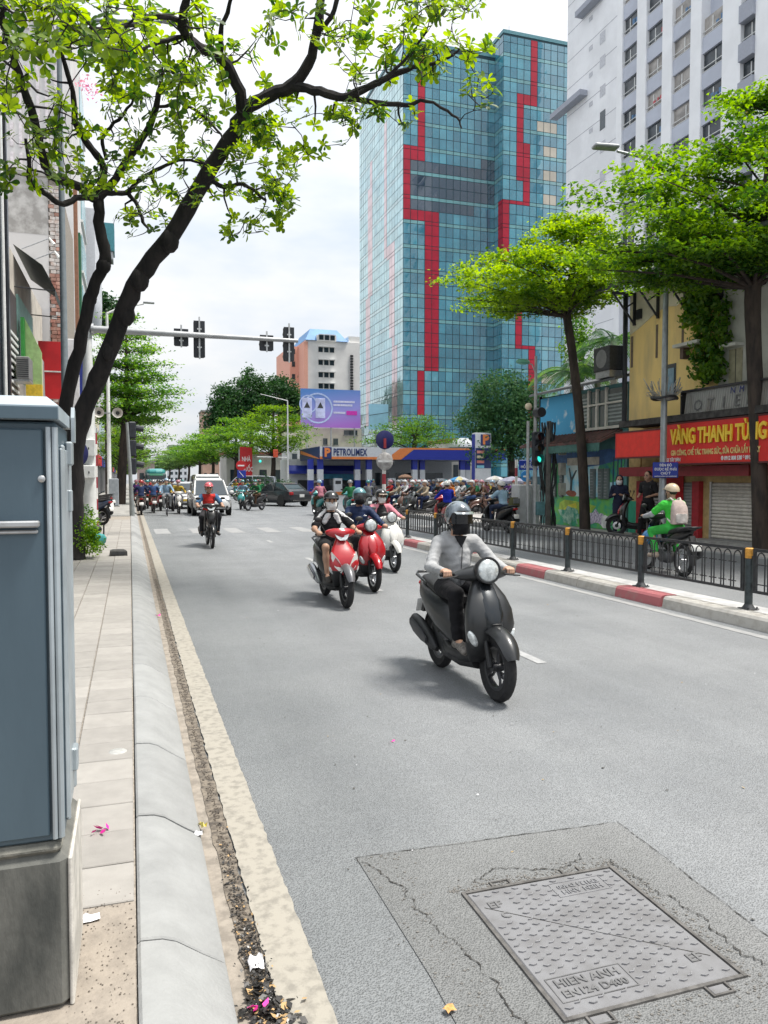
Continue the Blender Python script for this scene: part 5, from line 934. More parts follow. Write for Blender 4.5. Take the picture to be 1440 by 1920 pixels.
# ================================================================ grey apartment tower
AX = 50.0; YA = lambda px: onX(px, 500, AX).y; at = thing('apartment_tower', 'tall pale grey apartment tower with white piers and recessed windows', 'tower', (0, 0, 0))
LAV = M('apt_wall', (.82, .83, .855), .85, var=.06, vs=.25, bump=.1, bs=4); LAVD = M('apt_spandrel', (.48, .51, .59), .85, var=.06, vs=.3); PIER = M('apt_pier', (.84, .85, .87), .8, var=.04, vs=.3); yfar = YA(1060); HT = 95
part('core', LAVD, at, lambda b: b.box(AX + .9, AX + 18, 18, yfar, 0, HT)); part('gable_wall', LAV, at, lambda b: b.box(AX, AX + 17, YA(1153), yfar + .01, 0, HT)); part('near_wall', PIER, at, lambda b: b.box(AX - .1, AX + 15, 18, YA(1409), 0, HT))
for k in range(28): part('wall_joint', M('joint_grey', (.36, .37, .41), .9), at, lambda b: b.box(AX - .012, AX - .001, YA(1153) + .05, yfar - .05, 3 + k * 3.2, 3.06 + k * 3.2))
for a_, c_ in ((1153, 1163), (1190, 1207), (1237, 1255), (1289, 1309), (1348, 1382)): part('pier', PIER, at, lambda b: b.box(AX - .10, AX + 1.2, YA(c_), YA(a_), 0, HT))
zs0 = onX(1176, 72, AX + .5).z; bays = ((1163, 1190), (1207, 1237), (1255, 1289), (1309, 1348), (1382, 1409)); rng = random.Random(5)
wins_ = [M('apt_win%d' % k, c_, .25, var=.3, vs=.8) for k, c_ in enumerate(((.03, .04, .05), (.08, .09, .10), (.30, .28, .26), (.04, .05, .06)))]
slabm = M('apt_slab', (.36, .38, .44), .85, var=.05)
for bi, (a_, c_) in enumerate(bays):
    b0, b1 = YA(c_) + .003, YA(a_) - .003
    for k in range(-8, 7):
        z = zs0 + k * 3.2
        if z < 8 or pix((AX, b0, z + 1.6))[1] < -60 : continue
        part('spandrel', LAVD if bi < 4 else slabm, at, lambda b: b.box(AX + (.06 if bi < 4 else -.35), AX + .899, b0, b1, z - 1.45, z)); w_ = part('window', rng.choice(wins_), at, lambda b: b.box(AX + .28, AX + .898, b0, b1, z + .002, z + 1.72))
        wm = (b1 - b0) / 2; part('frame', WHITEP, w_, lambda b: (b.box(AX + .22, AX + .279, b0 + wm * f_ - .05, b0 + wm * f_ + .05, z + .003, z + 1.5) if (f_ := rng.uniform(.6, 1.4)) else 0, b.box(AX + .07, AX + .13, b0, b1, z + .42, z + .48), b.box(AX + .07, AX + .13, b0, b1, z + .05, z + .10)))
        if rng.random() < .5: part('laundry', M('laundry%d' % rng.randint(0, 3), [(.5, .45, .1), (.5, .1, .12), (.55, .56, .6), (.1, .2, .35)][rng.randint(0, 3)], .8), w_, lambda b: [b.box(AX + .2, AX + .22, b0 + q * .5 + .3, b0 + q * .5 + .3 + rng.uniform(.2, .4), z + .5, z + .5 + rng.uniform(.3, .7)) for q in range(rng.randint(1, 4))])
for k, (q0, q1, px0_, px1_) in enumerate(((215, 178, 1050, 1098), (33, 0, 1087, 1125))):
    z = onX(1074, (q0 + q1) / 2, AX).z if k == 0 else onX(1106, 16, AX).z; part('cornice', slabm, at, lambda b: b.box(AX - 1.0, AX - .015, YA(px1_), YA(px0_) + (1.0 if k == 0 else 0), z - .35, z + .25))
for (px_, py_) in ((1130, 225), (1130, 70), (1130, 115), (1130, 170), (1130, 275), (1130, 330), (1108, 35), (1108, 90), (1108, 140), (1108, 195), (1108, 245)):
    q = onX(px_, py_, AX); w = 1.0 if px_ > 1120 else .7; h = 2.0 if py_ == 225 else (1.2 if px_ > 1120 else .5); part('small_window', GLASSD if py_ == 225 else M('win_white', (.52, .53, .57), .5), at, lambda b: b.box(AX - .03, AX - .013, q.y - w / 2, q.y + w / 2, q.z - h / 2, q.z + h / 2))
# a tall plain block behind, low right, and a hedge of far roofs closing the right side
# ================================================================ trees and plants
BARK = M('bark', (.026, .022, .022), .9, col2=(.011, .010, .011), vs=7, bump=.8, bs=22, stretch=(1, 1, .3)); BARK2 = M('bark_brown', (.06, .044, .035), .9, col2=(.027, .021, .018), vs=6, bump=.6, bs=18, stretch=(1, 1, .3))
NP = np.random.default_rng(12)
def smooth_line(P, n=4):
    """Catmull-Rom through (x,y,z,r) points"""
    P = np.array(P, float); Q = np.vstack([2 * P[0] - P[1], P, 2 * P[-1] - P[-2]]); out = []
    for i in range(1, len(Q) - 2):
        for k in range(n):
            t = k / n; a, b, c, d = Q[i - 1], Q[i], Q[i + 1], Q[i + 2]; out.append(.5 * ((2 * b) + (c - a) * t + (2 * a - 5 * b + 4 * c - d) * t * t + (3 * b - a - 3 * c + d) * t ** 3))
    out.append(Q[-2]); return np.array(out)
def leaves_mesh(name, C, D, U, S, W, mat):
    """rhombic leaves: centre, direction, up, length, width ratio; two triangles each with a slight fold"""
    D = D / np.linalg.norm(D, axis=1)[:, None]; R = np.cross(D, U); R /= np.linalg.norm(R, axis=1)[:, None] + 1e-9; N = np.cross(R, D); S = S[:, None]; n = len(C)
    V = np.stack([C - D * S * .5, C + R * S * W * .5 + N * S * .08 + D * S * .08, C + D * S * .5 - N * S * .05, C - R * S * W * .5 + N * S * .08 + D * S * .08], 1).reshape(-1, 3)
    me = bpy.data.meshes.new(name); me.vertices.add(4 * n); me.loops.add(4 * n); me.polygons.add(n); me.vertices.foreach_set('co', V.ravel()); me.loops.foreach_set('vertex_index', np.arange(4 * n, dtype=np.int32))
    me.polygons.foreach_set('loop_start', np.arange(0, 4 * n, 4, dtype=np.int32)); me.update(calc_edges=True); me.validate(); me.materials.append(mat); return me
def crown(name, cl, n, spread, size, mat, parent, flat=.5, W=.55):
    """cl: clump centres (k,3); n leaves per clump"""
    cl = np.asarray(cl); k = len(cl); C = np.repeat(cl, n, 0) + NP.normal(0, 1, (k * n, 3)) * np.array(spread); D = NP.normal(0, 1, (k * n, 3)) * np.array([1, 1, flat]); U = NP.normal(0, flat, (k * n, 3)) + np.array([0, 0, 1.0]); S = NP.uniform(.7, 1.3, k * n) * size
    return tag(obj(name, leaves_mesh(name, C, D, U, S, W, mat), parent), kind='stuff')
# ---- big leaning tree on the left pavement: limbs read from the photo, set at their own depth
base = onZ(150, 1040, .15); LT = thing('leaning_street_tree', 'large leafed street tree with two leaning dark trunks on the left pavement', 'tree', base)
def limb(P): return smooth_line([(*wp(x, y, z), r) for x, y, z, r in P])
LIMBS = [
 [(140, 1050, 14.6, .203), (138, 930, 14.6, .179), (142, 830, 14.5, .172), (165, 750, 14.4, .168), (200, 668, 14.2, .164), (232, 585, 14.0, .156), (262, 520, 13.8, .152), (318, 445, 13.6, .148), (382, 335, 13.3, .133), (430, 262, 13.1, .129), (460, 205, 12.9, .117)],
 [(460, 205, 12.9, .111), (500, 180, 12.7, .102), (545, 163, 12.5, .102), (578, 120, 12.3, .085), (595, 55, 12.0, .072), (606, -40, 11.7, .060)],
 [(548, 162, 12.5, .076), (600, 172, 12.3, .072), (645, 182, 12.1, .068), (690, 163, 11.9, .055), (750, 135, 11.7, .043), (800, 122, 11.5, .030), (840, 108, 11.4, .021), (870, 88, 11.3, .014)],
 [(645, 183, 12.1, .047), (700, 192, 12, .043), (760, 197, 11.9, .038), (800, 190, 11.8, .025), (850, 215, 11.7, .019), (866, 240, 11.6, .012)],
 [(595, 60, 12, .043), (622, 30, 11.8, .038), (640, -30, 11.6, .034)], [(690, 163, 11.9, .034), (720, 150, 11.7, .030), (770, 100, 11.4, .021), (800, 60, 11.2, .014)],
 [(455, 215, 12.9, .102), (448, 170, 12.6, .093), (415, 108, 12.2, .085), (372, 88, 11.8, .076), (347, 62, 11.4, .068), (343, 30, 11, .060), (356, -30, 10.6, .051)],
 [(346, 40, 11.2, .043), (290, 32, 10.7, .038), (240, 48, 10.3, .034), (170, 56, 9.8, .025)], [(415, 108, 12.2, .043), (414, 60, 11.8, .038), (430, 10, 11.4, .030), (440, -30, 11, .025)], [(360, 66, 11.5, .034), (300, 78, 11.2, .030), (255, 100, 10.9, .021)],
 [(130, 1050, 14.9, .136), (116, 900, 14.9, .129), (118, 790, 14.8, .126), (142, 680, 14.7, .119), (160, 600, 14.6, .112), (180, 530, 14.5, .109), (197, 490, 14.4, .112), (188, 430, 14.3, .099), (183, 370, 14.2, .095)],
 [(183, 372, 14.2, .093), (150, 352, 13.9, .085), (100, 330, 13.4, .081), (82, 300, 13.0, .072), (68, 240, 12.5, .068), (52, 185, 12.0, .064), (30, 120, 11.4, .051), (10, 60, 10.8, .043), (2, 10, 10.2, .038)],
 [(183, 375, 14.2, .060), (150, 370, 13.9, .055), (118, 383, 13.6, .051), (82, 362, 13.2, .047), (58, 340, 12.9, .043), (54, 300, 12.6, .034), (48, 262, 12.4, .025)],
 [(183, 372, 14.2, .085), (195, 330, 14.1, .072), (188, 300, 13.9, .068), (160, 262, 13.6, .064), (142, 232, 13.3, .055), (136, 170, 12.9, .043), (118, 110, 12.4, .034), (96, 60, 11.9, .021)],
 [(186, 370, 14.2, .085), (210, 345, 14.2, .076), (240, 298, 14.0, .072), (270, 255, 13.8, .064), (290, 210, 13.5, .055), (300, 165, 13.2, .043), (305, 130, 13, .030)], [(200, 300, 13.9, .034), (192, 262, 13.7, .034), (206, 240, 13.5, .030), (240, 205, 13.2, .025), (262, 170, 12.9, .017)],
 [(200, 362, 14.2, .051), (235, 360, 14.3, .051), (265, 335, 14.2, .043), (300, 315, 14.1, .034), (345, 300, 13.9, .025), (390, 310, 13.7, .017)], [(240, 360, 14.3, .043), (258, 385, 14.3, .038), (268, 415, 14.2, .030), (280, 432, 14.1, .017)], [(300, 200, 13.4, .030), (345, 195, 13.1, .025), (390, 225, 12.9, .021), (420, 262, 12.9, .017)],
 [(385, 335, 13.3, .043), (420, 350, 13.2, .038), (455, 345, 13.1, .034), (500, 375, 13.0, .021)], [(300, 165, 13.2, .025), (330, 150, 12.9, .021), (370, 160, 12.6, .015)]]
skel = [limb(q) for q in LIMBS]; nodes = []; bt = MB(); br = MB()
for i, q in enumerate(skel):
    P = [Vector(v[:3]) for v in q]; jj = .012 if i in (0, 10) else .008
    P = [v + Vector(NP.normal(0, jj * (1 if k else 0), 3)) for k, v in enumerate(P)]; rr = [v[3] * NP.uniform(.93, 1.08) for v in q]
    (bt if i in (0, 10) else br).tube(P, rr, 12 if i in (0, 10) else 8)
    if i not in (0, 10): nodes += [(v, r_) for v, r_ in zip(P, rr)]
    elif i == 0: nodes += [(v, r_ * .3) for v, r_ in list(zip(P, rr))[-12:]]
def local(o, root): o.matrix_parent_inverse = Matrix.Translation(root.location).inverted(); return o
kn = bt
for (x, y, z, s) in ((318, 452, 13.55, .165), (262, 525, 13.75, .165), (236, 590, 14.0, .165), (196, 498, 14.38, .118), (170, 560, 14.55, .115)): kn.ell(wp(x, y, z), (s, s, s * 1.3), 10, 6)
kn.ell(wp(203, 660, 14.06), (.10, .1, .17), 10, 6); local(bt.build('trunk', BARK, LT, True), LT); local(br.build('limbs', BARK, LT, True), LT)
NPOS = [np.array(v) for v, _ in nodes]; NRAD = [r_ for _, r_ in nodes]
REG = [(60, 50, 110, 75, 9.6, 1.0, 62), (190, 60, 110, 70, 10.2, 1.0, 62), (320, 85, 100, 85, 11.2, .9, 48), (70, 215, 75, 80, 11.0, .8, 26), (40, 330, 40, 60, 11.5, .5, 8), (150, 300, 100, 75, 12.4, .8, 40), (250, 130, 90, 60, 11.4, .7, 34), (300, 205, 100, 80, 12.5, .8, 46), (420, 175, 90, 90, 12.7, .8, 36), (490, 300, 68, 85, 13.3, .8, 62), (345, 330, 115, 70, 13.4, .8, 44), (500, 390, 52, 48, 13.2, .6, 24), (430, 425, 35, 22, 13.2, .4, 6), (270, 420, 70, 28, 13.9, .5, 12), (20, 170, 40, 80, 9.0, .6, 12), (560, 50, 90, 55, 11.8, .6, 16), (690, 45, 110, 50, 11.6, .6, 24), (640, 215, 70, 35, 12, .5, 10), (720, 110, 100, 55, 11.6, .6, 26), (840, 105, 85, 38, 11.2, .5, 20), (895, 180, 40, 45, 11.3, .4, 8), (700, 215, 90, 28, 11.9, .5, 14), (600, 268, 45, 30, 12.3, .4, 6), (860, 12, 75, 16, 10.2, .4, 10), (540, 215, 60, 45, 12.6, .5, 10), (770, 30, 90, 35, 11, .6, 16)]
clusters = []
for cx_, cy_, rx_, ry_, z_, sz_, n_ in REG:
    for _ in range(int(n_ * (1.1 if cx_ < 560 else 1.15))):
        a = NP.uniform(0, 6.283); q = NP.uniform(0, 1) ** .5; clusters.append(np.array(wp(cx_ + rx_ * q * cos(a), cy_ + ry_ * q * sin(a), z_ + NP.normal(0, sz_))))
dist = lambda c: min(np.linalg.norm(n_ - c) for n_ in NPOS[::3])
clusters.sort(key=dist); tw = MB(); dirs = []
for c in clusters:
    A_ = np.array(NPOS); d = np.linalg.norm(A_ - c, axis=1) - np.minimum(np.array(NRAD), .05) * 2; i = int(d.argmin()); p0 = A_[i]; r0 = min(NRAD[i] * .6, .022); L_ = np.linalg.norm(c - p0)
    side = NP.normal(0, .12 * L_, 3); side[2] -= .05 * L_; m1 = p0 + (c - p0) * .35 + side; m2 = p0 + (c - p0) * .72 + side * .7; r0 = max(r0, .009); tw.tube([p0, m1, m2, c], [r0, r0 * .8, r0 * .6, .005], 5, cap=False)
    for m, rr in ((m1, r0 * .8), (m2, r0 * .6), (c, .006)): NPOS.append(m); NRAD.append(rr)
    dd = c - m2; dirs.append(dd / (np.linalg.norm(dd) + 1e-6))
tag(local(tw.build('twigs', BARK, LT, True), LT), kind='stuff')
BIGLEAF = leafmat('leaf_terminalia', (.026, .08, .014), (.19, .30, .028), .55, 1.8)
def bigleaf():
    st = [(0, .015), (.22, .09), (.5, .20), (.75, .26), (.92, .18), (1, .03)]; V = []; Fc = []
    for i, (t, w) in enumerate(st): z = -.16 * t * t; V += [(-w, t, z + .10 * w), (0, t, z - .02), (w, t, z + .10 * w)]
    for i in range(len(st) - 1):
        for k in (0, 1): Fc.append((i * 3 + k, i * 3 + k + 1, i * 3 + k + 4, i * 3 + k + 3))
    return np.array(V), Fc
BV, BF = bigleaf(); lm = mesh('leaf', BV, BF, BIGLEAF, None, True, 180); allv = []; allf = []; cnt = 0; placed = []
for c, d in zip(clusters, dirs):
    up = d * .5 + np.array([0, 0, .7]) + NP.normal(0, .25, 3); up /= np.linalg.norm(up); a_, b_ = frame_of(Vector(up)); n_ = NP.integers(7, 13); ph = NP.uniform(0, 6.28)
    for k in range(n_):
        t = ph + 2.4 * k; el = NP.uniform(-.25, .75); hd_ = (Vector(a_) * cos(t) + Vector(b_) * sin(t)) * cos(el) + Vector(up) * sin(el); hd_.normalize(); rt = hd_.cross(Vector(up)); rt = rt.normalized() if rt.length > .05 else Vector(a_); nm = rt.cross(hd_)
        placed.append((Vector(c) + Vector(up) * (.01 * k), rt, hd_, nm, NP.uniform(.075, .172)))
rank = sorted(range(len(placed)), key=lambda i: -placed[i][4] / (placed[i][0] - Vector((0, 0, EYE))).length); big = set()
for i in rank:
    x, y = pix(placed[i][0])
    if 0 < x < 1440 and 0 < y < 900: big.add(i)
    if len(big) >= 300: break
for i, (c, rt, hd_, nm, s) in enumerate(placed):
    Mx = Matrix((rt * s, hd_ * s, nm * s)).transposed()
    if i in big:
        o = obj('leaf', lm, LT); o.matrix_world = Matrix.Translation(c) @ Mx.to_4x4(); o.matrix_parent_inverse = Matrix.Translation(LT.location).inverted()
    else:
        k = len(allv) * len(BV); allv.append(BV @ np.array(Mx).T + np.array(c)); allf.append(np.array(BF) + k)
o = obj('foliage', mesh('foliage', np.concatenate(allv).tolist(), np.concatenate(allf).tolist(), BIGLEAF, None, True, 180), LT); o['kind'] = 'stuff'; local(o, LT)
# ---- layered trees (tiers of flat sprays)
G_BR = leafmat('leaf_bright', (.025, .09, .012), (.15, .29, .025), .48, 1.1); G_MD = leafmat('leaf_mid', (.03, .11, .02), (.13, .27, .035), .52, .7); G_DK = leafmat('leaf_dark', (.015, .055, .02), (.04, .11, .03), .3, .5); G_YG = leafmat('leaf_yellowgreen', (.045, .125, .012), (.23, .37, .025), .5, 1.1); G_FAR = leafmat('leaf_far', (.06, .15, .05), (.14, .25, .06), .35, .3)  # leaf_far is paler: distance haze put into the leaf colour
def layered(label, trunk, tiers, size, mat, n=16, bark=BARK2, clumps=1.0, group=None, twig=True, spread=.2):
    """trunk: (x,y,z,r) points; tiers: (centre x, y, z, radius, clump count)"""
    P = smooth_line(trunk, 4); root = thing('street_tree', label, 'tree', (*P[0][:2], P[0][2]), 0, group); T = MB(); T.tube([Vector(v[:3]) for v in P], [v[3] for v in P], 10); local(T.build('trunk', bark, root, True), root); Bm = MB(); C = []
    for (cx_, cy_, cz, R, cn) in tiers:
        i = int(np.abs(P[:, 2] - (cz - .25 * R)).argmin()); p0 = P[i][:3]; c = np.array([cx_, cy_, cz]); nb = 7
        for k in range(nb):
            a = 2 * pi * (k + NP.uniform(-.3, .3)) / nb; rr = R * NP.uniform(.75, 1.05); e = c + np.array([cos(a) * rr, sin(a) * rr, NP.uniform(-.12, .12) * R * .3]); m = p0 + (e - p0) * .5 + np.array([0, 0, .06 * R]); rb = max(P[i][3] * .3, .02)
            Bm.tube([p0, m, e], [rb, rb * .6, rb * .2], 5, cap=False); nk = int(cn * clumps / nb)
            for q in range(nk):
                t = NP.uniform(.25, 1.0) ** .8; w = (1 - abs(t - .65)) * R * .28; pt = (p0 * (1 - t) ** 2 + 2 * m * t * (1 - t) + e * t * t) if t > .3 else m * t + p0 * (1 - t); C.append(pt + np.array([NP.normal(0, w), NP.normal(0, w), abs(NP.normal(0, .05 + .014 * R)) + .02]))
    C = [c for c in C if sin(c[0] * 2.3 + c[2] * 3.1) + sin(c[1] * 2.7 - c[2] * 2.2) + NP.normal(0, .5) > -1.0]
    local(Bm.build('branches', bark, root, True), root); local(crown('crown', C, n, (spread, spread, spread * .35), size, mat, root, .45), root); return root
def tier(px, py, zc, rpx, n): q = wp(px, py, zc); return (q.x, q.y, q.z, rpx * zc / F, n)
def tr(px, py, zc, r): q = wp(px, py, zc); return (q.x, q.y, q.z, r)
layered('slender street tree with flat bright green crown in front of the mural', [tr(1097, 997, 22.8, .17), tr(1094, 900, 22.8, .15), tr(1086, 780, 22.8, .14), tr(1073, 660, 22.8, .13), tr(1062, 575, 22.8, .12), tr(1075, 500, 22.8, .08), tr(1082, 420, 22.8, .04)],
        [tier(1075, 425, 22.8, 60, 60), tier(1070, 455, 22.8, 95, 100), tier(1085, 490, 22.8, 120, 130), tier(1000, 522, 22.6, 155, 250), tier(965, 552, 22.4, 130, 170), tier(1090, 550, 22.8, 90, 110), tier(1010, 580, 22.8, 85, 70)], .125, G_YG, 40, spread=.17)
layered('big spreading street tree whose trunk crosses the red sign on the right', [tr(1428, 1045, 16.7, .19), tr(1424, 900, 16.7, .17), tr(1418, 760, 16.7, .165), tr(1413, 640, 16.7, .16), tr(1412, 540, 16.7, .17), tr(1428, 440, 16.7, .13), tr(1440, 330, 16.7, .09), tr(1445, 210, 16.7, .04)],
        [tier(1425, 200, 16.7, 70, 70), tier(1430, 265, 16.7, 130, 110), tier(1400, 320, 16.6, 190, 220), tier(1370, 385, 16.5, 225, 290), tier(1330, 450, 16.4, 225, 300), tier(1260, 500, 16.4, 150, 170), tier(1370, 520, 17.4, 130, 130), tier(1180, 470, 16.6, 80, 60)], .12, G_BR, 36, spread=.16)
layered('tall layered street tree beside the white lamp post on the left', [tr(226, 948, 47, .32), tr(229, 880, 47, .28), tr(235, 800, 47, .25), tr(238, 740, 47, .18), tr(237, 680, 47, .10), tr(236, 600, 47, .04)],
        [tier(236, 600, 47, 24, 24), tier(236, 628, 47, 44, 40), tier(240, 655, 47, 58, 60), tier(240, 682, 47, 66, 70), tier(246, 708, 47, 76, 84), tier(258, 735, 47, 84, 110), tier(258, 758, 47, 78, 100), tier(250, 785, 48, 56, 80)], .19, G_MD, 36, spread=.34)
for i, (zc, X) in enumerate(((58, -.6), (72, -.9), (88, -1.0), (108, -1.2), (132, -1.2), (165, -1.3), (205, -1.4))):
    px = 244 + X * F / (_c * zc); sc = 47 / zc; layered(['bright layered tree right behind the first tall one on the left', 'third layered tree of the left row', 'fourth layered tree of the left row', 'fifth layered tree of the left row', 'sixth layered tree of the left row', 'seventh layered tree of the left row', 'last layered tree of the left row'][i], [tr(px, 898 + 1.5 * F / zc, zc, .3), tr(px + 4 * sc, 898 - 60 * sc, zc, .22), tr(px + 6 * sc, 898 - 170 * sc, zc, .08)],
        [tier(px + 26 * sc, 898 - h_ * sc * (1.35 if i == 0 else 1.15), zc, w_ * sc, c_) for h_, w_, c_ in ((150, 45, 30), (125, 66, 50), (98, 80, 60), (70, 80, 60), (45, 64, 40))], .2 + .03 * i, G_BR if i < 2 else G_FAR, 22, group='left row of trees', spread=.45)
for i, (zc, X, s) in enumerate(((86, 15.2, 1.0), (104, 13.6, 1.0), (122, 12.5, .95), (142, 12.2, 1.0), (165, 12, 1.0), (195, 11.8, .95), (235, 11.5, 1.0), (290, 11, 1.0))):
    px = 244 + X * F / (_c * zc); u = F / zc * s; nm_ = ['umbrella shaped tree behind the black sedan', 'second tree of the right far row', 'third tree of the right far row', 'fourth tree of the right far row', 'fifth tree of the right far row', 'sixth tree of the right far row', 'seventh tree of the right far row', 'last tree of the right far row'][i]
    layered(nm_, [tr(px - .3 * u, 898 + 1.6 * F / zc, zc, .3), tr(px, 898 - 1.0 * u, zc, .26), tr(px, 898 - 4 * u, zc, .2), tr(px, 898 - 7.5 * u, zc, .08)], [tier(px, 898 - h_ * u, zc, w_ * u, c_) for h_, w_, c_ in ((7.9, 2.0, 40), (6.9, 3.4, 80), (5.8, 4.4, 110), (4.7, 4.7, 110), (3.7, 3.6, 60))], .26 + .03 * i, G_BR if i == 0 else (G_MD if i < 4 else G_FAR), 26, group='right far row of trees', spread=.45)
layered('broad low tree behind the petrol station canopy', [tr(775, 925, 96, .4), tr(775, 870, 96, .35), tr(778, 820, 96, .2)], [tier(778, 782, 96, 36, 50), tier(775, 797, 96, 60, 90), tier(770, 812, 96, 78, 120), tier(765, 826, 96, 84, 120)], .3, G_MD, 18, spread=.5)
def bushy(name, label, base, blobs, n, size, mat, trunk=None, cn=12, spread=.35, group=None, bark=BARK2):
    root = thing(name, label, 'tree' if trunk else 'shrub', base, 0, group); C = []
    if trunk:
        T = MB(); T.tube([Vector(v[:3]) for v in trunk], [v[3] for v in trunk], 8)
        for b in blobs: T.tube([Vector(trunk[-1][:3]), (Vector(trunk[-1][:3]) + Vector(b[:3])) / 2 + Vector((0, 0, -.2)), Vector(b[:3])], [trunk[-1][3] * .7, trunk[-1][3] * .45, .02], 6)
        local(T.build('trunk', bark, root, True), root)
    vol = [b[3] * b[4] * b[5] for b in blobs]
    for b, v in zip(blobs, vol):
        k = int(n * v / sum(vol)); d = NP.normal(0, 1, (k, 3)); d /= np.linalg.norm(d, axis=1)[:, None]; q = NP.uniform(.45, 1, k) ** .5; C.append(np.array(b[:3]) + d * q[:, None] * np.array(b[3:6]) * (1 + .25 * np.sin(d[:, :1] * 5 + d[:, 1:2] * 4)))
    local(crown('crown' if trunk else 'foliage', np.concatenate(C), cn, (spread, spread, spread * .8), size, mat, root, .8), root); return root
def blobs(L_): return [(*wp(x, y, z), rx * z / F, rx * z / F, ry * z / F) for x, y, z, rx, ry in L_]
bushy('green_tree', 'large rounded green tree between the price totem and corner signal', onZ(958, 942), blobs([(945, 745, 50, 58, 45), (900, 790, 50, 42, 34), (985, 770, 50, 42, 40), (950, 800, 50, 60, 38), (915, 850, 49, 34, 22), (980, 835, 50, 34, 28)]), 900, .22, leafmat('leaf_blueish', (.03, .10, .045), (.085, .19, .07), .35, .5), [(*onZ(958, 942), .3), tr(960, 880, 50, .25), tr(955, 830, 50, .2)], 16, .28)
for i, (lab, L_) in enumerate((('tall dark conifer like tree above the far row, leftmost', [(425, 755, 128, 26, 30), (428, 785, 128, 36, 30), (420, 735, 128, 13, 16)]), ('tall dark conifer like tree above the far row, middle', [(470, 735, 132, 30, 30), (468, 712, 132, 16, 20), (480, 765, 132, 40, 30)]), ('tall dark conifer like tree beside the billboard', [(525, 745, 136, 38, 28), (518, 722, 136, 18, 14), (550, 760, 136, 20, 30)]))):
    x, y, z = L_[0][:3]; q = wp(x, y, z); bushy('dark_tree', lab, (q.x, q.y, 0), blobs(L_), 500, .5, G_DK, [(q.x, q.y, 0, .5), (q.x, q.y, q.z * .6, .35)], 16, .5, 'dark trees behind the far row')
q = onZ(150, 1048, .15); hedge = [(q.x + x, q.y + y, .15 + z, a, a, c) for x, y, z, a, c in ((0, 0, .45, .34, .36), (-.2, .2, .8, .26, .26), (.12, .05, .25, .3, .22), (.05, .3, .62, .28, .3), (-.35, 0, .5, .3, .4))]
bushy('shrub', 'leafy green shrub growing on the pavement beside the utility cabinet', q, hedge, 420, .062, leafmat('leaf_shrub', (.03, .12, .012), (.16, .30, .02), .42, 3), None, 11, .055)
q = onZ(497, 942); bushy('shrub', 'dark green bush on the traffic island behind the black sedan', q, [(q.x + x, q.y, z, a, a, c) for x, z, a, c in ((0, .8, 1.0, .9), (1.3, .7, 1.0, .8), (-1.1, .6, .8, .7))], 200, .16, G_DK, None, 12, .18)
# hanging creeper on the ochre house
rt = thing('hanging_creeper', 'leafy creeper hanging down the ochre house under the roof', 'plant', (RX - .2, YX(1320), 3.2)); C = []
for px_, y0_, y1_ in ((1292, 560, 600), (1300, 530, 625), (1310, 520, 650), (1318, 525, 680), (1326, 540, 715), (1335, 560, 715), (1345, 600, 712), (1312, 660, 712), (1338, 640, 720), (1355, 560, 640), (1330, 520, 600)):
    for k in range(22): t_ = NP.uniform(0, 1); v = onX(px_ + NP.normal(0, 5), y0_ + (y1_ - y0_) * t_, RX - .25); C.append(np.array(v) + np.array([NP.normal(0, .1), 0, 0]))
local(crown('leaves', C, 9, (.08, .08, .08), .13, leafmat('leaf_creeper', (.03, .11, .012), (.13, .24, .03), .4, 2.5), rt, 1.2, .8), rt)
local(part('stem', BARK, rt, lambda b: [b.tube([onX(x0, 720, RX - .15), onX((x0 + x1) / 2 + 8, 640, RX - .2), onX(x1, 520, RX - .1)], [.05, .03, .015], 6) for x0, x1 in ((1320, 1312), (1325, 1345))]), rt)
# palms behind the mural shop
def palm(label, p, h, n, L_, seed):
    root = thing('palm_tree', label, 'palm', p, 0, 'palms behind the mural shop'); r = random.Random(seed); part('trunk', M('palm_trunk', (.20, .18, .15), .9, var=.2), root, lambda b: b.tube([(0, 0, 0), (.1, 0, h * .5), (0, 0, h)], [.2, .15, .13], 8), True)
    for k in range(n):
        a = 2 * pi * k / n + r.uniform(-.2, .2); e = r.uniform(.1, 1.1); b = MB(); P = []
        for i in range(9): t = i / 8; P.append(Vector((cos(a) * L_ * t * cos(e * .6), sin(a) * L_ * t * cos(e * .6), h + L_ * (t * e * .75 - t * t * (.55 + .3 * e)))))
        b.tube(P, [.035 * (1 - i / 9) + .006 for i in range(9)], 4)
        for i in range(26):
            t = .12 + .88 * i / 26; q = t * 8; i0 = min(int(q), 7); c = P[i0].lerp(P[i0 + 1], q - i0); d = (P[i0 + 1] - P[i0]).normalized(); s = d.cross(Vector((0, 0, 1))).normalized()
            for sg in (-1, 1): w = s * sg * .55 * (1 - .5 * t) + d * .25 + Vector((0, 0, -.22)); b.add([c, c + w * .5 + d * .03, c + w, c + w * .5 - d * .03], [(0, 1, 2, 3)])
        b.build('frond', G_DK if k % 3 else G_MD, root)
for i, (px_, py_, zc) in enumerate(((1075, 700, 33), (1120, 690, 34), (1150, 640, 31))): q = wp(px_, py_, zc); palm(['leftmost palm behind the blue sky panel', 'middle palm behind the mural shop roof', 'tall palm against the ochre house wall'][i], (q.x, q.y, 0), q.z, 13, 2.1, i)
q = wp(1090, 620, 36); bushy('green_tree', 'small leafy tree behind the slender street tree trunk', (q.x, q.y, 0), blobs([(1090, 620, 36, 20, 30), (1080, 655, 36, 22, 22)]), 120, .16, G_MD, [(q.x, q.y, 0, .2), (q.x, q.y, q.z - 1, .12)], 12, .2)
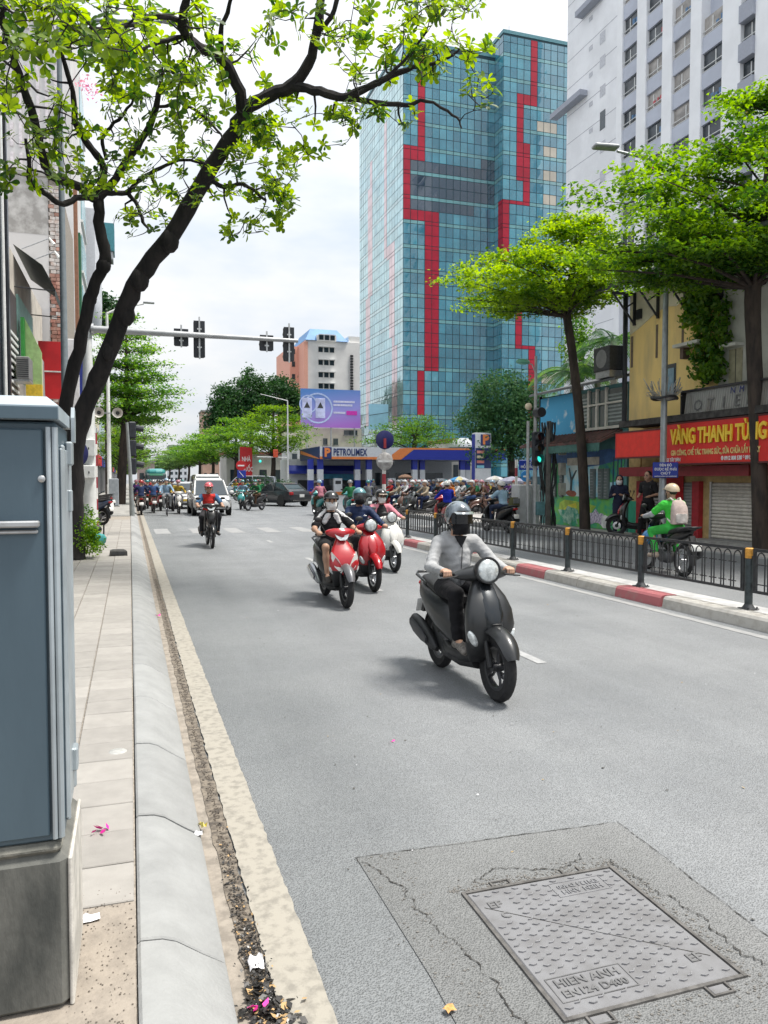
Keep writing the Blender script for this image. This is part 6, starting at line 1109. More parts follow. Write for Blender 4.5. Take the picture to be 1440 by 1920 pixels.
q = wp(197, 590, 66); bushy('green_tree', 'dark rooftop tree far up the left row', (q.x, q.y, 0), blobs([(197, 570, 66, 18, 16), (200, 600, 66, 20, 14)]), 100, .4, G_DK, [(q.x, q.y, 0, .2), (q.x, q.y, q.z - 1, .12)], 12, .4)
PINKF = leafmat('flower_pink', (.50, .12, .22), (.62, .30, .34), .3, 2)
q = wp(75, 125, 40); bushy('flowering_creeper', 'pink flowering creeper high on the pale building behind the tree crown', (q.x, q.y, q.z - 3), blobs([(75, 125, 43.6, 28, 22), (60, 150, 43.6, 18, 18), (165, 165, 43.6, 16, 10)]), 90, .2, PINKF, None, 9, .22)
# ================================================================ motor scooters, bicycles, cars
RUB = M('tyre_rubber', (.012, .012, .013), .8, var=.3, vs=30, coord='O', bump=.2, bs=120); DPL = M('plastic_black', (.011, .0115, .0125), .5, var=.2, vs=12, coord='O'); ALU = M('alloy', (.45, .46, .48), .3, metal=.9, var=.08, coord='O'); ALUB = M('alloy_black', (.035, .036, .04), .4, metal=.4, var=.1, coord='O'); LENS = M('lens_clear', (.55, .58, .58), .12, metal=.35, var=.25, vs=25, coord='O'); LENSR = M('lens_tail', (.35, .01, .012), .2, var=.1, coord='O'); AMB = M('lens_amber', (.5, .2, .03), .2, var=0); SEATM = M('seat_vinyl', (.010, .010, .011), .55, var=.2, vs=9, coord='O', bump=.1, bs=60); CHR = M('chrome', (.6, .6, .62), .15, metal=1, var=.05, coord='O'); PLATE = M('plate_white', (.62, .62, .60), .5, var=.1, coord='O')
def paintm(name, c, rough=.28, metal=.0, coat=.6): return M('paint_' + name, c, rough, metal, var=.06, vs=3, coord='O', coat=coat)
def wheel_meshes(R, w, rim_r, n, spokes, rimmat_i=0):
    b = MB(); t = MB(); pr = [(rim_r - .02, -w * .45), (rim_r, -w * .55), (R - .03, -w * .95), (R - .008, -w * .55), (R, 0), (R - .008, w * .55), (R - .03, w * .95), (rim_r, w * .55), (rim_r - .02, w * .45), (rim_r - .02, -w * .45)]
    t.lathe(pr, (0, 0, 0), (1, 0, 0), n); b.lathe([(rim_r - .022, -w * .5), (rim_r - .022, w * .5), (rim_r + .004, w * .58), (rim_r + .004, -w * .58), (rim_r - .022, -w * .5)], (0, 0, 0), (1, 0, 0), n); b.tube([(-.05, 0, 0), (.05, 0, 0)], .035, 10)
    for k in range(spokes):
        a = 2 * pi * k / spokes; b.tube([(0, cos(a) * .03, sin(a) * .03), (0, cos(a + .18) * rim_r * .6, sin(a + .18) * rim_r * .6), (0, cos(a) * (rim_r - .01), sin(a) * (rim_r - .01))], [.016 if spokes < 9 else .004, .012 if spokes < 9 else .003, .016 if spokes < 9 else .004], 6 if spokes < 9 else 4)
    return b, t
def fender(b, c, R, half, a0, a1, n, m=7, mi=0, drop=.05, taper=.5):
    rings = []
    for i in range(n + 1):
        a = a0 + (a1 - a0) * i / n; e = sin(pi * i / n) ** taper if taper else 1; hw = half * (.55 + .45 * e); row = []
        for k in range(m + 1):
            p_ = -1 + 2 * k / m; rr = R - drop * p_ * p_ * (.7 + .3 * e); row.append(Vector((p_ * hw, c[1] + cos(a) * rr, c[2] + sin(a) * rr)))
        for k in range(m, -1, -1):
            p_ = -1 + 2 * k / m; rr = R - .012 - drop * p_ * p_ * (.7 + .3 * e); row.append(Vector((p_ * (hw - .006), c[1] + cos(a) * rr, c[2] + sin(a) * rr)))
        rings.append(row)
    b.loft(rings, mi)
FA, RA = Vector((0, .60, .275)), Vector((0, -.60, .275))
_bike = {}
def bike_parts(kind, lod):
    """(name, mesh, material keys, location, parent part index)"""
    key = (kind, lod)
    if key in _bike: return _bike[key]
    n = (12, 20, 28)[lod]; P = []
    def add(name, b, keys, loc=(0, 0, 0), par=None, ang=50): P.append((name, b.me(name, [MATS['plastic_black']] * len(keys), True, ang), keys, loc, par)); return len(P) - 1
    ub = kind == 'underbone'; spk = 18 if ub else 5; R = .285 if ub else .28; wd = .036 if ub else .046
    wb, wt = wheel_meshes(R, wd, .205 if ub else .185, (14, 24, 32)[lod], spk if lod or not ub else 6)
    fw = add('front_wheel', wb, ['rim'], FA); add('tyre', wt, ['tyre'], (0, 0, 0), fw); rw = add('rear_wheel', wb, ['rim'], RA); add('tyre', wt, ['tyre'], (0, 0, 0), rw)
    if lod: add('brake_disc', MB().lathe([(.05, .045), (.105, .046), (.105, .05), (.05, .051)], FA, (-1, 0, 0), 20), ['chrome'])
    b = MB(); [b.tube([(s * .062, FA.y, FA.z), (s * .062, FA.y - .10, FA.z + .24), (s * .058, .36, .78)], [.024, .024, .026], 8) for s in (-1, 1)]; b.tube([(0, .40, .62), (0, .30, 1.0)], .032, 8); add('fork', b, ['dark'])
    b = MB(); fender(b, FA, .335 if not ub else .325, .092 if kind == 'retro' else .075, radians(22), radians(158), 14 if lod else 8, 8 if lod else 4, drop=.055); add('front_fender', b, ['fender' if kind == 'sport' else 'paint'])
    if ub:
        b = MB(); [b.loft([sring((s * .14, y, z), .025 * k, h, 10, 2.5, 'y') for y, z, h, k in ((.05, .42, .05, .8), (.16, .50, .12, 1.2), (.27, .62, .18, 1.3), (.36, .76, .15, 1.0), (.38, .88, .05, .7))]) for s in (-1, 1)]
        b.loft([sring((0, y, z), w, h, n, 2.4, 'z') for z, y, w, h in ((.56, .43, .05, .03), (.66, .45, .10, .05), (.78, .42, .12, .06), (.90, .34, .09, .05), (.97, .29, .06, .04))]); add('leg_shield', b, ['paint'])
        b = MB(); b.loft([sring((0, y, z), w, h, n, 2.6) for y, z, w, h in ((-.85, .78, .03, .03), (-.72, .74, .10, .07), (-.45, .68, .12, .10), (-.2, .58, .10, .10), (.05, .52, .07, .07), (.25, .55, .05, .06))]); add('side_cover', b, ['paint'])
        b = MB(); b.rbox((0, -.05, .30), (.20, .34, .22), .05); b.tube([(0, .08, .32), (0, .24, .34)], .065, 10); b.tube([(.1, -.15, .27), (.11, -.6, .28)], .02, 6); add('engine', b, ['alloyd'])
    else:
        sp = kind == 'sport'
        zz = [(.27, .34, .12, .05), (.36, .40, .165, .075), (.48, .445, .20, .095), (.60, .455, .215, .105), (.72, .435, .20, .10), (.82, .39, .165, .085), (.90, .335, .115, .065), (.96, .30, .075, .05)]
        if sp: zz = [(.27, .34, .11, .05), (.38, .41, .15, .08), (.50, .47, .185, .09), (.60, .485, .215, .085), (.70, .45, .20, .08), (.80, .39, .15, .07), (.90, .325, .09, .055), (.96, .30, .06, .045)]
        if kind == 'classic': zz = [(.27, .36, .14, .05), (.38, .42, .19, .07), (.52, .46, .225, .085), (.66, .46, .23, .09), (.78, .42, .20, .085), (.88, .36, .14, .07), (.96, .30, .08, .05)]
        b = MB(); b.loft([sring((0, y, z), w, h, n, 2.5, 'z') for z, y, w, h in zz]); ap = add('front_apron', b, ['paint'])
        if not sp:
            b = MB(); sec = [(.545, .50, .045, .075), (.60, .492, .085, .09), (.70, .462, .10, .098), (.80, .415, .092, .088), (.88, .358, .08, .07), (.935, .322, .062, .055)]; b.loft([sring((0, y, z), w, h, n, 3.0, 'z') for z, y, w, h in sec]); add('front_panel', b, ['paint2'], par=ap); b = MB(); b.loft([sring((0, y - .006, z), w + .006, h, n, 3.0, 'z') for z, y, w, h in sec]); add('panel_seam', b, ['dark'], par=ap)
            if kind == 'retro': b = MB(); b.rbox((0, .592, .615), (.085, .012, .016), .004); add('air_slot', b, ['dark'], par=ap)
            for s in (-1, 1): b = MB(); b.ell((s * .170, .50, .495), (.034, .03, .075), 12, 8, rot=Matrix.Rotation(s * .5, 3, 'Y') @ Matrix.Rotation(s * -.5, 3, 'Z')); add('turn_signal', b, ['lens'], par=ap)
            b = MB(); b.ell((0, .50, .52), (.13, .04, .05), 12, 6); add('lower_grille', b, ['dark'], par=ap)
        else:
            for s in (-1, 1):
                b = MB(); b.prism([(s * .03, .52), (s * .10, .66), (s * .175, .76), (s * .19, .68), (s * .15, .56), (s * .06, .47)], .55, .605, 'y'); b.v = [(x, y - x * x * 1.7 - abs(z - .6) * .34, z) for x, y, z in b.v]; add('nose_panel', b, ['paint2'], par=ap); b = MB(); b.ell((s * .165, .47, .50), (.035, .045, .075), 10, 6, rot=Matrix.Rotation(s * .6, 3, 'Y')); add('turn_signal', b, ['lens'], par=ap)
            b = MB(); b.ell((0, .54, .52), (.06, .03, .09), 10, 6); add('chin', b, ['paint'], par=ap)
        b = MB(); b.loft([sring((0, y, z), w + .006, h + .006, n, 2.5, 'z') for z, y, w, h in zz[:3 if sp else 2]] + ([sring((0, zz[3][1] - .035, zz[3][0] - .06), zz[3][2] - .006, zz[3][3] - .012, n, 2.5, 'z')] if sp else [sring((0, zz[2][1] - .02, zz[2][0] - .03), zz[2][2] - .002, zz[2][3] - .008, n, 2.5, 'z')])); add('lower_cover', b, ['dark'], par=ap)
        b = MB(); b.loft([sring((0, y, z), w, h, n, 3.2) for y, z, w, h in ((-.22, .30, .13, .05), (-.05, .285, .17, .06), (.2, .29, .175, .06), (.34, .33, .13, .08))]); add('floorboard', b, ['dark'])
        b = MB(); b.loft([sring((0, y, z), w, h, n, 3) for y, z, w, h in ((-.62, .36, .08, .08), (-.45, .30, .12, .10), (-.2, .25, .14, .07), (.1, .22, .13, .05), (.34, .27, .10, .07))]); add('belly_pan', b, ['dark'])
        sec = [(-.96, .80, .03, .02), (-.88, .775, .10, .05), (-.72, .71, .165, .10), (-.50, .63, .20, .15), (-.28, .56, .195, .19), (-.10, .50, .15, .20), (.0, .42, .10, .13)]
        b = MB(); b.loft([sring((0, y, z), w, h, n, 2.5) for y, z, w, h in sec]); sb = add('rear_body', b, ['body'])
        b = MB(); b.loft([sring((0, y, z), w, h, 12, 2.3) for y, z, w, h in ((-.98, .77, .05, .02), (-.95, .765, .09, .035), (-.92, .76, .09, .04))]); add('tail_light', b, ['red'], par=sb)
        b = MB(); b.rbox((-.13, -.38, .30), (.09, .5, .16), .04); b.lathe([(0, .10), (.11, .1), (.12, .02), (.10, 0)], (-.10, -.58, .30), (-1, 0, 0), 16); b.rbox((0, -.3, .32), (.2, .3, .2), .05); add('engine_case', b, ['alloyd'])
    b = MB(); b.loft([sring((0, y, z), w, h, n, 2.6) for y, z, w, h in ((-.86, .835, .07, .02), (-.78, .83, .12, .045), (-.55, .80, .145, .055), (-.38, .765, .15, .05), (-.15, .745, .12, .045), (-.05, .72, .07, .03))]); add('seat', b, ['seat'])
    b = MB(); b.tube([(-.13, -.62, .80), (-.14, -.86, .86), (-.09, -.97, .87), (.09, -.97, .87), (.14, -.86, .86), (.13, -.62, .80)], .014, 8); add('grab_rail', b, ['rail'])
    b = MB(); b.loft([sring((.155, y, z), w, h, 14, 2.2) for y, z, w, h in ((-.30, .24, .02, .02), (-.38, .27, .045, .055), (-.52, .32, .06, .078), (-.74, .38, .062, .082), (-.86, .41, .055, .07), (-.90, .42, .03, .04))]); ex = add('exhaust', b, ['exhaust'])
    if lod: b = MB(); b.loft([sring((.215, y, z), .012, h, 12, 2.4) for y, z, h in ((-.42, .30, .03), (-.55, .33, .055), (-.75, .38, .06), (-.84, .41, .035))]); add('heat_shield', b, ['shield'], par=ex)
    b = MB(); fender(b, RA, .32, .06, radians(95), radians(190), 6, 4, drop=.03, taper=0); b.prism([(-.86, .72), (-.80, .72), (-.92, .48), (-.98, .48)], -.05, .05, 'x'); add('rear_fender', b, ['dark'])
    b = MB(); b.rbox((0, -.985, .54), (.19, .01, .14), .004, rot=Matrix.Rotation(-.35, 3, 'X')); add('number_plate', b, ['plate'])
    # handlebar group
    b = MB()
    if kind == 'retro' or kind == 'classic': b.loft([sring((x, .27 - abs(x) * .18 + .03, 1.005 - abs(x) * .10), .085 * k, .068 * k, 14, 2.3, 'x') for x, k in ((-.235, .32), (-.18, .62), (-.10, .92), (0, 1.05), (.10, .92), (.18, .62), (.235, .32))])
    else: b.loft([sring((x, .30 - abs(x) * .25 + .03, 1.0 + abs(x) * .10), .085 * k, .075 * k, 14, 2.3, 'x') for x, k in ((-.215, .25), (-.17, .62), (-.09, .95), (0, 1.05), (.09, .95), (.17, .62), (.215, .25))])
    hb = add('handlebar_cowl', b, ['cowl'])
    b = MB(); b.tube([(-.35, .225, .99), (-.20, .25, .995), (0, .27, 1.0), (.20, .25, .995), (.35, .225, .99)], .012, 8); add('handlebar', b, ['dark'], par=hb)
    for s in (-1, 1):
        b = MB(); b.tube([(s * .235, .243, .993), (s * .345, .226, .99)], .018, 10); add('grip', b, ['tyre'], par=hb); b = MB(); b.tube([(s * .21, .285, .985), (s * .25, .32, .98), (s * .36, .30, .965)], [.012, .008, .006], 6); add('lever', b, ['dark'], par=hb)
    if kind in ('retro', 'classic'):
        tl = Vector((0, 1, .16)).normalized(); b = MB(); b.lathe([(.02, -.12), (.085, -.08), (.105, -.01), (.112, .035), (.106, .045), (.098, .03)], (0, .385, 1.03), tl, 28 if lod else 14); hl = add('headlight', b, ['paint'], par=hb); b = MB(); b.lathe([(.112, .036), (.110, .05), (.098, .05), (.096, .034)], (0, .385, 1.03), tl, 28 if lod else 14); add('bezel', b, ['dark'], par=hb); b = MB(); b.lathe([(.097, .036), (.085, .052), (.05, .064), (0, .068)], (0, .385, 1.03), tl, 28 if lod else 14); add('headlight_lens', b, ['lens'], par=hb)
    else:
        b = MB(); b.prism([(-.105, 1.0), (-.075, .945), (-.04, .915), (.04, .915), (.075, .945), (.105, 1.0), (.05, 1.02), (0, 1.005), (-.05, 1.02)], .36, .42, 'y'); b.v = [(x, y - abs(x) * .25 - (z - .96) * .35, z) for x, y, z in b.v]; add('headlight_lens', b, ['lens'], par=hb)
        b = MB(); b.ell((0, .345, 1.055), (.055, .05, .03), 10, 6); add('meter_hood', b, ['paint2'], par=hb)
    if kind != 'retro':
        for s in (-1, 1): b = MB(); b.tube([(s * .20, .26, 1.01), (s * .27, .22, 1.14), (s * .29, .21, 1.17)], .006, 5); b.ell((s * .30, .205, 1.20), (.06, .015, .036), 10, 6); add('mirror', b, ['dark'], par=hb)
    _bike[key] = P; return P
BASECOL = dict(paint=DPL, paint2=DPL, fender=DPL, body=None, cowl=None, tyre=RUB, rim=ALUB, dark=DPL, lens=LENS, seat=SEATM, chrome=CHR, red=LENSR, plate=PLATE, alloyd=M('engine_grey', (.10, .10, .105), .5, metal=.5, var=.2, coord='O'), exhaust=M('exhaust_dark', (.045, .045, .048), .5, metal=.3, var=.2, coord='O'), shield=M('exhaust_shield', (.06, .06, .065), .4, var=.1, coord='O'), rail=ALUB)
def bike(kind, label, loc, rz, cols, lod=1, group=None, name='motor_scooter', cat='motor scooter', scale=1.0, lean=0.0):
    t = thing(name, label, cat, loc, rz, group, scale); t.rotation_euler = (0, lean, rz); c = {**BASECOL, **cols}; c['body'] = c['body'] or c['paint']; c['cowl'] = c['cowl'] or c['paint']; made = []
    for nm, me, keys, l_, par in bike_parts(kind, lod):
        o = obj(nm, me, t if par is None else made[par], l_); swap(o, [c[k] for k in keys]); made.append(o)
    return t
_far = {}
def far_bike(kind, label, loc, rz, cols, group):
    """a distant copy: body, seat and two wheels"""
    if kind not in _far:
        P = bike_parts(kind, 0); keys = []; out = {}
        def join(sel):
            b = MB(); ks = []
            for i, (nm, me, kk, l_, par) in enumerate(P):
                if not sel(i, nm, par): continue
                off = Vector(l_) + (Vector(P[par][3]) if par is not None and nm == 'tyre' else Vector())
                if kk[0] not in ks: ks.append(kk[0])
                b.add([v.co + off for v in me.vertices], [tuple(p.vertices) for p in me.polygons], ks.index(kk[0]))
            return b.me('body', [DPL] * len(ks), True, 50), ks
        W = {i for i, q in enumerate(P) if 'wheel' in q[0]}
        f0 = [i for i, q in enumerate(P) if q[0] == 'front_wheel'][0]; r0 = [i for i, q in enumerate(P) if q[0] == 'rear_wheel'][0]
        _far[kind] = [('body', *join(lambda i, nm, par: i not in W and par not in W)), ('front_wheel', *join(lambda i, nm, par: i == f0 or par == f0)), ('rear_wheel', *join(lambda i, nm, par: i == r0 or par == r0))]
    t = thing('motor_scooter', label, 'motor scooter', loc, rz, group); c = {**BASECOL, **cols}; c['body'] = c['body'] or c['paint']; c['cowl'] = c['cowl'] or c['paint']
    for nm, me, ks in _far[kind]: swap(obj(nm, me, t), [c[k] for k in ks])
    return t
# ---- cars
def car(kind, label, loc, rz, paint, plate, cat='car', name='car', group=None):
    """forward +y; sections give half width, sill and belt height"""
    t = thing(name, label, cat, loc, rz, group)
    S = dict(hatch=dict(L=3.8, body=[(-1.88, .60, .45, .72), (-1.80, .74, .30, .86), (-1.45, .80, .22, .90), (-.6, .82, .20, .92), (.5, .82, .20, .90), (1.1, .81, .21, .86), (1.55, .78, .24, .80), (1.82, .66, .30, .66), (1.90, .52, .38, .58)], roof=[(-1.78, .86, .62), (-1.45, 1.36, .56), (-.9, 1.47, .58), (.0, 1.49, .59), (.45, 1.40, .58), (1.15, .88, .68)], wz=(-1.18, 1.18), wr=.30),
             mpv=dict(L=4.5, body=[(-2.22, .62, .50, .85), (-2.12, .80, .32, .98), (-1.7, .86, .24, 1.0), (-.6, .87, .22, 1.0), (.6, .87, .22, .98), (1.25, .86, .23, .94), (1.85, .83, .26, .88), (2.14, .70, .30, .76), (2.22, .56, .38, .66)], roof=[(-2.1, 1.0, .70), (-1.9, 1.52, .64), (-1.2, 1.66, .64), (.0, 1.69, .65), (.55, 1.60, .64), (1.45, .95, .76)], wz=(-1.38, 1.38), wr=.34),
             sedan=dict(L=4.7, body=[(-2.34, .60, .50, .82), (-2.26, .78, .32, .94), (-1.8, .86, .24, .98), (-.7, .88, .21, .95), (.6, .88, .21, .92), (1.2, .87, .22, .89), (1.9, .82, .25, .80), (2.26, .68, .30, .68), (2.35, .52, .38, .60)], roof=[(-1.85, .96, .66), (-1.15, 1.36, .58), (-.6, 1.44, .58), (.15, 1.44, .59), (.55, 1.36, .58), (1.35, .90, .70)], wz=(-1.36, 1.42), wr=.33),
             van=dict(L=4.8, body=[(-2.4, .80, .35, 1.1), (-2.3, .88, .28, 1.15), (-1.0, .9, .25, 1.15), (.8, .9, .25, 1.12), (1.9, .88, .26, 1.05), (2.3, .80, .3, .9), (2.4, .7, .4, .75)], roof=[(-2.35, 1.16, .80), (-2.25, 1.88, .74), (-1.2, 1.95, .75), (.9, 1.95, .75), (1.3, 1.82, .74), (2.0, 1.08, .80)], wz=(-1.5, 1.5), wr=.33))[kind]
    def sec(y, w, zb, zt): return [Vector(p) for p in ((-w * .86, y, zb), (-w, y, zb + (zt - zb) * .22), (-w * 1.0, y, zb + (zt - zb) * .62), (-w * .94, y, zt - .03), (-w * .80, y, zt), (w * .80, y, zt), (w * .94, y, zt - .03), (w * 1.0, y, zb + (zt - zb) * .62), (w, y, zb + (zt - zb) * .22), (w * .86, y, zb))]
    part('body', paint, t, lambda b: b.loft([sec(*q) for q in S['body']]), True, 35); W = max(q[1] for q in S['body'])
    bl_ = lambda y: np.interp(y, [q[0] for q in S['body']], [q[3] for q in S['body']])
    rf = S['roof']; part('cabin_glass', glassmat('car_glass', (.035, .045, .05), .06), t, lambda b: b.loft([[Vector((-w * 1.12 if z > bl_(y) + .1 else -w, y, bl_(y) - .04)), Vector((-w, y, z)), Vector((w, y, z)), Vector((w * 1.12 if z > bl_(y) + .1 else w, y, bl_(y) - .04))] for y, z, w in rf]), True, 25)
    top = [q for q in rf if q[1] > max(q_[1] for q_ in rf) - .32]; part('roof', paint, t, lambda b: b.loft([[Vector((-w * 1.01, y, z - .03)), Vector((-w * .93, y, z + .03)), Vector((w * .93, y, z + .03)), Vector((w * 1.01, y, z - .03))] for y, z, w in top]), True, 40)
    for s in (-1, 1):
        part('pillar', paint, t, lambda b: (b.tube([(s * rf[-1][2] * 1.0, rf[-1][0], rf[-1][1]), (s * rf[-2][2] * 1.01, rf[-2][0], rf[-2][1])], .04, 6), b.tube([(s * rf[0][2], rf[0][0], rf[0][1]), (s * rf[1][2] * 1.01, rf[1][0], rf[1][1])], .05, 6), b.tube([(s * W * .80, -.25, bl_(0)), (s * rf[2][2] * 1.01, -.25, rf[2][1] - .02)], .04, 6)))
        part('mirror', paint, t, lambda b: b.ell((s * (W + .1), rf[-1][0] - .35, bl_(0) + .08), (.11, .06, .08), 10, 6), True); part('headlight', LENS, t, lambda b: b.ell((s * W * .74, S['body'][-2][0] - .12, S['body'][-3][3] - .14), (.19, .16, .085), 12, 6, rot=Matrix.Rotation(s * -.4, 3, 'Z')), True); part('tail_light', LENSR, t, lambda b: b.rbox((s * W * .80, S['body'][1][0] - .02, S['body'][1][3] - .14), (.26, .14, .18), .03)); part('fog_light', DPL, t, lambda b: b.ell((s * W * .68, S['body'][-2][0] - .02, .42), (.12, .10, .07), 8, 6), True)
        for y in S['wz']:
            wm, tm = wheel_meshes(S['wr'], .10, S['wr'] * .64, 22, 5); o = wm.build('wheel', ALU, t, True, loc=(s * (W - .10), y, S['wr'])); tm.build('tyre', RUB, o, True); part('wheel_arch', DPL, t, lambda b: b.lathe([(S['wr'] + .06, 0), (S['wr'] + .06, .03), (0, .031)], (s * (W - .025), y, S['wr'] + .02), (s, 0, 0), 22), True)
    yf = S['body'][-2][0]; part('grille', DPL, t, lambda b: (b.rbox((0, yf - .02, .50), (W * 1.05, .20, .20), .05), b.rbox((0, yf - .06, .68), (W * .7, .14, .06), .02))); part('bumper_trim', DPL, t, lambda b: (b.rbox((0, yf - .06, .32), (W * 1.5, .22, .08), .03), b.rbox((0, S['body'][1][0], .36), (W * 1.5, .2, .10), .03))); part('number_plate', plate, t, lambda b: (b.rbox((0, yf + .085, .50), (.48, .02, .12), .005), b.rbox((0, S['body'][0][0] - .035, .66), (.34, .02, .18), .005)))
    return t
# ================================================================ people
SKIN = M('skin', (.42, .25, .17), .55, var=.1, vs=12, coord='O'); EYE_M = M('eye_dark', (.03, .02, .018), .3, var=0); LIP = M('lips', (.36, .13, .11), .5, var=0); HAIR = M('hair_black', (.008, .008, .008), .5, var=.3, vs=30, coord='O')
def cloth(name, c, rough=.85): return M('cloth_' + name, c, rough, var=.12, vs=6, coord='O', bump=.45, bs=22, spec=.2)
def V3(*a): return np.array(a, float)
def rot_z(v, a): return V3(v[0] * cos(a) - v[1] * sin(a), v[0] * sin(a) + v[1] * cos(a), v[2])
def ride_pose(seat=(-.30, .80), lean=.06, hand=(.295, .235, 1.0), foot=(.14, .14, .385), knee=None, head_yaw=0.0, tall=1.0):
    J = {}; y0, z0 = seat; J['hip'] = V3(0, y0, z0 + .07); J['chest'] = V3(0, y0 + lean * .7, z0 + .36 * tall); J['neck'] = V3(0, y0 + lean * 1.1, z0 + .54 * tall); J['head'] = V3(0, y0 + lean * 1.35 + .02, z0 + .68 * tall); J['yaw'] = head_yaw
    for s, k in ((-1, 'l'), (1, 'r')):
        J['sh' + k] = V3(s * .178, y0 + lean, z0 + .475 * tall); h = V3(s * hand[0], hand[1], hand[2]); sh = J['sh' + k]; d = h - sh; L_ = np.linalg.norm(d); a = max(.29, L_ * .51); e = (sh + h) / 2; off = sqrt(max(a * a - L_ * L_ / 4, .0001)); o = V3(s * .65, -.25, -.75); o = o - d * (o @ d) / (d @ d); J['el' + k] = e + o / np.linalg.norm(o) * off; J['ha' + k] = h
        hp = V3(s * .095, y0 + .02, z0 + .06); an = V3(s * foot[0], foot[1], foot[2]); d = an - hp; L_ = np.linalg.norm(d); a = max(.41, L_ * .51); off = sqrt(max(a * a - L_ * L_ / 4, .0001)); o = V3(s * .18, .75, .62); o = o - d * (o @ d) / (d @ d); J['hp' + k] = hp; J['kn' + k] = (hp + an) / 2 + o / np.linalg.norm(o) * off; J['an' + k] = an; J['to' + k] = an + V3(s * .02, .19, -.055)
    return J
def stand_pose(h=1.66, step=.1, hands=None, lean=0.0, yaw=0.0):
    u = h / 1.7; J = dict(hip=V3(0, 0, .93 * u), chest=V3(0, lean * .5, 1.22 * u), neck=V3(0, lean, 1.43 * u), head=V3(0, lean + .02, 1.58 * u), yaw=yaw)
    for s, k in ((-1, 'l'), (1, 'r')): J['sh' + k] = V3(s * .18 * u, lean, 1.38 * u); J['el' + k] = V3(s * .25 * u, lean - .02, 1.12 * u); J['ha' + k] = V3(s * .23 * u, lean + .12, .92 * u) if hands is None else V3(s * hands[0], hands[1], hands[2]); J['hp' + k] = V3(s * .09 * u, 0, .88 * u); J['kn' + k] = V3(s * .10 * u, step * s * .5 + .03, .49 * u); J['an' + k] = V3(s * .10 * u, step * s, .085); J['to' + k] = J['an' + k] + V3(s * .02, .17, -.05)
    return J
def head_sdf(S, J, hair=None, m_skin=0, m_eye=1, m_lip=2, m_hair=3, mask=None):
    H = J['head']; a = J['yaw']; R = np.array([[cos(a), -sin(a), 0], [sin(a), cos(a), 0], [0, 0, 1]]); p = lambda x, y, z: H + R @ V3(x, y, z); e = lambda c, r, k=.02, m=0: S.ell(p(*c), r, k, m, R)
    e((0, 0, .03), (.076, .096, .10)); e((0, .03, -.045), (.058, .066, .072), .03); S.cone(p(0, .075, -.095), p(0, .05, -.09), .024, .03, .03, 0); S.cone(p(0, .098, .012), p(0, .112, -.028), .010, .0145, .012, 0); S.cone(p(-.012, .1, -.03), p(.012, .1, -.03), .010, .010, .01, 0)
    for s in (-1, 1): e((s * .078, -.008, -.012), (.012, .026, .034), .008); S.cone(p(s * .018, .094, .034), p(s * .052, .082, .034), .008, .006, .008, m_hair); e((s * .034, .088, .012), (.015, .009, .008), .002, m_eye); e((s * .045, .06, -.03), (.028, .03, .03), .02)
    e((0, .098, -.062), (.022, .008, .006), .003, m_lip); S.cone(J['neck'] + V3(0, -.01, -.03), p(0, -.015, -.07), .056, .052, .03, 0)
    if hair: e((0, -.022, .048), (.086, .096, .098), .012, m_hair)
def hand_grip(S, h, s, hi):
    x, y, z = h
    if not hi: S.ell((x, y + .012, z + .004), (.045, .042, .036), .02, 0); return
    S.ell((x, y - .012, z + .014), (.042, .040, .024), .02, 0)
    for i, f in enumerate((-.030, -.010, .010, .029)):
        L_ = (.85, 1.0, .97, .82)[i if s > 0 else 3 - i]; fx = x + f; S.cone((fx, y + .012, z + .024), (fx, y + .040 * L_, z + .016), .0100, .0095, .006, 0); S.cone((fx, y + .040 * L_, z + .016), (fx, y + .044 * L_, z - .014), .0095, .0088, .004, 0); S.cone((fx, y + .044 * L_, z - .014), (fx, y + .022, z - .028), .0088, .0078, .004, 0)
    S.cone((x - s * .034, y - .02, z + .005), (x - s * .048, y + .008, z - .012), .0125, .011, .012, 0); S.cone((x - s * .048, y + .008, z - .012), (x - s * .040, y + .030, z - .022), .0105, .009, .006, 0)
def open_hand(S, h, d, s):
    h = np.array(h); d = np.array(d) / np.linalg.norm(d); S.cone(h, h + d * .06, .026, .03, .02, 0)
    for i in range(4): o = V3(0, (i - 1.5) * .017, 0); S.cone(h + d * .06 + o, h + d * (.06 + (.058, .07, .066, .052)[i]) + o * 1.1 + V3(-s * .012, 0, 0), .0095, .0075, .006, 0)
    S.cone(h + d * .02 + V3(0, .025, 0), h + d * .065 + V3(-s * .01, .05, 0), .0115, .009, .01, 0)
def torso(S, J, g=1.0, m=0):
    hp, ch, nk = J['hip'], J['chest'], J['neck']; S.ell(hp + V3(0, 0, .03), V3(.142, .112, .11) * g, .05, m); S.ell((hp + ch) / 2, V3(.132, .102, .16) * g, .06, m); S.ell(ch, V3(.150, .108, .155) * g, .06, m); S.cone(J['shl'] * .75 + nk * .25 - V3(0, 0, .02), J['shr'] * .75 + nk * .25 - V3(0, 0, .02), .068 * g, None, .05, m)
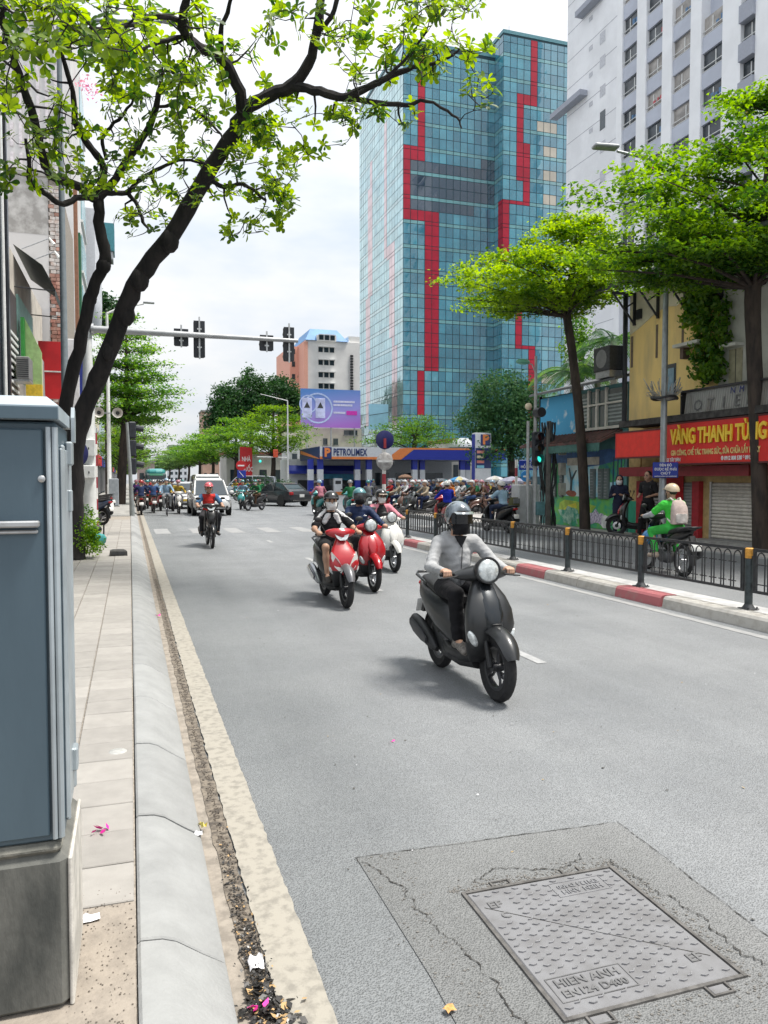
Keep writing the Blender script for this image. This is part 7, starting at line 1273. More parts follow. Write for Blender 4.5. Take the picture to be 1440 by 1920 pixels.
def person(label, loc, rz, J, top, tops=dict(), legs=None, shoes=None, skin=SKIN, h=.013, hi=False, sleeve='long', short=False, top_name='jacket', leg_name='trousers', hair=False, wr=.004, extras=None, long_coat=False, handfn=None, group=None, scale=1.0, parent_lean=0.0, barefoot=False):
    """skin body plus clothing as parts"""
    t = thing('person', label, 'person', loc, rz, group, scale); t.rotation_euler = (0, parent_lean, rz); S = SDF(); torso(S, J, .86); head_sdf(S, J, hair)
    for s, k in ((-1, 'l'), (1, 'r')):
        S.cone(J['sh' + k], J['el' + k], .046, .040, .03, 0); wv = J['ha' + k] - J['el' + k]; wv = wv / np.linalg.norm(wv); wr_ = J['ha' + k] - wv * .045; S.cone(J['el' + k], wr_, .039, .027, .02, 0)
        if handfn: handfn(S, J, s, k)
        else: S.cone(wr_, J['ha' + k] + V3(0, -.01, .01), .026, .028, .015, 0); hand_grip(S, J['ha' + k], s, hi)
        S.cone(J['hp' + k], J['kn' + k], .074, .052, .03, 0); S.cone(J['kn' + k], J['an' + k], .050, .034, .03, 0); kd = (J['kn' + k] * .62 + J['an' + k] * .38); S.ell(kd + V3(0, -.018, 0), (.045, .05, .085), .03, 0); S.cone(J['an' + k], J['to' + k], .032, .026, .02, 0)
    obj('body', S.mesh('body', [skin, EYE_M, LIP, HAIR], h if not hi else .0065), t)
    S = SDF(); torso(S, J, 1.04); mats = [top] + [tops[k] for k in tops]; mk = {k: i + 1 for i, k in enumerate(tops)}; ms_ = mk.get('sleeve', 0)
    for k in 'lr':
        if sleeve == 'long': wv = J['ha' + k] - J['el' + k]; wv = wv / np.linalg.norm(wv); S.cone(J['sh' + k], J['el' + k], .060, .051, .04, ms_); S.cone(J['el' + k], J['ha' + k] - wv * .055, .050, .037, .02, ms_)
        elif sleeve == 'short': e = J['sh' + k] + (J['el' + k] - J['sh' + k]) * .72; S.cone(J['sh' + k], e, .066, .062, .04, ms_)
        else: S.cone(J['sh' + k], J['sh' + k] + (J['el' + k] - J['sh' + k]) * .15, .06, .058, .04, ms_)
    S.cone(J['neck'] + V3(0, -.035, -.03), J['neck'] + V3(0, .02, -.045), .066, .058, .02, mk.get('collar', 0))
    if 'hood' in mk: S.cone(J['neck'] + V3(-.075, -.075, -.02), J['neck'] + V3(.075, -.075, -.02), .05, .05, .03, mk['hood'])
    if 'panel' in mk: S.ell(J['chest'] + V3(0, .06, -.06), (.115, .08, .23), .01, mk['panel'])
    if 'yoke' in mk:
        for s in (-1, 1): S.cone(J['neck'] + V3(s * .06, .075, -.05), J['chest'] + V3(s * .11, .085, .03), .035, .03, .01, mk['yoke'])
    if 'stripe' in mk:
        for k in 'lr': e = J['sh' + k] + (J['el' + k] - J['sh' + k]) * .7; S.cone(J['neck'] * .6 + J['sh' + k] * .4 + V3(0, 0, .055), e + V3(.03 * (1 if k == 'r' else -1), 0, .045), .02, .02, .006, mk['stripe'])
    if long_coat: S.cone(J['hip'], J['hip'] + V3(0, 0, -.42), .155, .175, .06, 0)
    obj(top_name, S.mesh(top_name, mats, h if not hi else .009, wr, 62), t)
    if legs is not None:
        S = SDF(); S.ell(J['hip'] + V3(0, .0, -.005), (.156, .128, .105), .04)
        for k in 'lr':
            S.cone(J['hp' + k], J['kn' + k] if not short else J['hp' + k] + (J['kn' + k] - J['hp' + k]) * .86, .094, .070 if not short else .088, .04)
            if not short: S.cone(J['kn' + k], J['an' + k] + (J['kn' + k] - J['an' + k]) * .10, .066, .055, .03)
        obj(leg_name, S.mesh(leg_name, [legs], h if not hi else .009, wr * .8, 55), t)
    if shoes is not None:
        for k in 'lr': S = SDF(); d = J['to' + k] - J['an' + k]; a0 = J['an' + k] + V3(0, -.03, -.035); S.cone(a0, J['to' + k] + V3(0, .0, .005), .036, .032, .02); S.cone(J['an' + k] + V3(0, 0, .01), a0, .042, .036, .03); S.cone(a0 + V3(0, .10, .0), J['to' + k], .042, .034, .02); obj('shoe', S.mesh('shoe', [shoes], .009), t)
    t['J'] = 0; del t['J']; return t
def helmet(t, J, m, kind='half', visor=None, strap=True, peak=None, n=26):
    H = J['head']; root = Matrix.Translation(Vector(H)) @ Matrix.Rotation(J['yaw'], 4, 'Z'); rx, ry, rz_ = (.118, .142, .128); rows = 10; b = MB()
    def cut(u): f = cos(u - pi / 2); return (.16 if kind != 'jet' else .34) if f > .55 else (-.05 if kind == 'half' else -.55) - (.14 if f < -.3 else .0) + (.20 if f > .1 else 0)
    for sg, (g, ) in (((1), (1.0, )), ((-1), (.90, ))):
        V = []
        for i in range(rows + 1):
            for j in range(n):
                u = 2 * pi * j / n; c = .5 * cut(u) + .25 * cut(u + .24) + .25 * cut(u - .24); v = pi / 2 - (pi / 2 - c) * i / rows; V.append((rx * g * cos(v) * cos(u), ry * g * cos(v) * sin(u) - .008, rz_ * g * sin(v) + .04))
        Fc = [(i * n + j, (i + 1) * n + j, (i + 1) * n + (j + 1) % n, i * n + (j + 1) % n) for i in range(rows) for j in range(n)]; k0 = len(b.v); b.add(V, Fc if sg > 0 else [f[::-1] for f in Fc])
    k = rows * n; T = (rows + 1) * n; b.f += [(k + j, T + k + j, T + k + (j + 1) % n, k + (j + 1) % n) for j in range(n)]; b.m += [0] * n
    o = b.build('helmet', m, t, True, 50); o.matrix_basis = root
    if peak is not None: part('peak', peak, o, lambda b: b.loft([[Vector((x, .118 - x * x * 3.2, .066)), Vector((x, .118 - x * x * 3.2, .074)), Vector((x * .96, .185 - x * x * 5.5, .058)), Vector((x * .96, .185 - x * x * 5.5, .052))] for x in [-.09 + .018 * q for q in range(11)]]), True)
    if visor is not None:
        b = MB(); rowsv = []
        for i in range(7):
            v = .30 - i * .17; rowsv.append([Vector((.124 * cos(v) * cos(u), .150 * cos(v) * sin(u) - .004, .135 * sin(v) + .035)) for u in [pi / 2 - 1.05 + 2.1 * q / 14 for q in range(15)]])
        for i in range(6): b.add(rowsv[i] + rowsv[i + 1], [(q, q + 1, 15 + q + 1, 15 + q) for q in range(14)])
        b.build('visor', visor, o, True, 180)
    if strap: part('strap', DPL, o, lambda b: b.tube([(-.10, .02, -.01), (-.075, .05, -.09), (0, .055, -.128), (.075, .05, -.09), (.10, .02, -.01)], .007, 5))
    return o
def facemask(t, J, m, big=False):
    H = J['head']; root = Matrix.Translation(Vector(H)) @ Matrix.Rotation(J['yaw'], 4, 'Z'); b = MB(); R = []
    for i in range(7):
        q = i / 6; z = .004 - .118 * q if not big else .012 - .145 * q; f = sin(pi * (.15 + .7 * q)); R.append([Vector((x * (1 - .22 * q), (.060 + .066 * f) * sqrt(max(.02, 1 - (x / .088) ** 2)) + .012 * f, z)) for x in [-.086 + .172 * k / 12 for k in range(13)]])
    for i in range(6): b.add(R[i] + R[i + 1], [(k, k + 1, 13 + k + 1, 13 + k) for k in range(12)])
    o = b.build('face_mask', m, t, True, 180); o.matrix_basis = root; part('ear_loop', m, o, lambda b: [b.tube([(s * .083, .03, -.01), (s * .088, -.005, .002), (s * .086, .0, -.04), (s * .07, .03, -.08)], .003, 4) for s in (-1, 1)]); return o
def glasses(t, J):
    H = J['head']; o = part('glasses', DPL, t, lambda b: ([b.tube([(s * .034 + .026 * cos(a), .108, .012 + .019 * sin(a)) for a in [2 * pi * k / 12 for k in range(13)]], .0035, 5) for s in (-1, 1)], b.tube([(-.01, .11, .015), (.01, .11, .015)], .003, 4), [b.tube([(s * .06, .105, .014), (s * .082, .02, .012)], .003, 4) for s in (-1, 1)])); o.matrix_basis = Matrix.Translation(Vector(H)) @ Matrix.Rotation(J['yaw'], 4, 'Z')
def backpack(label, loc, rz, m, m2, scale=1.0):
    t = thing('backpack', label, 'backpack', loc, rz, None, scale); part('bag', m, t, lambda b: b.loft([sring((0, y, z), w, h, 16, 3.2, 'z') for z, y, w, h in ((-.21, -.08, .12, .05), (-.20, -.08, .14, .075), (-.08, -.09, .15, .085), (.08, -.08, .14, .075), (.18, -.06, .11, .05), (.215, -.05, .06, .02))]), True); part('pocket', m2, t, lambda b: b.loft([sring((0, -.165, z), w, .03, 12, 3, 'z') for z, w in ((-.18, .09), (-.15, .11), (-.04, .11), (-.02, .09))]), True)
    for s in (-1, 1): part('shoulder_strap', m2, t, lambda b: b.tube([(s * .07, -.01, .20), (s * .09, .05, .245), (s * .10, .16, .20), (s * .11, .19, .05), (s * .13, .06, -.12), (s * .12, -.03, -.18)], .016, 6))
    part('top_loop', m2, t, lambda b: b.tube([(-.03, -.04, .21), (0, -.05, .25), (.03, -.04, .21)], .007, 5)); return t
# ---- distant riders: one shared body, recoloured
_crowd = {}
def crowd_mesh(v):
    if v in _crowd: return _crowd[v]
    J = [ride_pose(head_yaw=0), ride_pose(lean=.16, head_yaw=.5), ride_pose(lean=.02, head_yaw=-.6), stand_pose(1.66, .08), stand_pose(1.6, .16, yaw=.4)][v]; S = SDF(); torso(S, J, 1.02, 1); H = J['head']; S.ell(H + V3(0, 0, .02), (.08, .098, .11), .02, 0); S.ell(H + rot_z(V3(0, .06, -.05), J['yaw']), (.065, .06, .06), .02, 4); S.cone(J['neck'], H - V3(0, 0, .06), .055, .055, .02, 0)
    for k in 'lr': S.cone(J['sh' + k], J['el' + k], .06, .05, .03, 1); S.cone(J['el' + k], J['ha' + k], .048, .036, .02, 1); S.ell(J['ha' + k], (.045, .045, .04), .01, 0); S.cone(J['hp' + k], J['kn' + k], .09, .066, .03, 2); S.cone(J['kn' + k], J['an' + k], .064, .05, .02, 2); S.cone(J['an' + k] + V3(0, -.02, -.03), J['to' + k], .04, .036, .02, 3)
    _crowd[v] = (S.mesh('body', [SKIN, DPL, DPL, DPL, SKIN], .022), J); return _crowd[v]
_hm = {}
def crowd_helmet(v, J):
    if v not in _hm:
        d = bpy.data.objects.new('tmp', None); COL.objects.link(d); o = helmet(d, J, DPL, 'half', None, False, None, 14); _hm[v] = (o.data, o.matrix_basis.copy()); bpy.data.objects.remove(o); bpy.data.objects.remove(d)
    return _hm[v]
NAMEC = dict(navy=(.02, .035, .10), blue=(.05, .10, .25), sky_blue=(.30, .45, .60), teal=(.03, .25, .26), green=(.03, .20, .08), red=(.42, .03, .03), pink=(.55, .22, .28), white=(.62, .62, .62), grey=(.25, .26, .27), black=(.02, .02, .022), beige=(.45, .37, .27), yellow=(.55, .40, .06), brown=(.14, .08, .05), orange=(.55, .18, .04), purple=(.16, .06, .24))
NAMEC = {k: tuple(x * (.8 if k == 'white' else 1 if k == 'black' else .65) for x in v) for k, v in NAMEC.items()}
def ccol(n): return cloth(n, NAMEC[n])
def crowd_person(label, loc, rz, v, top, trouser, helm, mask=None, group=None, scale=1.0):
    me, J = crowd_mesh(v); t = thing('person', label, 'person', loc, rz, group, scale); o = obj('body', me, t); swap(o, [None, ccol(top), ccol(trouser), DPL, ccol('white') if mask else None])
    if helm: hm, mb = crowd_helmet(v, J); o = obj('helmet', hm, t); o.matrix_basis = mb; swap(o, [paintm(helm, NAMEC[helm])])
    else: 
        if ('h', v) not in _hm: b = MB(); b.ell((0, -.015, .04), (.09, .105, .1), 12, 8); _hm[('h', v)] = b.me('hair', HAIR, True)
        o = obj('hair', _hm[('h', v)], t); o.location = Vector(J['head'])
    return t
# ================================================================ the riders in front
GUN = paintm('gunmetal_matt', (.022, .0235, .025), .36, .2, .25); GUN2 = paintm('gunmetal_gloss', (.018, .022, .026), .25, .4, .4); BLKP = paintm('black_gloss', (.010, .010, .011), .3, 0, .25); REDP = paintm('red_gloss', (.36, .007, .014)); WHTP = paintm('white_gloss', (.66, .65, .62)); NAVYP = paintm('navy_gloss', (.03, .05, .10))
HX, HY = 2.62, 5.77
bike('retro', 'matt grey scooter with round headlight leading the traffic', (HX, HY, 0), pi, dict(paint=GUN, paint2=GUN2, exhaust=DPL, shield=M('shield_grey', (.035, .036, .04), .5, coord='O'), rail=GUN), 2, scale=.94)
J = ride_pose(seat=(-.30, .745), lean=.07, hand=(.292, .222, .998), foot=(.125, .10, .40), head_yaw=.04)
hero = person('rider in light grey zip hoodie, black mask and visor helmet on the matt grey scooter', (HX, HY, 0), pi, J, cloth('lightgrey', (.33, .335, .34)), dict(hood=cloth('lightgrey', ()), panel=cloth('lightgrey', ())), cloth('black_jeans', (.012, .012, .014)), M('shoe_greybrown', (.16, .145, .13), .7, var=.4, vs=40, coord='O'), hi=True, top_name='hoodie', wr=.0042, scale=.94)
ch = J['chest']; part('zip', M('zip_dark', (.06, .06, .065), .5), hero, lambda b: b.tube([ch + V3(0, .155, .10), ch + V3(0, .147, -.02), ch + V3(.003, .137, -.14), ch + V3(.004, .135, -.26)], .0045, 5)); part('inner_shirt', cloth('black', NAMEC['black']), hero, lambda b: b.prism([(-.05, ch[2] + .175), (.05, ch[2] + .175), (0, ch[2] + .075)], ch[1] + .095, ch[1] + .142, 'y'))
hm = helmet(hero, J, M('helmet_camo', (.17, .20, .23), .2, col2=(.035, .05, .06), lo=.44, hi=.56, vs=9, coord='O', coat=1.0), 'jet', None, True, M('peak_silver', (.33, .36, .38), .2, metal=.3, coat=.8, coord='O'), 32); facemask(hero, J, cloth('mask_black', (.012, .012, .014)), True); part('goggles', M('goggle_black', (.008, .009, .011), .15), hm, lambda b: b.loft([[Vector((.125 * sin(u), .120 * cos(u) + .012, z)) for z in (-.035, .055)] + [Vector((.112 * sin(u), .105 * cos(u) + .010, z)) for z in (.05, -.03)] for u in [-1.0 + .2 * q for q in range(11)]]), True)
# second: teenager on a red and white scooter
p1 = (2.66, 10.20); J = ride_pose(seat=(-.30, .75), lean=.04, hand=(.29, .225, 1.0), foot=(.15, .12, .39), head_yaw=-.12)
bike('sport', 'red and white scooter ridden by the teenager in shorts', (*p1, 0), pi, dict(paint=REDP, paint2=WHTP, body=BLKP, fender=M('fender_silver', (.16, .16, .17), .35, metal=.3, coord='O'), exhaust=ALU, shield=CHR), 1, scale=.95)
b1_ = person('teenager in black and white T-shirt, shorts and white mask on red white scooter', (*p1, 0), pi, J, cloth('black_tee', (.011, .011, .013)), dict(yoke=cloth('tee_white', (.60, .60, .60)), stripe=cloth('tee_white', ())), cloth('black_shorts', (.018, .018, .02)), M('sandal', (.05, .045, .04), .7, coord='O'), short=True, sleeve='short', top_name='t_shirt', leg_name='shorts', hair=True, h=.011, scale=.95)
helmet(b1_, J, paintm('black', (.02, .02, .022)), 'half', None, True, DPL); facemask(b1_, J, cloth('mask_white', (.66, .66, .65)))
# third: man in navy jacket on red scooter
p2 = (3.44, 11.46); J = ride_pose(seat=(-.30, .76), lean=.05, head_yaw=-.1, tall=1.03)
bike('classic', 'glossy red scooter in the middle of the three abreast', (*p2, 0), pi, dict(paint=REDP, paint2=REDP, rim=ALU), 1, scale=.95)
b2_ = person('man in navy jacket with clear visor on the glossy red scooter', (*p2, 0), pi, J, cloth('navy_jacket', (.015, .028, .075), .6), dict(hood=cloth('navy_jacket', ())), cloth('dark_trousers', (.03, .03, .034)), M('shoe_black', (.03, .03, .03), .5), h=.011, scale=.95)
VIS = M('visor_smoke', (.04, .045, .05), .08, var=0, spec=.8); helmet(b2_, J, paintm('teal_helmet', (.10, .24, .27)), 'jet', VIS, True, None); facemask(b2_, J, cloth('mask_black', ())); part('logo', WHTP, b2_, lambda b: b.rbox(J['chest'] + V3(-.075, .128, .03), (.05, .006, .012), .002))
# fourth: woman on white scooter
p3 = (4.52, 13.65); J = ride_pose(seat=(-.30, .75), lean=.03, head_yaw=.1, tall=.96)
bike('classic', 'cream white scooter nearest the fence end', (*p3, 0), pi, dict(paint=WHTP, paint2=WHTP, dark=M('dark_grey_plastic', (.06, .06, .062), .5, coord='O'), rim=ALU), 1, scale=.95)
b3_ = person('woman in pink cardigan with glasses and white mask on the cream white scooter', (*p3, 0), pi, J, cloth('pink_cardigan', (.58, .22, .27)), dict(panel=cloth('black', ())), cloth('light_denim', (.34, .36, .38)), M('shoe_white', (.55, .54, .52), .6), h=.012, top_name='cardigan', hair=True, scale=.95)
helmet(b3_, J, paintm('black', ()), 'jet', None, True, paintm('peak_beige', (.35, .30, .25))); facemask(b3_, J, cloth('mask_white', ())); glasses(b3_, J)
# fifth: man in red and blue shirt, alone on the left lane
p4 = (1.88, 19.58); J = ride_pose(seat=(-.28, .76), lean=.05, foot=(.19, -.02, .36), head_yaw=0)
bike('underbone', 'dark motorbike coming alone down the left lane', (*p4, 0), pi, dict(paint=BLKP, rim=CHR, exhaust=ALU), 1, name='motorbike', cat='motorbike')
b4_ = person('man in red shirt with blue sleeves and pink helmet on the lone motorbike', (*p4, 0), pi, J, cloth('shirt_red', (.48, .035, .03)), dict(sleeve=cloth('sleeve_blue', (.06, .14, .26))), cloth('dark_trousers', ()), M('shoe_black', ()), sleeve='short', top_name='t_shirt', h=.013, hair=True)
helmet(b4_, J, paintm('pinkred', (.52, .10, .12)), 'half', None, True, paintm('pinkred', ()))
# green delivery rider, seen from behind beyond the fence
p5 = (9.1, 11.5); a5 = -.14; J = ride_pose(seat=(-.32, .76), lean=.08, foot=(.20, -.05, .36), head_yaw=.25)
bike('underbone', 'black motorbike of the green delivery rider beyond the fence', (*p5, 0), a5, dict(paint=BLKP, rim=ALU), 1, name='motorbike', cat='motorbike')
b5_ = person('delivery rider in bright green T-shirt and beige helmet riding away beyond the fence', (*p5, 0), a5, J, cloth('bright_green', (.06, .52, .06)), {}, cloth('green_trousers', (.05, .42, .07)), M('shoe_beige', (.42, .33, .26), .7), sleeve='short', top_name='t_shirt', hair=True, h=.013)
S = SDF()
for k in 'lr': S.cone(J['sh' + k] + (J['el' + k] - J['sh' + k]) * .7, J['el' + k], .053, .05, .02); S.cone(J['el' + k], J['ha' + k] - (J['ha' + k] - J['el' + k]) * .12, .05, .036, .02)
obj('arm_sleeves', S.mesh('arm_sleeves', [cloth('sleeve_grey', (.40, .41, .43))], .012), b5_)
helmet(b5_, J, paintm('beige_helmet', (.62, .50, .34)), 'half', None, True, paintm('beige_helmet', ()))
q = Matrix.Rotation(a5, 3, 'Z') @ Vector((0, J['chest'][1] - .10, 0)); backpack('pink beige backpack on the green delivery rider', (p5[0] + q.x, p5[1] + q.y, J['chest'][2] - .02), a5, cloth('pack_pink', (.52, .42, .38)), cloth('pack_white', (.60, .56, .52)))
t = thing('delivery_bag', 'blue plastic bag hanging in front of the green delivery rider', 'bag', (p5[0] - .12, p5[1] + .28, .62), a5); part('sack', M('bag_blue', (.05, .22, .48), .4, var=.2, vs=8, coord='O'), t, lambda b: b.loft([sring((0, 0, z), w, d, 14, 2.3, 'z') for z, w, d in ((-.12, .06, .05), (-.08, .13, .10), (.02, .14, .11), (.10, .09, .08), (.14, .03, .03))]), True); part('handle', M('bag_blue', ()), t, lambda b: b.tube([(-.03, 0, .14), (0, 0, .22), (.03, 0, .14)], .008, 5))
# two more riders seen from behind, past the fence
J = ride_pose(seat=(-.32, .78), lean=.10, head_yaw=.3); p6 = (11.0, 21.9); bike('sport', 'dark scooter under the rider in light blue shirt', (*p6, 0), .15, dict(paint=BLKP, paint2=BLKP), 1)
b6_ = person('rider in light blue shirt and white helmet riding away past the mural', (*p6, 0), .15, J, cloth('light_blue_shirt', (.30, .44, .56)), {}, cloth('navy_trousers', (.03, .04, .08)), M('shoe_black', ()), sleeve='short', top_name='shirt', h=.016, hair=True); helmet(b6_, J, paintm('white_helmet', (.64, .63, .60)), 'half', None, False, None, 20)
t = thing('satchel', 'olive bag slung behind the rider in light blue shirt', 'bag', (p6[0] + .28, p6[1] - .55, .95), .2); part('sack', cloth('olive', (.10, .10, .05)), t, lambda b: b.loft([sring((0, 0, z), w, d, 14, 2.8, 'z') for z, w, d in ((-.16, .10, .08), (-.12, .18, .14), (.05, .18, .13), (.16, .12, .09))]), True); part('flap', cloth('grey', NAMEC['grey']), t, lambda b: b.rbox((0, -.13, .05), (.26, .03, .16), .012)); part('sling', DPL, t, lambda b: b.tube([(-.12, 0, .15), (-.2, .15, .4), (-.3, .25, .5)], .012, 5))
J = ride_pose(seat=(-.32, .78), lean=.04, head_yaw=-.2); p7 = (10.15, 24.2); bike('classic', 'red tailed scooter under the rider in royal blue jacket', (*p7, 0), -.1, dict(paint=REDP, paint2=BLKP), 1)
b7_ = person('rider in royal blue jacket and white helmet riding away beside the fence end', (*p7, 0), -.1, J, cloth('royal_blue', (.015, .03, .38)), {}, cloth('dark_trousers', ()), M('shoe_black', ()), h=.016, hair=True); helmet(b7_, J, paintm('white_helmet', ()), 'half', None, False, None, 20)
# people standing on the right pavement
def hang(S, J, s, k): d = J['ha' + k] - J['el' + k]; S.cone(J['ha' + k] - d * .12, J['ha' + k], .027, .028, .01, 0); open_hand(S, J['ha' + k], d, s)
q = onZ(1160, 1003, .15); J = stand_pose(1.60, .04, (.10, .22, 1.10), yaw=.3); b8_ = person('woman in long dark navy hooded coat with white mask by the mural', q, pi * .75, J, cloth('dark_navy', (.018, .022, .045)), dict(hood=cloth('dark_navy', ())), cloth('dark_skirt', (.03, .05, .09)), M('shoe_black', ()), handfn=hang, long_coat=True, top_name='coat', h=.016, hair=True); facemask(b8_, J, cloth('mask_white', ())); S = SDF(); S.ell(J['head'] + V3(0, -.03, .03), (.105, .115, .13), .02); S.cone(J['neck'] + V3(0, -.04, -.02), J['head'] + V3(0, -.05, -.05), .10, .10, .03); obj('hood', S.mesh('hood', [cloth('dark_navy', ())], .016, clip=lambda P: (P[:, 1] - J['head'][1]) - .045), b8_)
q = onZ(1214, 1008, .15); J = stand_pose(1.72, .22, (.16, .18, 1.08)); b9_ = person('man in black T-shirt with backpack standing before the grey shutter', q, pi * .6, J, cloth('black', ()), {}, cloth('black_jeans', ()), M('shoe_black', ()), sleeve='short', handfn=hang, top_name='t_shirt', h=.016, hair=True); v = Matrix.Rotation(pi * .6, 3, 'Z') @ Vector((0, -.12, 0)); backpack('black backpack worn by the man in black T-shirt', (q.x + v.x, q.y + v.y, J['chest'][2] + .17), pi * .6, cloth('pack_black', (.03, .03, .033)), cloth('pack_grey', (.07, .07, .075)))
q = onZ(1257, 1004, .15); J = stand_pose(1.68, .1); c9 = person('person in black with a black cap standing before the red poster', q, pi * .5, J, cloth('black', ()), {}, cloth('dark_trousers', ()), M('shoe_black', ()), handfn=hang, h=.018, hair=True); helmet(c9, J, cloth('cap_black', (.02, .02, .022)), 'half', None, False, cloth('cap_black', ()), 18)
q = onZ(1190, 1005, .15); bike('classic', 'dark parked scooter between the two people on the right pavement', (q.x + .15, q.y, .15), pi * .35, dict(paint=BLKP, paint2=REDP), 1)
# ================================================================ cars and bus
PLY = M('plate_yellow', (.60, .42, .06), .5, var=.1); CW = paintm('car_white', (.62, .62, .61)); CS = paintm('car_silver', (.50, .51, .52), .3, .3); CB = paintm('car_black', (.02, .022, .026))
car('mpv', 'white people carrier coming towards the camera', (3.55, 37.6, 0), pi, CW, PLATE); car('hatch', 'silver white hatchback with yellow plate waiting behind the motorbikes', (2.85, 45.9, 0), pi, CS, PLY); car('van', 'white van behind the white people carrier', (4.7, 51.5, 0), pi, CW, PLATE, 'van', 'van'); car('sedan', 'black sedan turning left across the junction, seen from behind', (9.0, 48.0, 0), .38, CB, PLATE); car('van', 'pale blue white delivery van beyond the junction', (11.0, 74, 0), 1.3, paintm('van_paleblue', (.52, .57, .62)), PLATE, 'van', 'van'); car('mpv', 'dark car parked at the petrol station pumps', (YS(642, 900).x, 80.5, 0), -1.2, CB, PLATE)
p = wp(293, 900, 95); t = thing('city_bus', 'city bus with teal roof far down the street', 'bus', (p.x, p.y, 0), pi); TE = paintm('bus_teal', (.04, .27, .27)); part('body', paintm('bus_dark', (.05, .09, .09)), t, lambda b: b.rbox((0, -5, 1.35), (2.4, 10, 2.0), .12)); part('roof', TE, t, lambda b: b.loft([sring((0, -5, z), w, d, 20, 5, 'z') for z, w, d in ((2.36, 1.25, 5.05), (2.6, 1.25, 5.05), (2.85, 1.1, 4.9), (2.95, .8, 4.6))])); part('windscreen', GLASSD, t, lambda b: b.rbox((0, .02, 1.55), (2.1, .06, 1.1), .02)); part('destination_panel', M('dest_green', (.10, .35, .22), .4), t, lambda b: b.rbox((0, .03, 2.2), (1.6, .06, .22), .02))
for s in (-1, 1): part('headlight', LENS, t, lambda b: b.ell((s * .9, .02, .65), (.16, .06, .12), 10, 6), True); part('side_mirror', DPL, t, lambda b: b.rbox((s * 1.4, .1, 1.9), (.15, .1, .35), .03)); part('wheel', RUB, t, lambda b: b.lathe([(0, -.12), (.45, -.12), (.48, 0), (.45, .12), (0, .12)], (s * 1.05, -1.6, .48), (1, 0, 0), 18))
p = wp(395, 905, 150); house('pink_stall', 'pale pink shop block at the left far end of the street', 258, 290, 120, 868, (.55, .42, .42), 2, 1, 6)
# ================================================================ the waiting crowd
rc = random.Random(31); tops = ['navy', 'white', 'grey', 'black', 'white', 'black', 'grey', 'navy', 'black', 'white', 'grey', 'sky_blue', 'beige', 'teal', 'red', 'green', 'pink', 'blue', 'brown', 'purple', 'orange', 'yellow']; helms = ['white', 'black', 'grey', 'white', 'black', 'red', 'teal', 'navy', 'sky_blue', 'pink']; used = set(); bcols = dict(black=BLKP, white=WHTP, red=REDP, navy=NAVYP, silver=CS, teal=TE, brown=paintm('brown_bike', (.14, .07, .05)))
def combo(top=None, helm=None):
    for _ in range(400):
        a, b = top or rc.choice(tops), helm if helm is not None else rc.choice(helms)
        if (a, b) not in used: used.add((a, b)); return a, b
    top = None; return combo(None, None)
nm = lambda s: s.replace('_', ' ')
def rider(px, py, rz, where, grp, top=None, helm=None, bk=None, kind=None, v=None, mask=None, tr=None):
    g = onZ(px, py); a, b = combo(top, helm); bc = bk or rc.choice(list(bcols)); kd = kind or rc.choice(['sport', 'classic', 'underbone', 'classic']); trs = tr or rc.choice(['black', 'navy', 'grey', 'blue', 'brown']); v = rc.choice([0, 1, 2]) if v is None else v
    far_bike(kd, f'{bc} scooter of the {nm(a)} top, {nm(b)} helmet rider {where}', g, rz, dict(paint=bcols[bc], paint2=bcols[bc], rim=rc.choice([ALU, ALUB])), 'scooters ' + grp)
    crowd_person(f'rider in {nm(a)} top with {nm(b)} helmet, {where}', g, rz, v, a, trs, b, rc.random() < .6 if mask is None else mask, 'riders ' + grp)
W1 = 'waiting by the petrol station'; G1 = 'waiting by the petrol station'
P1 = [(742, 962), (755, 957), (768, 966), (781, 960), (792, 968), (803, 958), (815, 965), (828, 957), (850, 963), (862, 957), (874, 966), (886, 958), (897, 965), (908, 957), (920, 968), (932, 960), (948, 956), (960, 962), (972, 956), (985, 962), (748, 949), (760, 947), (775, 950), (788, 947), (800, 949), (812, 946), (822, 949), (838, 946), (846, 950), (858, 947), (870, 949), (880, 946), (892, 950), (903, 947), (914, 949), (925, 946), (938, 949), (952, 947), (965, 949), (978, 946), (990, 949), (735, 941), (752, 940), (770, 941), (790, 940), (808, 941), (830, 940), (855, 941), (876, 940), (898, 941), (918, 940), (940, 941), (960, 940), (982, 941)]
for x, y in P1: rider(x + rc.uniform(-3, 3), y + 1, pi / 2 + rc.uniform(-.35, .5), W1, G1)
rider(655, 968, -.1, 'behind the red scooters', 'crossing the junction', 'black', 'pink'); rider(690, 962, -.2, 'left of the striped pole', 'crossing the junction', 'navy', 'sky_blue'); rider(598, 966, .1, 'riding away behind the teenager', 'crossing the junction', 'pink', 'sky_blue'); rider(724, 957, pi / 2 + .2, 'behind the striped pole', 'crossing the junction', 'beige', 'teal'); rider(840, 972, 1.9, 'beside the royal blue jacket', 'crossing the junction', 'white', 'white')
rider(478, 957, pi - .8, 'turning out beside the white car', 'crossing the junction', 'pink', 'grey', 'black', 'sport'); rider(488, 946, -.2, 'beyond the white car', 'crossing the junction', 'navy', 'black'); rider(455, 955, pi - .3, 'right of the white car', 'crossing the junction', 'white', 'red')
W2 = 'in the left lane crowd'; G2 = 'in the left lane crowd'
for x, y, rz, a, b, bk in ((265, 965, 0, 'green', 'black', 'brown'), (287, 961, .05, 'blue', 'grey', 'red'), (335, 963, pi, 'white', 'black', 'white'), (324, 958, pi, 'black', 'sky_blue', 'black'), (301, 957, 0, 'sky_blue', 'white', 'red'), (277, 953, 0, 'navy', 'teal', None), (256, 950, 0, 'beige', 'white', None)): rider(x, y, rz, W2, G2, a, b, bk)
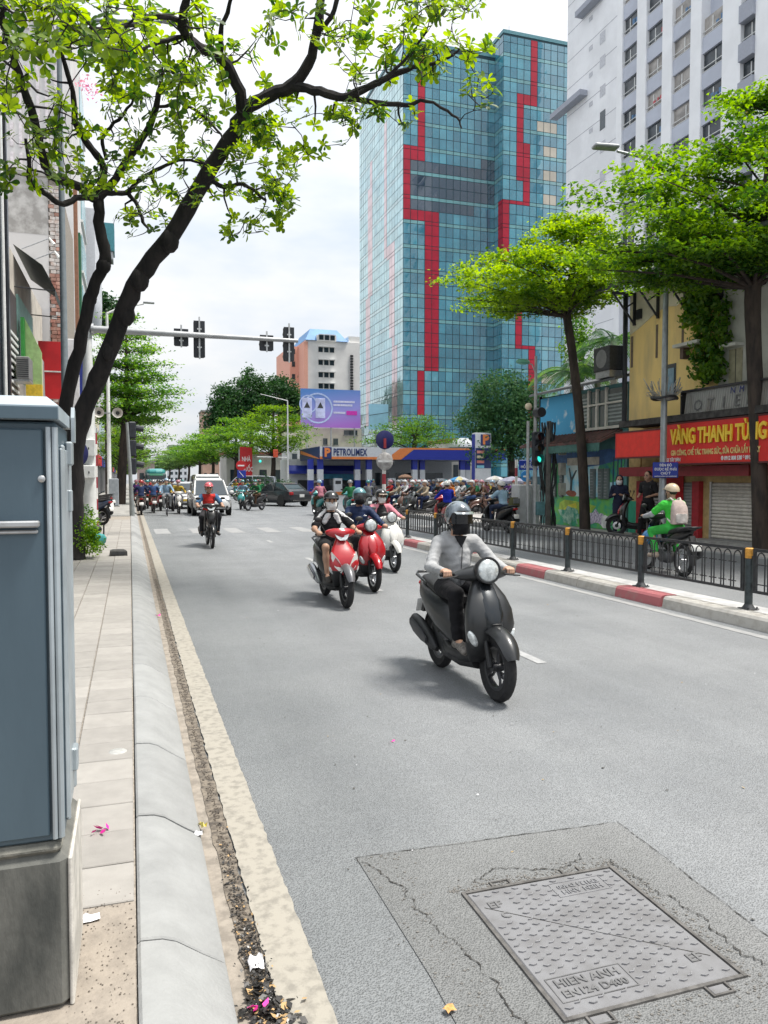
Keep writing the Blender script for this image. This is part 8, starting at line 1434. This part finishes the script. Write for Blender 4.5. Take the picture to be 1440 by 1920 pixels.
for k in range(26): rider(252 + rc.random() * 90, 928 + rc.random() ** 1.5 * 20, rc.choice([0, 0, pi]) + rc.uniform(-.15, .15), W2, G2)
for k in range(7): rider(440 + rc.random() * 50, 932 + rc.random() * 9, rc.choice([0, pi, 1.2]), 'near the red banner', 'beyond the junction')
# bicycle with a man in blue
g = onZ(313, 967); bc = thing('bicycle', 'black bicycle ridden towards the camera in the left lane', 'bicycle', g, pi)
wm, tm = wheel_meshes(.33, .018, .30, 20, 12)
for nm_, y in (('front_wheel', .52), ('rear_wheel', -.52)): o = wm.build(nm_, CHR, bc, True, loc=(0, y, .33)); tm.build('tyre', RUB, o, True)
part('frame', BLKP, bc, lambda b: [b.tube(q, .017, 6) for q in ([(0, -.52, .33), (0, -.1, .30), (0, .38, .78)], [(0, -.1, .3), (0, -.22, .85)], [(0, -.22, .72), (0, .36, .82)], [(0, .52, .33), (0, .36, .95)], [(0, -.52, .33), (0, -.2, .75)])]); part('handlebar', CHR, bc, lambda b: b.tube([(-.28, .24, 1.02), (-.1, .36, 1.03), (.1, .36, 1.03), (.28, .24, 1.02)], .014, 6)); part('saddle', SEATM, bc, lambda b: b.ell((0, -.24, .88), (.09, .15, .04), 10, 6)); crowd_person('cyclist in sky blue shirt and pale cap on the black bicycle', g + Vector((0, 0, .08)), pi, 0, 'sky_blue', 'grey', 'sky_blue', False)
# bikes parked on the left pavement
for i, (x, y, rz) in enumerate(((-1.35, 27.5, .9), (-1.45, 30.2, 1.0), (-1.4, 33, .8), (-1.5, 36.5, 1.0))): far_bike('underbone' if i % 2 else 'sport', ['blue parked motorbike nearest the striped post', 'black parked motorbike second from the striped post', 'white parked motorbike third from the striped post', 'red parked motorbike farthest from the striped post'][i], (x, y, .15), rz, dict(paint=[NAVYP, BLKP, WHTP, REDP][i], paint2=[NAVYP, BLKP, WHTP, REDP][i], rim=ALU), 'motorbikes parked on the left pavement')
for i, (px_, a, cap) in enumerate(((735, 'black', None), (765, 'white', 'red'), (845, 'sky_blue', 'white'), (700, 'grey', 'teal'), (900, 'green', None))): g = onZ(px_, 931 + i % 3); crowd_person(f'pedestrian in {nm(a)} standing under the petrol station canopy' + (f' wearing a {nm(cap)} cap' if cap else ''), g, rc.uniform(0, 6), 3 + i % 2, a, 'black', cap, False, 'people at the petrol station')
# umbrellas and stall tents
def umbrella(label, px, py, zc, rpx, cols, cat='umbrella', name='parasol', h=.35):
    q = wp(px, py, zc); R = rpx * zc / F; t = thing(name, label, cat, (q.x, q.y, 0)); part('pole', STEEL, t, lambda b: b.tube([(0, 0, 0), (0, 0, q.z)], .025, 6)); n = 8
    for k in range(n):
        a, c = 2 * pi * k / n, 2 * pi * (k + 1) / n; part('canopy_panel', cols[k % len(cols)], t, lambda b: (b.add([(0, 0, q.z), (R * .55 * cos(a), R * .55 * sin(a), q.z - R * h * .35), (R * .55 * cos(c), R * .55 * sin(c), q.z - R * h * .35)], [(0, 1, 2)]), b.add([(R * .55 * cos(a), R * .55 * sin(a), q.z - R * h * .35), (R * cos(a), R * sin(a), q.z - R * h), (R * cos(c), R * sin(c), q.z - R * h), (R * .55 * cos(c), R * .55 * sin(c), q.z - R * h * .35)], [(0, 1, 2, 3)]), b.add([(R * cos(a), R * sin(a), q.z - R * h), (R * cos(a), R * sin(a), q.z - R * h - .12), (R * cos(c), R * sin(c), q.z - R * h - .12), (R * cos(c), R * sin(c), q.z - R * h)], [(0, 1, 2, 3)])))
UB, UY, UW, UO, UG = [cloth(n_, c_) for n_, c_ in (('umb_blue', (.08, .30, .58)), ('umb_yellow', (.62, .55, .30)), ('umb_white', (.60, .60, .62)), ('umb_orange', (.60, .28, .06)), ('umb_grey', (.34, .34, .42)))]
umbrella('blue, yellow and white striped parasol above the waiting riders', 861, 893, 45, 20, [UB, UY, UW, UY]); umbrella('low orange parasol left of the striped one', 832, 903, 47, 16, [UO, UW]); umbrella('grey lilac market tent near the corner signal', 960, 893, 38, 26, [UG], 'tent', 'market_tent'); umbrella('pale cream market tent beside the price totem', 928, 892, 40, 20, [UW, cloth('umb_cream', (.52, .50, .44))], 'tent', 'market_tent'); umbrella('brown parasol in front of the station shop', 760, 889, 60, 14, [cloth('umb_brown', (.30, .18, .12))])
# red banners and far traffic signs
p = wp(458, 900, 84); t = thing('red_banner', 'tall red banner with white lettering beside the far tree', 'banner', (p.x, p.y, 0)); a = wp(449, 838, 84); c = wp(474, 905, 84); part('cloth_panel', REDS, t, lambda b: b.box(a.x - p.x, c.x - p.x, -.04, .04, c.z, a.z)); part('post', STEEL, t, lambda b: b.tube([(0, .1, 0), (0, .1, a.z)], .06, 6))
for k, s_ in enumerate(('NHÀ', 'THUỐC')): text('lettering', s_, WL, t, .72, ((a.x + c.x) / 2 - p.x, -.05, a.z - 1.35 - k * 1.1), ROT_FRONT, .01, .01, sx=.6)
p = wp(452, 900, 66); t = thing('no_entry_sign', 'red arrow shaped no entry board above a square blue sign', 'road sign', (p.x, p.y, 0)); part('post', STEEL, t, lambda b: b.tube([(-.15, .05, 0), (-.15, .05, 4.2)], .05, 6)); part('red_board', REDS, t, lambda b: b.lathe([(0, .012), (.42, .012), (.43, 0), (0, -.01)], (0, 0, wp(452, 873, 66).z), (0, -1, 0), 20)); part('white_bar', WL, t, lambda b: b.box(-.28, .28, -.03, -.0125, wp(452, 873, 66).z - .06, wp(452, 873, 66).z + .06)); zq = wp(452, 889, 66).z; part('blue_board', NB, t, lambda b: b.rbox((.05, 0, zq), (.75, .03, .66), .02)); part('white_stroke', WL, t, lambda b: b.prism([(-.18, zq + .22), (-.12, zq + .22), (.25, zq - .22), (.19, zq - .22)], -.03, -.0155, 'y'))
p = wp(524, 900, 84); t = thing('far_street_signal', 'tall pale street lamp with signal arm before the umbrella shaped tree', 'street lamp', (wp(540, 900, 80).x, wp(540, 900, 80).y, 0)); zt = wp(540, 752, 80).z; part('pole', WHITEP, t, lambda b: b.tube([(0, 0, 0), (0, 0, zt)], [.11, .06], 8)); part('lamp_arm', WHITEP, t, lambda b: b.tube([(0, 0, zt), (-2.8, 0, zt + .6)], [.05, .03], 6)); part('signal_arm', WHITEP, t, lambda b: b.tube([(0, 0, 3.9), (-3.2, 0, 3.95)], .05, 6)); part('red_board', M('board_orange', (.6, .08, .03), .5), t, lambda b: b.rbox((-1.3, -.08, 4.3), (.5, .06, .8), .03)); part('green_light', M('sig_lens_green', ()), t, lambda b: b.ell((-2.9, -.1, 3.5), (.14, .1, .14), 10, 6))
p = onZ(184, 1022, .15); t = thing('teal_sack', 'small teal sack with a black stand beside the shrub', 'sack', p); part('sack', M('sack_teal', (.03, .24, .24), .5, var=.25, vs=9, coord='O'), t, lambda b: b.loft([sring((0, 0, z), w, w * .8, 14, 2.3, 'z') for z, w in ((.0, .10), (.06, .17), (.16, .19), (.24, .14), (.27, .05))]), True); part('rod', DPL, t, lambda b: b.tube([(.12, .02, 0), (.13, .02, .48)], .02, 6)); part('cap', DPL, t, lambda b: b.ell((-.03, .06, .36), (.12, .1, .1), 12, 6), True)
